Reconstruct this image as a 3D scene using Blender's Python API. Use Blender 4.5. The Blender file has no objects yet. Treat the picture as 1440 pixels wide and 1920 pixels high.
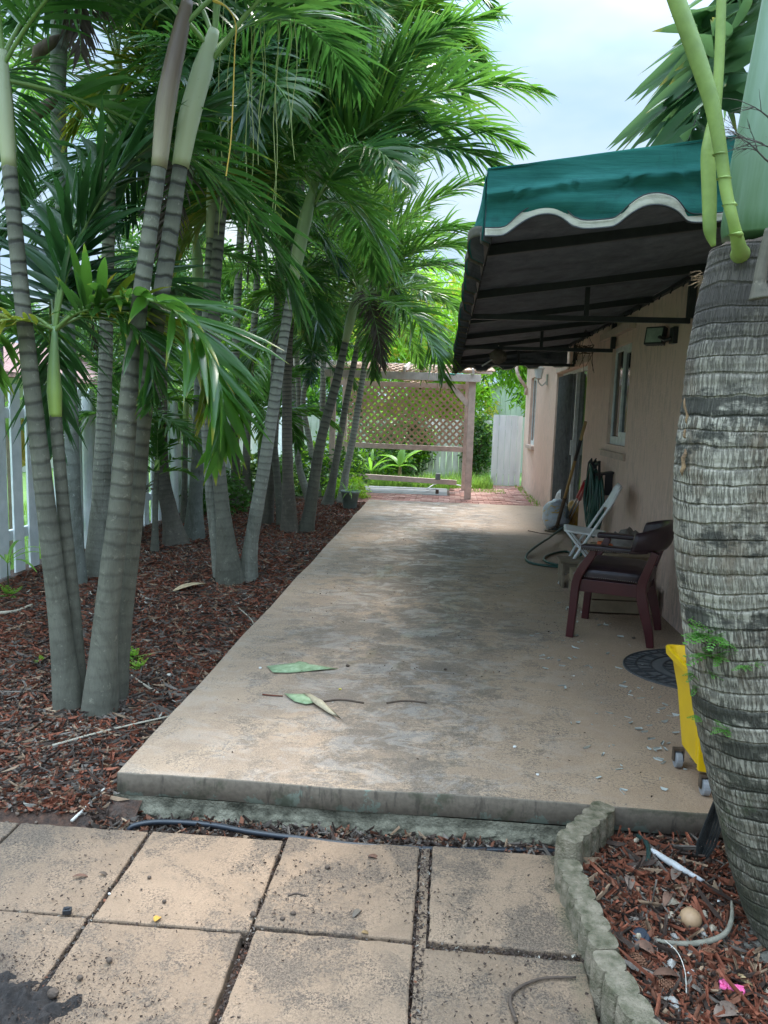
import bpy, bmesh, math, random
import numpy as np
from mathutils import Vector, Matrix, noise as mnoise
S = bpy.context.scene
R_ = math.radians
random.seed(7); rng = np.random.default_rng(11)
# ------------------------------------------------------------------ camera
YAW, PITCH, ROLL, EYE, FPX = R_(4.58), R_(-7.58), 0.030, 1.45, 1400.0
_f = Vector((-math.sin(YAW)*math.cos(PITCH), math.cos(YAW)*math.cos(PITCH), math.sin(PITCH)))
_r0 = Vector((math.cos(YAW), math.sin(YAW), 0)); _u0 = _r0.cross(_f)
_r = _r0*math.cos(ROLL)+_u0*math.sin(ROLL); _u = _u0*math.cos(ROLL)-_r0*math.sin(ROLL)
CAM = Vector((0, 0, EYE))
cd = bpy.data.cameras.new('camera'); co = bpy.data.objects.new('camera', cd); S.collection.objects.link(co)
co.matrix_world = Matrix((( _r.x, _u.x, -_f.x, 0), (_r.y, _u.y, -_f.y, 0), (_r.z, _u.z, -_f.z, EYE), (0, 0, 0, 1)))
cd.sensor_width = 36; cd.lens = FPX/1920*36; cd.clip_start = 0.05; cd.clip_end = 900
S.camera = co
# ------------------------------------------------------------------ world, sun, exposure
SUN_EL, SUN_AZ = R_(58), R_(14)          # azimuth measured from +Y towards +X
w = bpy.data.worlds.new('World'); S.world = w; w.use_nodes = True
nt = w.node_tree; nt.nodes.clear(); N = nt.nodes.new; Lk = nt.links.new
wo = N('ShaderNodeOutputWorld'); bg = N('ShaderNodeBackground'); bg.inputs[1].default_value = 0.13
sky = N('ShaderNodeTexSky'); sky.sky_type = 'NISHITA'; sky.sun_disc = False
sky.sun_elevation = SUN_EL; sky.sun_rotation = SUN_AZ; sky.air_density = 1.3; sky.dust_density = 2.5
tc = N('ShaderNodeTexCoord'); mp = N('ShaderNodeMapping'); mp.inputs['Scale'].default_value = (1.2, 1.2, 3.2)
nz = N('ShaderNodeTexNoise'); nz.inputs['Scale'].default_value = 1.6; nz.inputs['Detail'].default_value = 5; nz.inputs['Roughness'].default_value = .5
rp = N('ShaderNodeValToRGB'); rp.color_ramp.elements[0].position = .42; rp.color_ramp.elements[1].position = .66
rp.color_ramp.elements[0].color = (0, 0, 0, 1); rp.color_ramp.elements[1].color = (.95, .95, .95, 1)
mx = N('ShaderNodeMixRGB'); mx.inputs[0].default_value = .85; cl = N('ShaderNodeMixRGB'); cl.inputs[1].default_value = (4.3, 6.5, 9.3, 1); cl.inputs[2].default_value = (8.4, 9.3, 9.8, 1); Lk(cl.outputs[0], mx.inputs[2])
Lk(tc.outputs['Generated'], mp.inputs[0]); Lk(mp.outputs[0], nz.inputs['Vector']); Lk(nz.outputs['Fac'], rp.inputs[0])
Lk(rp.outputs[0], cl.inputs[0]); Lk(sky.outputs[0], mx.inputs[1]); 
# overcast: the cloud deck overhead is brighter than the sky near the horizon
sz = N('ShaderNodeSeparateXYZ'); Lk(tc.outputs['Generated'], sz.inputs[0])
el = N('ShaderNodeMapRange'); el.interpolation_type = 'SMOOTHSTEP'; el.inputs[1].default_value = .36; el.inputs[2].default_value = .85; el.inputs[3].default_value = .28; el.inputs[4].default_value = 1.75; Lk(sz.outputs[2], el.inputs[0])
ml = N('ShaderNodeVectorMath'); ml.operation = 'SCALE'; Lk(mx.outputs[0], ml.inputs[0]); Lk(el.outputs[0], ml.inputs['Scale'])
Lk(ml.outputs[0], bg.inputs[0]); Lk(bg.outputs[0], wo.inputs[0])
sl = bpy.data.lights.new('sun', 'SUN'); sl.energy = 1.5; sl.angle = R_(14); sl.color = (1, .95, .88)
so = bpy.data.objects.new('sun', sl); S.collection.objects.link(so)
sd = Vector((math.sin(SUN_AZ)*math.cos(SUN_EL), math.cos(SUN_AZ)*math.cos(SUN_EL), math.sin(SUN_EL)))
so.rotation_euler = sd.to_track_quat('Z', 'Y').to_euler()
S.view_settings.view_transform = 'Standard'; S.view_settings.look = 'None'
S.view_settings.exposure = 1.80; S.view_settings.gamma = 1.0
# ------------------------------------------------------------------ points from sight lines at a known plane
def ray(x, y): return _r*((x-720)/FPX) - _u*((y-960)/FPX) + _f
def onz(x, y, z=0.0):
    d = ray(x, y); return CAM + d*((z-EYE)/d.z)
def ony(x, y, Y):
    d = ray(x, y); return CAM + d*(Y/d.y)
def onx(x, y, X):
    d = ray(x, y); return CAM + d*(X/d.x)
# ------------------------------------------------------------------ materials
def nmat(name):
    m = bpy.data.materials.new(name); m.use_nodes = True; t = m.node_tree; t.nodes.clear()
    o = t.nodes.new('ShaderNodeOutputMaterial'); b = t.nodes.new('ShaderNodeBsdfPrincipled'); t.links.new(b.outputs[0], o.inputs[0])
    return m, t, b, o
def coords(t, kind='Object', scale=(1, 1, 1), rot=(0, 0, 0)):
    c = t.nodes.new('ShaderNodeTexCoord'); p = t.nodes.new('ShaderNodeMapping'); p.inputs['Scale'].default_value = scale
    p.inputs['Rotation'].default_value = rot
    if kind == 'World':
        g = t.nodes.new('ShaderNodeNewGeometry'); t.links.new(g.outputs['Position'], p.inputs[0])
    else: t.links.new(c.outputs[kind], p.inputs[0])
    return p.outputs[0]
def noise(t, vec, scale, detail=4, rough=.55, dist=0):
    n = t.nodes.new('ShaderNodeTexNoise'); n.inputs['Scale'].default_value = scale; n.inputs['Detail'].default_value = detail
    n.inputs['Roughness'].default_value = rough; n.inputs['Distortion'].default_value = dist
    t.links.new(vec, n.inputs['Vector']); return n.outputs['Fac']
def ramp(t, fac, stops):
    r = t.nodes.new('ShaderNodeValToRGB'); e = r.color_ramp.elements
    while len(e) < len(stops): e.new(.5)
    for k, (p, c) in enumerate(stops):
        e[k].position = p; e[k].color = (c, c, c, 1) if not hasattr(c, '__len__') else (*c, 1)
    t.links.new(fac, r.inputs[0]); return r.outputs[0]
def mix(t, fac, a, b, mode='MIX'):
    m = t.nodes.new('ShaderNodeMixRGB'); m.blend_type = mode
    for k, v in enumerate((fac, a, b)):
        if hasattr(v, 'is_linked') or hasattr(v, 'links'): t.links.new(v, m.inputs[k])
        elif k == 0: m.inputs[0].default_value = v
        else: m.inputs[k].default_value = (*v, 1)
    return m.outputs[0]
def math_(t, op, a, b=0.0, c=None, clamp=False):
    m = t.nodes.new('ShaderNodeMath'); m.operation = op; m.use_clamp = clamp
    for k, v in enumerate((a, b) if c is None else (a, b, c)):
        if hasattr(v, 'links'): t.links.new(v, m.inputs[k])
        else: m.inputs[k].default_value = v
    return m.outputs[0]
def bump(t, b, h, strength=.4, dist=.01, prev=None):
    n = t.nodes.new('ShaderNodeBump'); n.inputs['Strength'].default_value = strength; n.inputs['Distance'].default_value = dist
    t.links.new(h, n.inputs['Height'])
    if prev is not None: t.links.new(prev, n.inputs['Normal'])
    t.links.new(n.outputs[0], b.inputs['Normal']); return n.outputs[0]
def simple(name, c1, c2=None, scale=8, rough=.6, bmp=.2, stretch=(1, 1, 1), metal=0, spec=None, kind='World', detail=5, bd=.006):
    m, t, b, o = nmat(name); c2 = c2 or tuple(x*.7 for x in c1)
    v = coords(t, kind, stretch); n = noise(t, v, scale, detail, .6)
    t.links.new(ramp(t, n, [(.32, c2), (.68, c1)]), b.inputs['Base Color'])
    b.inputs['Roughness'].default_value = rough; b.inputs['Metallic'].default_value = metal
    if spec is not None: b.inputs['Specular IOR Level'].default_value = spec
    if bmp: bump(t, b, noise(t, v, scale*6, 3), bmp, bd)
    return m
def leafmat(name, c1, c2, tip=None, trans=.4, rough=.42, tipstart=.75):
    m, t, b, o = nmat(name)
    oi = t.nodes.new('ShaderNodeObjectInfo'); v = coords(t, 'Object')
    n = noise(t, v, 3.0, 3); k = math_(t, 'ADD', math_(t, 'MULTIPLY', n, .6), math_(t, 'MULTIPLY', oi.outputs['Random'], .45))
    col = ramp(t, k, [(.3, c1), (.75, c2)])
    if tip:
        uv = t.nodes.new('ShaderNodeTexCoord'); sp = t.nodes.new('ShaderNodeSeparateXYZ'); t.links.new(uv.outputs['UV'], sp.inputs[0])
        f = math_(t, 'ADD', sp.outputs[1], math_(t, 'MULTIPLY', math_(t, 'SUBTRACT', noise(t, v, 5, 2), .5), .9))
        col = mix(t, ramp(t, f, [(tipstart, 0.), (1.1 if tipstart < .9 else 1.0, .85)]), col, tip)
    t.links.new(col, b.inputs['Base Color']); b.inputs['Roughness'].default_value = rough
    tr = t.nodes.new('ShaderNodeBsdfTranslucent'); hs = mix(t, .45, col, tuple(min(1, x) for x in (c2[0]*1.9, c2[1]*1.9, c2[2]*1.0)))
    t.links.new(hs, tr.inputs[0]); ms = t.nodes.new('ShaderNodeMixShader'); ms.inputs[0].default_value = trans
    t.links.new(b.outputs[0], ms.inputs[1]); t.links.new(tr.outputs[0], ms.inputs[2]); t.links.new(ms.outputs[0], o.inputs[0])
    return m
# ------------------------------------------------------------------ objects
def wl(o):
    v = Vector((0, 0, 0))
    while o is not None: v = v + Vector(o.location); o = o.parent
    return v
def setp(o, label=None, cat=None, group=None, kind=None):
    if label: o['label'] = label
    if cat: o['category'] = cat
    if group: o['group'] = group
    if kind: o['kind'] = kind
    return o
def thing(name, label, cat, loc=(0, 0, 0), group=None):
    o = bpy.data.objects.new(name, None); S.collection.objects.link(o); o.location = loc; o.empty_display_size = .1
    return setp(o, label, cat, group)
class MB:
    def __init__(s): s.v = []; s.f = []; s.uv = []; s.mi = []; s.n = 0
    def add(s, vs, fs, uvs=None, mi=0):
        vs = np.asarray(vs, float).reshape(-1, 3)
        s.v.append(vs)
        for k, f in enumerate(fs):
            s.f.append([i+s.n for i in f]); s.mi.append(mi)
            s.uv.extend(uvs[k] if uvs is not None else [(0, 0)]*len(f))
        s.n += len(vs); return s
    def box(s, c, size, rot=None, mi=0):
        x, y, z = [q/2 for q in size]
        p = [Vector((a*x, b*y, d*z)) for a in (-1, 1) for b in (-1, 1) for d in (-1, 1)]
        if rot is not None: p = [rot @ q for q in p]
        c = Vector(c); p = [q+c for q in p]
        return s.add([tuple(q) for q in p], [(0, 1, 3, 2), (4, 6, 7, 5), (0, 4, 5, 1), (2, 3, 7, 6), (0, 2, 6, 4), (1, 5, 7, 3)], None, mi)
    def bb(s, x0, x1, y0, y1, z0, z1, mi=0): return s.box(((x0+x1)/2, (y0+y1)/2, (z0+z1)/2), (x1-x0, y1-y0, z1-z0), None, mi)
    def beam(s, a, b, w, h, up=(0, 0, 1), mi=0):
        a, b = Vector(a), Vector(b); d = (b-a); L = d.length; d.normalize(); up = Vector(up)
        sd_ = d.cross(up)
        if sd_.length < 1e-4: sd_ = d.cross(Vector((1, 0, 0)))
        sd_.normalize(); u2 = sd_.cross(d)
        M = Matrix((sd_, d, u2)).transposed()
        return s.box((a+b)/2, (w, L, h), M, mi)
    def tube(s, pts, rad, n=12, cap=True, mi=0, uvs=1.0, sq=None, noisef=0):
        pts = [Vector(p) for p in pts]; m = len(pts)
        if not hasattr(rad, '__len__'): rad = [rad]*m
        T = [(pts[min(i+1, m-1)]-pts[max(i-1, 0)]).normalized() for i in range(m)]
        a = Vector((1, 0, 0)) if abs(T[0].x) < .8 else Vector((0, 1, 0))
        if sq is not None: a = Vector(sq)
        u = (a - T[0]*a.dot(T[0])).normalized(); vs = []; vl = 0; V = []
        for i in range(m):
            u = (u - T[i]*u.dot(T[i])).normalized(); w2 = T[i].cross(u)
            if i: vl += (pts[i]-pts[i-1]).length
            V.append(vl)
            for k in range(n):
                t_ = 2*math.pi*k/n; rr = rad[i]
                if noisef: rr *= 1+noisef*mnoise.noise(Vector((math.cos(t_)*1.7, math.sin(t_)*1.7, vl*4+sum(pts[0]))))
                vs.append(tuple(pts[i]+u*(rr*math.cos(t_))+w2*(rr*math.sin(t_))))
        C = 2*math.pi*max(rad)*uvs; fs = []; uv = []
        for i in range(m-1):
            for k in range(n):
                k2 = (k+1) % n
                fs.append((i*n+k, i*n+k2, (i+1)*n+k2, (i+1)*n+k))
                uv.append([(C*k/n, V[i]), (C*(k+1)/n, V[i]), (C*(k+1)/n, V[i+1]), (C*k/n, V[i+1])])
        if cap:
            fs.append(tuple(range(n-1, -1, -1))); uv.append([(0, 0)]*n)
            fs.append(tuple((m-1)*n+k for k in range(n))); uv.append([(0, 0)]*n)
        return s.add(vs, fs, uv, mi)
    def sweep(s, pts, w, h, side, cap=True, mi=0):
        """rectangular section: w along 'side', h across"""
        pts = [Vector(p) for p in pts]; m = len(pts); vs = []
        if not hasattr(w, '__len__'): w = [w]*m
        if not hasattr(h, '__len__'): h = [h]*m
        for i in range(m):
            T = (pts[min(i+1, m-1)]-pts[max(i-1, 0)]).normalized(); sd_ = Vector(side); sd_ = (sd_-T*sd_.dot(T)).normalized(); u = T.cross(sd_)
            for a, b in ((-1, -1), (1, -1), (1, 1), (-1, 1)): vs.append(tuple(pts[i]+sd_*(a*w[i]/2)+u*(b*h[i]/2)))
        fs = [(i*4+k, i*4+(k+1) % 4, (i+1)*4+(k+1) % 4, (i+1)*4+k) for i in range(m-1) for k in range(4)]
        if cap: fs += [(3, 2, 1, 0), tuple((m-1)*4+k for k in range(4))]
        return s.add(vs, fs, None, mi)
    def ico(s, c, r, sub=1, jit=0, mi=0, rot=None):
        b = bmesh.new(); bmesh.ops.create_icosphere(b, subdivisions=sub, radius=1)
        r = Vector(r) if hasattr(r, '__len__') else Vector((r, r, r)); vs = []
        for v in b.verts:
            q = Vector((v.co.x*r.x, v.co.y*r.y, v.co.z*r.z))*(1+random.uniform(-jit, jit))
            if rot is not None: q = rot @ q
            vs.append(tuple(q+Vector(c)))
        fs = [[v.index for v in f.verts] for f in b.faces]; b.free(); return s.add(vs, fs, None, mi)
    def prism(s, poly, dirv, mi=0):
        n = len(poly); P = [Vector(p) for p in poly]; D = Vector(dirv)
        vs = [tuple(p) for p in P]+[tuple(p+D) for p in P]
        fs = [tuple(range(n-1, -1, -1)), tuple(range(n, 2*n))]+[(k, (k+1) % n, n+(k+1) % n, n+k) for k in range(n)]
        return s.add(vs, fs, None, mi)
    def grid(s, fn, nu, nv, mi=0):
        vs = [tuple(fn(i/nu, j/nv)) for j in range(nv+1) for i in range(nu+1)]
        fs = []; uv = []
        for j in range(nv):
            for i in range(nu):
                a = j*(nu+1)+i; fs.append((a, a+1, a+nu+2, a+nu+1)); uv.append([(i/nu, j/nv), ((i+1)/nu, j/nv), ((i+1)/nu, (j+1)/nv), (i/nu, (j+1)/nv)])
        return s.add(vs, fs, uv, mi)
    def build(s, name, mats, parent=None, smooth=False, bevel=0, local=False, solid=0, sub=0, segs=2, auto=None):
        vs = np.concatenate(s.v) if s.v else np.zeros((0, 3))
        if parent is not None and not local: vs = vs-np.array(wl(parent))
        me = bpy.data.meshes.new(name); me.from_pydata(vs.tolist(), [], s.f)
        ul = me.uv_layers.new(name='UVMap'); ul.data.foreach_set('uv', np.array(s.uv, dtype=np.float32).ravel())
        mats = mats if isinstance(mats, (list, tuple)) else [mats]
        for q in mats: me.materials.append(q)
        if len(mats) > 1: me.polygons.foreach_set('material_index', s.mi)
        if smooth: me.polygons.foreach_set('use_smooth', [True]*len(me.polygons))
        me.update()
        if not local: fixn(me)
        o = bpy.data.objects.new(name, me); S.collection.objects.link(o)
        if parent is not None: o.parent = parent
        if bevel:
            b = o.modifiers.new('bevel', 'BEVEL'); b.width = bevel; b.segments = segs; b.limit_method = 'ANGLE'; b.angle_limit = R_(40)
        if solid:
            b = o.modifiers.new('solid', 'SOLIDIFY'); b.thickness = solid; b.offset = 0
        if sub:
            b = o.modifiers.new('sub', 'SUBSURF'); b.levels = b.render_levels = sub
        return o
def fixn(me):
    if len(me.polygons) > 20000: return
    b = bmesh.new(); b.from_mesh(me); bmesh.ops.recalc_face_normals(b, faces=b.faces); b.to_mesh(me); b.free()
def spline(pts, k=6, closed=False):
    P = [Vector(p) for p in pts]; out = []
    for i in range(len(P)-1):
        p0 = P[i-1] if i else P[0]*2-P[1]; p3 = P[i+2] if i+2 < len(P) else P[-1]*2-P[-2]
        for j in range(k):
            t_ = j/k; a, b_ = P[i], P[i+1]
            out.append(.5*((2*a)+(b_-p0)*t_+(2*p0-5*a+4*b_-p3)*t_*t_+(3*a-p0-3*b_+p3)*t_**3))
    out.append(P[-1]); return out
def lerps(vals, n):
    x = np.linspace(0, len(vals)-1, n); return list(np.interp(x, range(len(vals)), vals))
def solo(name, mb, mats, label, cat, group=None, kind=None, **k):
    """a thing that is one mesh, its origin at its own place"""
    vs = np.concatenate(mb.v); c = (vs.max(0)+vs.min(0))/2; c[2] = vs[:, 2].min()
    mb.v = [q-c for q in mb.v]; sm = k.pop('smooth', False)
    o = mb.build(name, mats, None, smooth=sm, **k); o.location = tuple(c)
    return setp(o, label, cat, group, kind)
def gz(x, y):
    """height of the planting-bed soil"""
    z = -.115+.05*min(1, max(0, (y-3)/4))
    if y < 2.72: z -= .065*min(1, (2.72-y)/.12)
    return z+.02*mnoise.noise(Vector((x*1.3, y*1.3, 0)))+.008*mnoise.noise(Vector((x*6, y*6, 3)))
# ================================================================== THE SETTING
def soil_mat():
    m, t, b, o = nmat('soil'); v = coords(t, 'World')
    n1 = noise(t, v, 1.6, 5); n2 = noise(t, v, 30, 6, .7); n3 = noise(t, v, 90, 3)
    c = ramp(t, n2, [(.3, (.022, .014, .010)), (.5, (.062, .034, .022)), (.72, (.13, .06, .035))])
    c2 = ramp(t, n3, [(.35, (.03, .024, .02)), (.7, (.13, .115, .10))])
    c = mix(t, ramp(t, n1, [(.45, 0.), (.62, .7)]), c, c2)
    t.links.new(c, b.inputs['Base Color']); b.inputs['Roughness'].default_value = .95
    bump(t, b, math_(t, 'ADD', n2, math_(t, 'MULTIPLY', n3, .5)), .8, .02); return m
M_soil = soil_mat()
M_grass = simple('lawn_green', (.14, .26, .05), (.06, .14, .03), 12, .9, .5)
M_far = simple('far_ground', (.10, .14, .05), (.06, .08, .04), 2, .95, .3)
def ground_fn(x0, x1, y0, y1, dz=0, fz=None):
    def fn(u, v):
        x = x0+(x1-x0)*u; y = y0+(y1-y0)*v
        return (x, y, (fz or gz)(x, y)+dz)
    return fn
def bedz(x, y):
    k = min(1, max(0, (x-.50)/.04)); return -.188+.085*k+.012*mnoise.noise(Vector((x*4, y*4, 9)))
mb = MB(); mb.grid(ground_fn(-300, 300, -40, 500, 0, lambda x, y: -.24), 20, 20)
g = mb.build('ground', M_far); setp(g, 'green brown open ground beyond the fences', None, None, 'structure')
mb = MB(); mb.grid(ground_fn(-3.9, -1.15, .2, 13.2), 60, 200)
setp(mb.build('planting_bed', M_soil, smooth=True), 'dark soil of the palm bed left of the patio', kind='structure')
mb = MB(); mb.grid(ground_fn(-1.2, 1.9, .4, 2.9, 0, lambda x, y: bedz(x, y)), 90, 70)
setp(mb.build('soil', M_soil, smooth=True), 'dark damp soil under the pavers', kind='structure')
mb = MB(); mb.grid(ground_fn(-16, -3.85, -1, 40, 0, lambda x, y: -.12+.02*mnoise.noise(Vector((x, y, 0)))), 40, 60)
mb.grid(ground_fn(-3.9, .45, 13.1, 40, 0, lambda x, y: -.075+.03*mnoise.noise(Vector((x, y, 0)))), 30, 60)
mb.grid(ground_fn(.4, 14, 16.1, 40, 0, lambda x, y: -.09+.02*mnoise.noise(Vector((x, y, 0)))), 30, 60)
setp(mb.build('lawn', M_grass, smooth=True), 'green lawn beyond the fence and pergola', kind='structure')

# ---------------- patio slab
def slab_mat():
    m, t, b, o = nmat('patio_concrete'); v = coords(t, 'World')
    sp = t.nodes.new('ShaderNodeSeparateXYZ'); t.links.new(v, sp.inputs[0]); X, Y = sp.outputs[0], sp.outputs[1]
    vs = coords(t, 'World', (1, .55, 1)); vh = coords(t, 'World', (.75, 1.3, 1))
    big = noise(t, vs, 1.0, 6, .62, .8); med = noise(t, v, 4.2, 8, .72, .5); streak = noise(t, vh, 9, 7, .72, .3); fine = noise(t, v, 38, 6, .75); vf = noise(t, v, 210, 2)
    base = ramp(t, med, [(.35, (.29, .190, .118)), (.65, (.43, .298, .190))])
    yn = t.nodes.new('ShaderNodeMapRange'); yn.inputs[1].default_value = 2.7; yn.inputs[2].default_value = 4.6; t.links.new(Y, yn.inputs[0])
    wob = math_(t, 'MULTIPLY', math_(t, 'SUBTRACT', big, .5), 1.1)
    lane = math_(t, 'SUBTRACT', 1.0, math_(t, 'MULTIPLY', math_(t, 'ABSOLUTE', math_(t, 'SUBTRACT', X, math_(t, 'ADD', -.22, wob))), .80), clamp=True)
    lane = math_(t, 'MULTIPLY', math_(t, 'POWER', lane, .6), math_(t, 'ADD', .72, math_(t, 'MULTIPLY', yn.outputs[0], .28)))
    hard = math_(t, 'ADD', math_(t, 'ADD', math_(t, 'MULTIPLY', ramp(t, med, [(.44, 0.), (.56, 1.)]), .36), math_(t, 'MULTIPLY', ramp(t, streak, [(.44, 0.), (.56, 1.)]), .24)), math_(t, 'ADD', math_(t, 'MULTIPLY', ramp(t, fine, [(.44, 0.), (.56, 1.)]), .26), math_(t, 'MULTIPLY', ramp(t, big, [(.40, 0.), (.60, 1.)]), .30)))
    lvl = math_(t, 'ADD', hard, math_(t, 'MULTIPLY', math_(t, 'SUBTRACT', lane, .76), .95))
    c = mix(t, ramp(t, lvl, [(.34, 0.), (.52, .55), (.80, .85)]), base, (.135, .096, .066))
    c = mix(t, ramp(t, lvl, [(.66, 0.), (.86, .72)]), c, (.052, .040, .032))
    far_ = t.nodes.new('ShaderNodeMapRange'); far_.inputs[1].default_value = 5.2; far_.inputs[2].default_value = 7.5; t.links.new(Y, far_.inputs[0])
    film = ramp(t, math_(t, 'ADD', noise(t, v, 1.1, 5, .6, .5), math_(t, 'MULTIPLY', math_(t, 'SUBTRACT', fine, .5), .25)), [(.49, 0.), (.56, 1.)])
    c = mix(t, math_(t, 'MULTIPLY', film, math_(t, 'MULTIPLY', lane, math_(t, 'SUBTRACT', .66, math_(t, 'MULTIPLY', far_.outputs[0], .5)))), c, (.098, .070, .050))
    blot = ramp(t, noise(t, v, 2.3, 6, .75, 1.4), [(.60, 0.), (.66, .75)])
    c = mix(t, math_(t, 'MULTIPLY', blot, ramp(t, fine, [(.40, .3), (.55, 1.)])), c, (.085, .066, .05))
    specks = ramp(t, noise(t, v, 60, 3, .6), [(.63, 0.), (.67, .9)])
    c = mix(t, math_(t, 'MULTIPLY', specks, ramp(t, med, [(.46, 0.), (.54, 1.)])), c, (.045, .032, .024))
    gm = ramp(t, math_(t, 'ADD', math_(t, 'MULTIPLY', big, .5), math_(t, 'MULTIPLY', med, .5)), [(.43, .12), (.54, 1.)])
    g1 = ramp(t, noise(t, v, 85, 4, .65), [(.52, 0.), (.57, 1.)])
    g2 = ramp(t, noise(t, v, 150, 3, .6), [(.56, 0.), (.60, 1.)])
    c = mix(t, math_(t, 'MULTIPLY', gm, math_(t, 'MULTIPLY', math_(t, 'MAXIMUM', g1, g2), .8)), c, (.060, .042, .030))
    pale = math_(t, 'MULTIPLY', lane, ramp(t, noise(t, vh, 5, 7, .78, .8), [(.50, 0.), (.58, .62)]))
    c = mix(t, math_(t, 'MULTIPLY', pale, math_(t, 'ADD', .6, math_(t, 'MULTIPLY', far_.outputs[0], .6))), c, (.46, .44, .41))  # pale patches paint the bright sky sheen of damp spots, stronger farther off
    c = mix(t, .25, c, ramp(t, vf, [(.3, (.08, .06, .045)), (.7, (.60, .50, .39))]))
    t.links.new(c, b.inputs['Base Color'])
    wet = math_(t, 'MULTIPLY', ramp(t, noise(t, vs, 2.6, 6, .7, 1.0), [(.55, 0.), (.62, 1.)]), lane)
    t.links.new(math_(t, 'SUBTRACT', .70, math_(t, 'MULTIPLY', wet, .36)), b.inputs['Roughness'])
    bump(t, b, math_(t, 'ADD', math_(t, 'MULTIPLY', fine, .6), math_(t, 'ADD', med, math_(t, 'MULTIPLY', streak, .3))), .35, .006)
    return m
M_slab = slab_mat()
def edge_mat():
    m, t, b, o = nmat('painted_edge'); v = coords(t, 'World'); n = noise(t, v, 9, 6, .7); n2 = noise(t, v, 50, 4)
    sp = t.nodes.new('ShaderNodeSeparateXYZ'); t.links.new(v, sp.inputs[0])
    low = t.nodes.new('ShaderNodeMapRange'); low.inputs[1].default_value = -.03; low.inputs[2].default_value = -.095; t.links.new(sp.outputs[2], low.inputs[0])
    k = math_(t, 'ADD', n, math_(t, 'MULTIPLY', low.outputs[0], .16))
    c = ramp(t, n2, [(.3, (.125, .100, .074)), (.7, (.18, .148, .11))])
    c = mix(t, ramp(t, k, [(.635, 0.), (.665, .9)]), c, (.17, .20, .155))
    c = mix(t, ramp(t, noise(t, v, 4, 5, .7), [(.52, 0.), (.60, .75)]), c, (.060, .062, .035))
    c = mix(t, ramp(t, noise(t, coords(t, 'World', (1, 1, .2)), 30, 4, .7), [(.56, 0.), (.66, .6)]), c, (.05, .04, .03))
    t.links.new(c, b.inputs['Base Color']); b.inputs['Roughness'].default_value = .8; bump(t, b, n2, .3, .004); return m
M_edge = edge_mat()
M_foot = simple('mossy_concrete', (.215, .20, .145), (.030, .028, .016), 15, .95, .9, bd=.01)
X0, X1, Y0, Y1 = -1.25, 1.66, 2.72, 12.36
def edy(x): return Y0+.012*mnoise.noise(Vector((x*1.5, 0, 0)))+.004*mnoise.noise(Vector((x*9, 5, 0)))
def edx(y): return X0+.010*mnoise.noise(Vector((y*1.2, 7, 0)))+.004*mnoise.noise(Vector((y*8, 9, 0)))
mb = MB()
def slabtop(u, v):
    x = X0+(X1-X0)*u; y = Y0+(Y1-Y0)*v
    if u == 0: x = edx(y)
    if v == 0: y = edy(x)
    z = .003*mnoise.noise(Vector((x*2, y*2, 0)))
    return (x, y, z)
mb.grid(slabtop, 60, 160, 0)
nb = 60
def lip(k):  # rounded nose then face, along the near and left edges
    out = []
    off = [(0, 0), (.003, -.0015), (.0045, -.005), (.005, -.090), (.0, -.094)]
    for (d, z) in off: out.append((d, z))
    return out
vs = []; fs = []
path = [(X0+(X1-X0)*i/60, None, (0, -1)) for i in range(60, -1, -1)]
P = []
for i in range(60, -1, -1): x = X0+(X1-X0)*i/60; p = slabtop(i/60, 0); P.append((p, (0, -1)))
for j in range(1, 161): p = slabtop(0, j/160); P.append((p, (-1, 0)))
P[60] = (P[60][0], (-.7, -.7)); prof = lip(0)
for (p, d) in P:
    for (a, z) in prof: vs.append((p[0]+d[0]*a, p[1]+d[1]*a, p[2]+z))
for i in range(len(P)-1):
    for k in range(4): a = i*5+k; fs.append((a, a+1, a+6, a+5))
mb.add(vs, fs, None, 1)
sl_ = mb.build('patio_slab', [M_slab, M_edge], smooth=True)
setp(sl_, 'long stained tan concrete patio slab under the awning', kind='structure')
mb = MB()
def foot(u, v):
    x = X0-.02+(2.0)*u; k = v
    kk = max(0, (k-.42)/.58)
    y = Y0-.002-.004*k-.030*kk+kk**.5*(.016*mnoise.noise(Vector((x*5, k*3, 0)))-.016*mnoise.noise(Vector((x*16, k*5, 2)))+.012*mnoise.noise(Vector((x*45, k*12, 4))))
    z = -.093-.085*k+kk*.014*mnoise.noise(Vector((x*9, k*4, 5)))
    return (x, y, z)
mb.grid(foot, 420, 16); setp(mb.build('slab_footing', M_foot, smooth=True), 'rough mossy footing under the slab edge', kind='structure')

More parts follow.
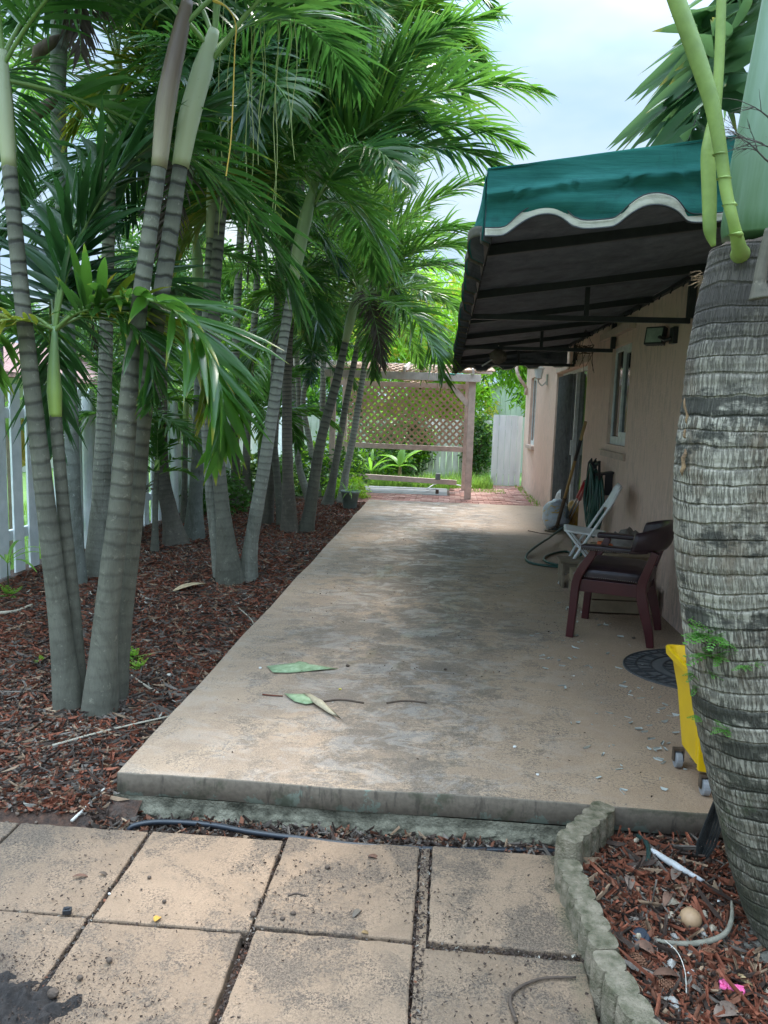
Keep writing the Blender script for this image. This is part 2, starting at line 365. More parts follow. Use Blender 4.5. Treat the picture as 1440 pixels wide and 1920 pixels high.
# ---------------- pavers
def paver_mat():
    m, t, b, o = nmat('paver_concrete'); v = coords(t, 'World'); oi = t.nodes.new('ShaderNodeObjectInfo')
    med = noise(t, v, 7, 7, .65, .4); fine = noise(t, v, 90, 5, .75); big = noise(t, v, 2.6, 6, .65, .8); vf = noise(t, v, 350, 2)
    c = ramp(t, math_(t, 'ADD', math_(t, 'MULTIPLY', med, .7), math_(t, 'MULTIPLY', oi.outputs['Random'], .25)), [(.35, (.185, .120, .073)), (.62, (.315, .210, .132))])
    hd = math_(t, 'ADD', math_(t, 'ADD', math_(t, 'MULTIPLY', ramp(t, big, [(.43, 0.), (.57, 1.)]), .62), math_(t, 'MULTIPLY', ramp(t, med, [(.46, 0.), (.54, 1.)]), .22)), math_(t, 'MULTIPLY', ramp(t, fine, [(.47, 0.), (.55, 1.)]), .36))
    dirt = ramp(t, hd, [(.52, 0.), (.80, .70), (1.05, .98)])
    c = mix(t, math_(t, 'MULTIPLY', dirt, .9), c, (.085, .064, .046))
    c = mix(t, ramp(t, noise(t, v, 120, 2), [(.66, 0.), (.70, .9)]), c, (.03, .024, .018))
    c = mix(t, ramp(t, noise(t, v, 3.4, 6, .75, 1.2), [(.56, 0.), (.64, .55)]), c, (.10, .072, .05))
    c = mix(t, .22, c, ramp(t, vf, [(.3, (.09, .065, .05)), (.7, (.46, .34, .23))]))
    gm = ramp(t, math_(t, 'ADD', math_(t, 'MULTIPLY', big, .5), math_(t, 'MULTIPLY', med, .5)), [(.43, .12), (.54, 1.)])
    g1 = ramp(t, noise(t, v, 130, 4, .65), [(.52, 0.), (.57, 1.)])
    g2 = ramp(t, noise(t, v, 240, 3, .6), [(.56, 0.), (.60, 1.)])
    c = mix(t, math_(t, 'MULTIPLY', gm, math_(t, 'MULTIPLY', math_(t, 'MAXIMUM', g1, g2), .85)), c, (.060, .042, .030))
    sp = t.nodes.new('ShaderNodeSeparateXYZ'); t.links.new(v, sp.inputs[0])
    mr = t.nodes.new('ShaderNodeMapRange'); mr.inputs[1].default_value = .40; mr.inputs[2].default_value = .50; t.links.new(sp.outputs[0], mr.inputs[0])
    c = mix(t, math_(t, 'MULTIPLY', mr.outputs[0], ramp(t, math_(t, 'ADD', med, math_(t, 'MULTIPLY', fine, .2)), [(.5, .0), (.68, .9)])), c, (.045, .065, .025))
    # soot-like soil spill in the near left corner
    d = math_(t, 'ADD', math_(t, 'MULTIPLY', math_(t, 'ADD', sp.outputs[0], 1.22), 1.0), math_(t, 'MULTIPLY', math_(t, 'SUBTRACT', sp.outputs[1], 1.66), 1.3))
    c = mix(t, ramp(t, math_(t, 'ADD', d, math_(t, 'MULTIPLY', math_(t, 'SUBTRACT', fine, .5), .5)), [(.16, .97), (.34, 0.)]), c, (.035, .028, .024))
    t.links.new(c, b.inputs['Base Color']); b.inputs['Roughness'].default_value = .85
    bump(t, b, math_(t, 'ADD', fine, med), .45, .005); return m
M_pav = paver_mat()
pav = [(-2.04, -1.56, 2.06, 2.53, 'cut tan paver at the far left corner beside the mulch', 0), (-1.54, -1.055, 2.07, 2.535, 'tan paver with white scuffed edge below the slab corner', .6),
       (-1.03, -.545, 2.06, 2.54, 'stained tan paver second from left along the slab', .3), (-.525, -.045, 2.085, 2.565, 'raised tan paver with a dark seed pod below the slab middle', -.4),
       (.012, .485, 2.09, 2.58, 'tan paver beside the upper scalloped edging', -.5), (-1.56, -1.055, 1.55, 2.045, 'tan paver blackened by spilled soil at lower left', .5),
       (-1.03, -.56, 1.53, 2.035, 'tan paver in the near row left of the wide black joint', .8), (-.52, -.045, 1.55, 2.055, 'tan paver in the near row right of the wide black joint', -.3),
       (.0, .46, 1.56, 2.045, 'near row tan paver with a dark curled twig beside the edging', 0)]
for i, (xa, xb, ya, yb, lab, rz) in enumerate(pav):
    xa -= .004; xb += .005; ya, yb = (ya-.012, yb) if ya > 2 else (ya, yb+.006)
    mb = MB(); zt = -.130+(.006 if i == 3 else 0)+random.uniform(-.003, .003)
    nx = 14
    ja = lambda s_: .006*mnoise.noise(Vector((s_*12, i*3.1, 0)))
    ring = [(xa+(xb-xa)*k/nx, ya+ja(k/nx)) for k in range(nx)]+[(xb+ja(2+k/nx), ya+(yb-ya)*k/nx) for k in range(nx)]+[(xb-(xb-xa)*k/nx, yb+ja(4+k/nx)) for k in range(nx)]+[(xa+ja(6+k/nx), yb-(yb-ya)*k/nx) for k in range(nx)]
    cx, cy = (xa+xb)/2, (ya+yb)/2; c_, s_ = math.cos(R_(rz)), math.sin(R_(rz))
    ring = [(cx+(x-cx)*c_-(y-cy)*s_, cy+(x-cx)*s_+(y-cy)*c_, zt-.05) for x, y in ring]
    mb.prism(ring, (0, 0, .05)); mb.v = [mb.v[0]-np.array((cx, cy, zt-.05))]
    o = mb.build('paver', M_pav, bevel=.006); o.location = (cx, cy, zt-.05); setp(o, lab, 'paver', 'concrete pavers in front of the patio')

mb = MB(); ring = [(-.030+.004*mnoise.noise(Vector((0, k*.7, 3))), 1.6+.975*k/24) for k in range(25)]+[(.0+.004*mnoise.noise(Vector((5, k*.7, 3))), 1.6+.975*k/24) for k in range(24, -1, -1)]
mb.prism([(x, y, -.18) for x, y in ring], (0, 0, .042)); solo('filler_strip', mb, M_pav, 'narrow concrete strip filling the joint beside the raised paver', 'concrete strip')
# ---------------- scalloped edging
M_edg = simple('mossy_edging', (.30, .25, .18), (.080, .078, .040), 26, .95, 1.0, bd=.008, detail=8)
def edging(a, b, n, ztop, h, lab, r=.040):
    a, b = Vector(a), Vector(b); d = (b-a); pr = Vector((-d.y, d.x, 0)).normalized(); dn = d.normalized(); st = d.length/n
    pts = []
    for sgn in (1, -1):
        for i in range(n):
            ii = i if sgn == 1 else n-1-i
            c = a+d*((ii+.5)/n)
            for k in range(7):
                th = math.pi*(k/6)
                q = c+dn*(-math.cos(th)*st*.5*sgn)+pr*sgn*(r*.66+math.sin(th)*r*.50)
                pts.append((q.x, q.y))
    mb = MB(); nr = 5; nn = len(pts); vs = []
    for j in range(nr+1):
        for k, (x, y) in enumerate(pts):
            s_ = 1 if j < nr else .90
            cx, cy = (a.x+b.x)/2, (a.y+b.y)/2
            vs.append((x+.002*mnoise.noise(Vector((x*50, y*50, j))), y, ztop-h+h*(j/nr if j < nr else 1)-(.004 if j == nr-1 else 0)))
        if j == nr:
            ax = [a+d*min(1, max(0, (Vector((x, y, 0))-Vector((a.x, a.y, 0))).dot(dn)/d.length)) for x, y in pts]
            for k in range(nn): p = vs[-nn+k]; q = ax[k]; vs[-nn+k] = (p[0]*.9+q.x*.1, p[1]*.9+q.y*.1, p[2]+.003*mnoise.noise(Vector((p[0]*60, p[1]*60, 1))))
    fs = [(j*nn+k, j*nn+(k+1) % nn, (j+1)*nn+(k+1) % nn, (j+1)*nn+k) for j in range(nr) for k in range(nn)]
    # cap made of strips between the two long sides
    m2 = nn//2; off = nr*nn
    for k in range(m2-1): fs.append((off+k, off+k+1, off+nn-2-k, off+nn-1-k))
    mb.add(vs, fs); solo('edging_block', mb, M_edg, lab, 'garden edging', 'scalloped concrete edging blocks', smooth=False)
edging((.655, 2.71, 0), (.465, 2.44, 0), 5, .015, .19, 'grey scalloped edging block standing against the slab edge', .042)
edging((.470, 2.425, 0), (.515, 1.995, 0), 6, -.045, .13, 'green mossy scalloped edging block in the middle of the row')
edging((.500, 1.975, 0), (.60, 1.50, 0), 6, -.035, .14, 'scalloped edging block nearest the bottom of the photo')

# ---------------- brick paving, pergola floor
M_brick = simple('old_brick', (.40, .20, .155), (.22, .115, .09), 9, .9, .5)
M_pink = simple('pale_brick', (.50, .33, .27), (.36, .20, .16), 9, .9, .5)
mb = MB(); y = 12.38; row = 0
mb2 = MB(); mb2.grid(ground_fn(-1.7, 1.68, 12.2, 16.5, 0, lambda x, y: -.068), 4, 4); setp(mb2.build('paving_bed', M_soil), 'dirt bed of the brick paving', kind='structure')
while y < 16.3:
    x = -1.6-(.1 if row % 2 else 0)
    while x < 1.62:
        if not (x < .06 and y > 13.8):
            z = -.05+.006*mnoise.noise(Vector((x*3, y*3, 0)))+random.uniform(-.004, .004)
            mb.box((x+.1, y+.05, z-.02), (.19, .092, .045), Matrix.Rotation(random.uniform(-.05, .05), 3, 'Z') @ Matrix.Rotation(random.uniform(-.03, .03), 3, 'X'), 0 if random.random() < .7 else 1)
        x += .2
    y += .1; row += 1
setp(mb.build('brick_paving', [M_brick, M_pink]), 'uneven red brick paving behind the patio slab', kind='structure')
M_pad = simple('grey_concrete', (.20, .21, .215), (.11, .11, .108), 4, .7, .2)
mb = MB(); mb.bb(-1.7, .06, 13.9, 15.2, -.2, -.044); setp(mb.build('pergola_floor', M_pad, bevel=.01), 'grey concrete pad under the pergola', kind='structure')

# ================================================================== HOUSE
def stucco():
    m, t, b, o = nmat('pink_stucco'); v = coords(t, 'World'); vs = coords(t, 'World', (1, 1, .25))
    n1 = noise(t, vs, 3, 6, .65); n2 = noise(t, v, 45, 5, .75); n3 = noise(t, vs, 24, 5, .7)
    c = ramp(t, n1, [(.3, (.66, .470, .375)), (.7, (.78, .575, .47))])
    c = mix(t, ramp(t, math_(t, 'ADD', math_(t, 'MULTIPLY', n1, .45), math_(t, 'MULTIPLY', n3, .55)), [(.49, 0.), (.60, .42)]), c, (.36, .265, .21))
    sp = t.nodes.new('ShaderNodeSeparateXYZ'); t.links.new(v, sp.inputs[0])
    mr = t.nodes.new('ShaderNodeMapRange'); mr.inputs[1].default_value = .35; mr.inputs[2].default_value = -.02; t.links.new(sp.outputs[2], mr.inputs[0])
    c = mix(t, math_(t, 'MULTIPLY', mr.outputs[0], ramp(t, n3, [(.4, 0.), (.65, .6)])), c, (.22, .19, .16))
    t.links.new(c, b.inputs['Base Color']); b.inputs['Roughness'].default_value = .92
    bump(t, b, math_(t, 'ADD', n2, math_(t, 'MULTIPLY', noise(t, coords(t, 'World', (1, 1, .35)), 55, 3), .8)), .75, .012); return m
M_st = stucco()
M_trim = simple('pink_trim', (.56, .42, .34), (.42, .31, .25), 10, .8, .3)
M_wf = simple('white_frame', (.72, .74, .73), (.52, .54, .52), 14, .45, .1)
M_glass, t, b, o = nmat('dark_glass'); b.inputs['Base Color'].default_value = (.010, .013, .016, 1); b.inputs['Roughness'].default_value = .09
b.inputs['Specular IOR Level'].default_value = .28
M_shut = simple('grey_shutter', (.17, .175, .175), (.09, .095, .095), 12, .5, .1)
M_roofh = simple('roof_shingle', (.22, .17, .15), (.12, .1, .09), 15, .95, .6)
M_curt = simple('dim_interior', (.07, .075, .08), (.05, .055, .06), 4, .5, 0)
WX = 1.66
house = thing('house', 'pink stucco house wall along the right side of the patio', 'house', (1.75, 9, 0))
W1 = (7.15, 7.97, 1.20, 2.17); DR = (9.30, 11.84, 0, 2.12); W2 = (14.45, 15.45, .90, 2.22); HT = 2.75
mb = MB(); xa, xb = WX, WX+.22
for (ya, yb, za, zb) in [(.9, W1[0], -.3, HT), (W1[0], W1[1], -.3, W1[2]), (W1[0], W1[1], W1[3], HT), (W1[1], DR[0], -.3, HT), (DR[0], DR[1], DR[3], HT), (DR[0], DR[1], -.3, 0.0),
                         (DR[1], W2[0], -.3, HT), (W2[0], W2[1], -.3, W2[2]), (W2[0], W2[1], W2[3], HT), (W2[1], 16.35, -.3, HT)]:
    mb.bb(xa, xb, ya, yb, za, zb)
mb.bb(xb, 9, .9, 1.1, -.3, HT); mb.bb(xb, 9, 16.15, 16.35, -.3, HT); mb.bb(8.8, 9, 1.1, 16.15, -.3, HT)
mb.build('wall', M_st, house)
mb = MB(); mb.prism([(1.45, .7, HT), (1.45, .7, HT+.1), (5.3, .7, HT+1.3), (9.3, .7, HT+.1), (9.3, .7, HT)], (0, 15.9, 0)); rf = mb.build('roof', M_roofh, house)
mb = MB(); mb.bb(xb+.03, 3.6, 1.2, 16.1, -.02, .02); mb.bb(3.6, 3.65, 1.2, 16.1, .0, HT-.05); mb.build('interior', M_curt, house)
def window(y0, y1, z0, z1, rec, labw, split=.5):
    fr = MB(); f = .05; x = WX+rec
    fr.bb(x, x+.06, y0, y0+f, z0, z1); fr.bb(x, x+.06, y1-f, y1, z0, z1); fr.bb(x, x+.06, y0+f, y1-f, z0, z0+f*1.6); fr.bb(x, x+.06, y0+f, y1-f, z1-f, z1)
    win = fr.build('window', M_wf, house, bevel=.004); 
    if labw: win['label'] = labw
    ym = y0+(y1-y0)*split
    s2 = MB(); s2.bb(x-.012, x+.03, ym-.035, ym, z0+f*1.6, z1-f); s2.bb(x-.012, x+.03, y0+f, ym-.035, z0+f*1.6, z0+f*1.6+.05)
    s2.bb(x-.012, x+.03, y0+f, y0+f+.03, z0+f*1.6+.05, z1-f); s2.bb(x-.012, x+.03, y0+f+.03, ym-.035, z1-f-.035, z1-f)
    s2.build('sash', M_wf, win, bevel=.003)
    p = MB(); p.bb(x+.012, x+.018, y0+f*.8, y1-f*.8, z0+f, z1-f*.8); p.build('pane', M_glass, win)
    return win
window(*W1, .035, 'white sliding window in the near wall'); window(*W2, .05, 'white sliding window in the far wall', .5)
mb = MB(); mb.bb(WX-.022, WX, W1[0]-.06, W1[1]+.18, 1.07, 1.135); mb.bb(WX-.035, WX-.022, W1[0]-.06, W1[1]+.18, 1.122, 1.135)
for k in range(5): mb.bb(WX-.026, WX-.022, W1[0]+.02+k*.2, W1[0]+.07+k*.2, 1.094, 1.100)
mb.build('sill_track', M_trim, house, bevel=.003)
mb = MB(); mb.bb(WX-.05, WX, W2[0]-.05, W2[1]+.05, W2[2]-.07, W2[2]); mb.build('window_sill', M_trim, house, bevel=.006)
mb = MB(); mb.bb(WX-.06, WX, W1[0]-.1, W1[1]+.4, 2.27, 2.345); mb.build('window_hood', M_trim, house, bevel=.005)
mb = MB(); mb.bb(WX-.02, WX, DR[0]-.05, DR[1]+.03, 2.125, 2.20); mb.build('door_hood', M_trim, house, bevel=.005)
# sliding door
fr = MB(); x = WX+.09
fr.bb(x, x+.07, DR[0], DR[0]+.05, 0.02, DR[3]); fr.bb(x, x+.07, DR[0]+.05, DR[1], DR[3]-.05, DR[3]); fr.bb(x, x+.07, DR[0]+.05, DR[1], 0.0, .03); fr.bb(x-.02, x+.03, 10.45, 10.50, .03, DR[3]-.05)
dr = fr.build('sliding_door', M_wf, house, bevel=.004)
p = MB(); p.bb(x+.03, x+.036, DR[0]+.05, DR[1]-.01, .03, DR[3]-.05); p.build('pane', M_glass, dr)
hd = MB(); hd.bb(x-.05, x-.02, 10.46, 10.49, .95, 1.15); hd.build('handle', M_wf, dr, bevel=.004)
sh = MB(); y = 10.62; k = 0
while y < 11.78:
    sh.beam((x-.01-(.05 if k % 2 else 0), y, .03), (x-.01-(.05 if k % 2 else 0), y, DR[3]-.06), .012, .05, (1, 0, 0) if k % 2 else (0, 1, 0)); y += .062; k += 1
sh.build('accordion_shutter', M_shut, house)
mb = MB(); mb.tube(spline([(1.47, 16.2, 2.66), (1.40, 16.0, 2.45), (1.46, 15.9, 2.25), (1.61, 15.9, 2.05)], 5), .035, 10); mb.tube([(1.61, 15.9, 2.05), (1.61, 15.9, 1.9)], .035, 10)
mb.build('downspout', M_trim, house, smooth=True)

# ================================================================== AWNING
def fabric(name, c1, c2, tr=None, rough=.8):
    m, t, b, o = nmat(name); v = coords(t, 'World', (.5, 1, 2)); n = noise(t, v, 5, 6, .7, .5); n2 = noise(t, coords(t, 'World', (.4, .4, 6)), 12, 5, .7)
    c = ramp(t, math_(t, 'ADD', math_(t, 'MULTIPLY', n, .5), math_(t, 'MULTIPLY', n2, .5)), [(.35, c2), (.62, c1)]); t.links.new(c, b.inputs['Base Color']); b.inputs['Roughness'].default_value = rough
    b.inputs['Specular IOR Level'].default_value = .25; st_ = ramp(t, noise(t, coords(t, 'World', (1, 1, .8)), 4, 7, .75, .8), [(.54, 0.), (.66, .55)]); t.links.new(mix(t, st_, c, tuple(q*.45+.01 for q in c2)), b.inputs['Base Color'])
    bump(t, b, n2, .4, .008)
    if tr:
        q = t.nodes.new('ShaderNodeBsdfTranslucent'); t.links.new(mix(t, 1.0, c, tr, 'MULTIPLY') if False else c, q.inputs[0]); s_ = t.nodes.new('ShaderNodeMixShader'); s_.inputs[0].default_value = tr
        t.links.new(b.outputs[0], s_.inputs[1]); t.links.new(q.outputs[0], s_.inputs[2]); t.links.new(s_.outputs[0], o.inputs[0])
    return m
M_green = fabric('green_canvas', (.032, .195, .165), (.012, .105, .094), .3)
M_black = fabric('black_backing', (.135, .150, .175), (.060, .070, .085))
M_cream = fabric('cream_trim', (.74, .71, .60), (.46, .44, .35), .25)
M_bframe = simple('black_metal', (.018, .022, .024), (.010, .012, .014), 20, .5, .1)
aw = thing('awning', 'green canvas awning with cream scalloped trim and black underside', 'awning', (.9, 6.6, 2.05))
AX0, AX1, AY0, AY1 = .10, 1.63, 2.60, 10.75
def az(x): return 2.255+(x-AX0)*.135
mb = MB()
def cnp(dz, dirn=1):
    def fn(u, v):
        x = AX0+(AX1-AX0)*u; y = AY0+(AY1-AY0)*v
        sag = -.018*abs(math.sin(math.pi*(y-2.65)/1.32))*math.sin(math.pi*u)
        return (x, y, az(x)+sag+dz+.004*mnoise.noise(Vector((x*4, y*2, 0))))
    return fn
mb.grid(cnp(0), 16, 90, 0); mb.grid(cnp(-.006), 16, 90, 1)
mb.build('canopy', [M_green, M_black], aw, smooth=True)
SP = .352
def scal(x, x0=0.0):
    ph = ((x-x0)/SP) % 1.0
    return .060*(math.sin(math.pi*min(1, max(0, (ph-.22)/.62)))**.75 if .22 < ph < .84 else 0)
def endpanel(yy, sgn, n=150):
    vs = []; tr = []; bk = []
    for i in range(n+1):
        x = AX0+(AX1-AX0)*i/n; zt = az(x); zb = 2.052+(x-AX0)*.075+scal(x, AX0+.0)+.004*mnoise.noise(Vector((x*10, 0, 0)))
        wob = lambda z: sgn*(.018*math.sin((x*9+z*6))*(1-(z-zb)/(zt-zb))+.010*mnoise.noise(Vector((x*5, z*14, 0)))-.026*math.exp(-((z-zt+.095-.01*math.sin(x*5))/.010)**2)+.012*math.sin(z*60+x*3)*max(0, 1-(z-zb)/.14))
        col = []
        for j in range(13):
            z = zb+(zt-zb)*j/12; col.append((x, yy+wob(z), z))
        vs.append(col)
    return vs
def sheet(cols, mb, mi=0, off=0):
    n = len(cols); m = len(cols[0]); v = [(p[0], p[1]+off, p[2]) for c in cols for p in c]
    mb.add(v, [(i*m+j, (i+1)*m+j, (i+1)*m+j+1, i*m+j+1) for i in range(n-1) for j in range(m-1)], None, mi)
for yy, sg in ((AY0, 1), (AY1, -1)):
    ep = endpanel(yy, sg); mb = MB(); sheet(ep, mb, 0); sheet(ep, mb, 1, .006*sg)
    mb.build('end_panel', [M_green, M_black], aw, smooth=True)
    tr = []
    for c in ep:
        z0 = c[0][2]; dz = .015+ (.010 if (scal(c[0][0], AX0) > .02) else .0)
        tr.append([(c[0][0], c[0][1]-.004*sg, z0-.012+(dz+.012)*k/4) for k in range(5)])
    for it in range(3):
        for i in range(1, len(tr)-1): tr[i] = [(tr[i][k][0], tr[i][k][1], (tr[i-1][k][2]+tr[i][k][2]+tr[i+1][k][2])/3) for k in range(5)]
    mb = MB(); sheet(tr, mb); mb.build('scallop_trim', M_cream, aw, smooth=True, solid=.003)
    mb = MB(); mb.tube([(q[0][0], q[0][1]-.004*sg, q[0][2]) for q in tr], .0035, 6); mb.tube([(q[0][0], q[0][1]-.006*sg, q[4][2]) for q in tr], .002, 6); mb.build('piping', M_bframe, aw, smooth=True)
mb = MB(); cols = []; n = 460
for i in range(n+1):
    y = AY0+(AY1-AY0)*i/n; s_ = scal(y, AY0); zb = 2.03+s_+.006*mnoise.noise(Vector((y*12, 3, 0)))
    cur = .034*math.sin(y*17.8+1)+.03*mnoise.noise(Vector((y*5, 1, 1)))
    cols.append([(AX0-.004-(cur+.012)*(1-j/8)**1.5, y, zb+(az(AX0)-zb)*j/8) for j in range(9)])
sheet(cols, mb, 0); cols2 = [[(p[0]+.006, p[1], p[2]) for p in c] for c in cols]; sheet(cols2, mb, 1)
mb.build('side_valance', [M_green, M_black], aw, smooth=True)
mb = MB()
for c, d in zip(cols[::1], cols[1::1]):
    pass
tr = [[(c[0][0]-.003+.0*k, c[0][1], c[0][2]-.010+.012*k) for k in range(4)] for c in cols]; sheet(tr, mb); mb.build('side_trim', simple('dark_trim', (.10, .09, .065), (.03, .03, .025), 14, .9, .3), aw, smooth=True, solid=.003)  # side trim coloured blackish brown, unlike the cream trim of the end panels
for yr in (2.66, 3.72, 5.06, 6.40, 7.72, 9.05, 10.66):
    mb = MB(); mb.beam((AX0+.03, yr, az(AX0+.03)-.036), (AX1, yr, az(AX1)-.036), .032, .05); mb.build('rafter', M_bframe, aw, bevel=.003)
mb = MB(); mb.beam((AX0+.02, AY0+.05, az(AX0)-.05), (AX0+.02, AY1-.05, az(AX0)-.05), .03, .03); mb.beam((AX0+.02, AY0+.05, 2.12), (AX0+.02, AY1-.05, 2.12), .028, .028)
y = AY0+.1
while y < AY1:      # lacing between the two edge rails
    mb.tube([(AX0+.045, y, az(AX0)-.05), (AX0+.04, y+.05, 2.12)], .005, 5); y += .11
mb.build('edge_rail', M_bframe, aw)
mb = MB(); mb.beam((AX1, AY0+.05, az(AX1)-.03), (AX1, AY1-.05, az(AX1)-.03), .03, .03); 
y = 2.8
while y < AY1: mb.tube([(AX1-.02, y, az(AX1)-.045), (AX1-.03, y+.02, az(AX1)-.08)], .006, 5); y += .3
mb.build('wall_rail', M_bframe, aw)
for yb, xm in ((5.40, .93), (7.82, .92), (10.1, .9)):
    mb = MB(); mb.beam((AX0+.03, yb, 2.135), (AX1, yb, 2.135), .032, .036); mb.beam((AX1-.001, yb, 2.153), (AX1-.001, yb, az(AX1)-.06), .045, .05, (0, 1, 0)); mb.beam((xm, yb, 2.153), (xm, yb, az(xm)-.02), .03, .03, (0, 1, 0))
    mb.build('bracket', M_bframe, aw, bevel=.002)

# ================================================================== PERGOLA
M_pw = simple('pinkish_wood', (.66, .49, .41), (.46, .34, .28), 9, .8, .35, (1, 1, 1))
M_pwp = simple('weathered_pink_wood', (.72, .60, .53), (.50, .41, .36), 7, .85, .35)
M_lat = simple('lattice_wood', (.56, .38, .26), (.42, .28, .19), 12, .8, .3)
pg = thing('pergola', 'pink wooden pergola with lattice back and sagging lattice roof', 'pergola', (-.6, 14, 0))
mb = MB(); mb.bb(.36, .48, 13.36, 13.48, -.1, 2.06); mb.build('post', M_pw, pg, bevel=.006)
mb = MB(); mb.bb(.335, .425, 14.96, 15.05, -.1, 2.25); mb.build('post', M_pw, pg, bevel=.006)
for X_ in (-2.05, ):
    mb = MB(); mb.bb(X_-.05, X_+.05, 13.36, 13.46, -.1, 2.04); mb.build('post', M_pw, pg, bevel=.006)
    mb = MB(); mb.bb(X_-.05, X_+.05, 14.96, 15.05, -.1, 2.25); mb.build('post', M_pw, pg, bevel=.006)
mb = MB(); mb.beam((-2.2, 13.32, 2.12), (.56, 13.32, 2.09), .045, .13); mb.build('beam', M_pwp, pg, bevel=.004)
mb = MB(); mb.beam((-3.2, 15.08, 2.40), (.85, 15.08, 2.33), .05, .14); mb.build('beam', M_pwp, pg, bevel=.004)
mb = MB(); mb.beam((-2.2, 15.0, 2.02), (.34, 15.0, 2.0), .04, .10); mb.build('rail', M_pw, pg, bevel=.004)
mb = MB(); mb.beam((-.02, 13.40, 2.03), (.365, 13.40, 1.62), .05, .09); mb.build('brace', M_pw, pg, bevel=.004)
mb = MB(); mb.beam((-2.0, 15.0, .79), (.335, 15.0, .765), .05, .10); mb.build('rail', M_pw, pg, bevel=.004)
mb = MB(); mb.beam((-2.0, 15.0, .17), (.24, 15.0, .10), .06, .10); mb.build('low_rail', M_pw, pg, bevel=.004)
for xr in (-1.95, -.78, .42):
    mb = MB(); mb.beam((xr, 13.25, 2.20), (xr, 15.04, 2.41), .04, .09); mb.build('rafter', M_pwp, pg, bevel=.003)
def lattice(mb, P, w_, h_, sp=.078, wd=.030, th=.008):
    """P(a,b)->point on the panel (a across, b up); slats clipped to the rectangle"""
    for s_ in (1, -1):
        k = -h_
        while k < w_+h_:
            # line a = k + s*b  (s=1) or a = k - s..
            a0, b0, a1, b1 = (k, 0, k+h_, h_) if s_ == 1 else (k+h_, 0, k, h_)
            pts = []
            ts = np.linspace(0, 1, 9)
            seg = [(a0+(a1-a0)*q, b0+(b1-b0)*q) for q in ts]
            # clip to [0,w]
            lo, hi = 0.0, 1.0
            da = a1-a0
            t0, t1 = (0-a0)/da, (w_-a0)/da
            if t0 > t1: t0, t1 = t1, t0
            lo, hi = max(0, t0), min(1, t1)
            if hi-lo > .03:
                pts = [P(a0+da*q, b0+(b1-b0)*q, s_) for q in np.linspace(lo, hi, 5)]
                nrm = (Vector(P(w_/2, h_/2+.05, 1))-Vector(P(w_/2, h_/2-.05, 1))).cross(Vector(P(w_/2+.05, h_/2, 1))-Vector(P(w_/2-.05, h_/2, 1)))
                mb.sweep(pts, th, wd, nrm.normalized())
            k += sp*math.sqrt(2)
mb = MB(); lattice(mb, lambda a, b, s_: (-1.98+a, 14.985+.009*s_, .84+b), 2.31, 1.13, .097, .040); mb.build('lattice_panel', M_lat, pg)
def rsag(a, b, s_):
    x = -2.1+a; y = 13.35+b; u = a/2.9; v = b/1.75
    return (x, y, 2.22+.21*v-.30*math.sin(math.pi*min(1, max(0, u*1.25-.15)))**2*math.sin(math.pi*v)+.008*s_)
mb = MB(); lattice(mb, rsag, 2.9, 1.72, .085, .034); mb.build('roof_lattice', M_lat, pg)

# ================================================================== FENCES
M_white = simple('white_paint', (.86, .89, .88), (.70, .75, .74), 9, .7, .25)
M_weath = simple('weathered_white_boards', (.76, .78, .73), (.34, .38, .28), 6, .9, .4, (1, 1, .3))
M_gate = simple('pale_grey_boards', (.80, .84, .86), (.64, .69, .71), 8, .8, .25, (1, 1, .2))
fx = -3.78
pf = thing('picket_fence', 'white picket fence behind the palms on the left', 'fence', (fx, 9, -.1))
y = 3.6; i = 0
while y < 17.0:
    h = 1.62+random.uniform(-.02, .02); wd = .15 if y < 10.5 else .19
    mb = MB(); mb.prism([(fx, y, -.06), (fx, y+wd, -.06), (fx, y+wd, h-.05), (fx, y+wd-.035, h), (fx, y+.035, h), (fx, y, h-.05)], (.018, 0, 0)); mb.build('picket', M_white, pf)
    y += .238 if y < 10.5 else .205; i += 1
for z in (.28, 1.35):
    mb = MB(); mb.beam((fx-.024, 3.6, z), (fx-.024, 17, z), .04, .09); mb.build('rail', M_white, pf)
for yy in (5.0, 7.44, 9.9, 12.4, 14.9):
    mb = MB(); mb.tube([(fx+.10, yy, -.1), (fx+.10, yy, 1.52)], .055, 14); mb.build('post', M_white, pf)
bf = thing('board_fence', 'weathered white board fence behind the pergola', 'fence', (-1.5, 17.4, -.1))
x = -3.75
while x < 1.02:
    mb = MB(); h = 1.32+random.uniform(-.03, .03); mb.bb(x, x+.135, 17.4, 17.42, -.15, h); mb.build('board', M_weath, bf); x += .145
mb = MB(); mb.beam((-3.7, 17.45, 1.2), (1, 17.45, 1.2), .04, .09); mb.build('rail', M_weath, bf)
gt = thing('gate', 'pale grey board gate between the far fence and the house', 'gate', (1.3, 16.4, -.05))
x = 1.0
for wd in (.13, .14, .125, .13, .11):
    mb = MB(); mb.bb(x, x+wd-.008, 16.42, 16.44, -.05, 1.47+random.uniform(-.01, .01)); mb.build('board', M_gate, gt, bevel=.003); x += wd
mb = MB(); mb.beam((1.0, 16.46, .25), (1.635, 16.46, .25), .03, .09); mb.beam((1.0, 16.46, 1.2), (1.635, 16.46, 1.2), .03, .09); mb.build('rail', M_gate, gt)
sh = thing('shed', 'pale green board shed with a low gable roof behind the gate', 'shed', (2.8, 22, -.1))
mb = MB(); x = 1.15
while x < 4.6: mb.bb(x, x+.14, 21.0, 21.03, -.1, 2.25+.28*(1-abs(x-2.9)/1.8)); x += .148
mb.bb(1.15, 4.6, 21.03, 24, -.1, 2.2); mb.build('wall', simple('shed_boards', (.55, .62, .58), (.38, .46, .42), 5, .85, .3, (1, 1, .2)), sh)
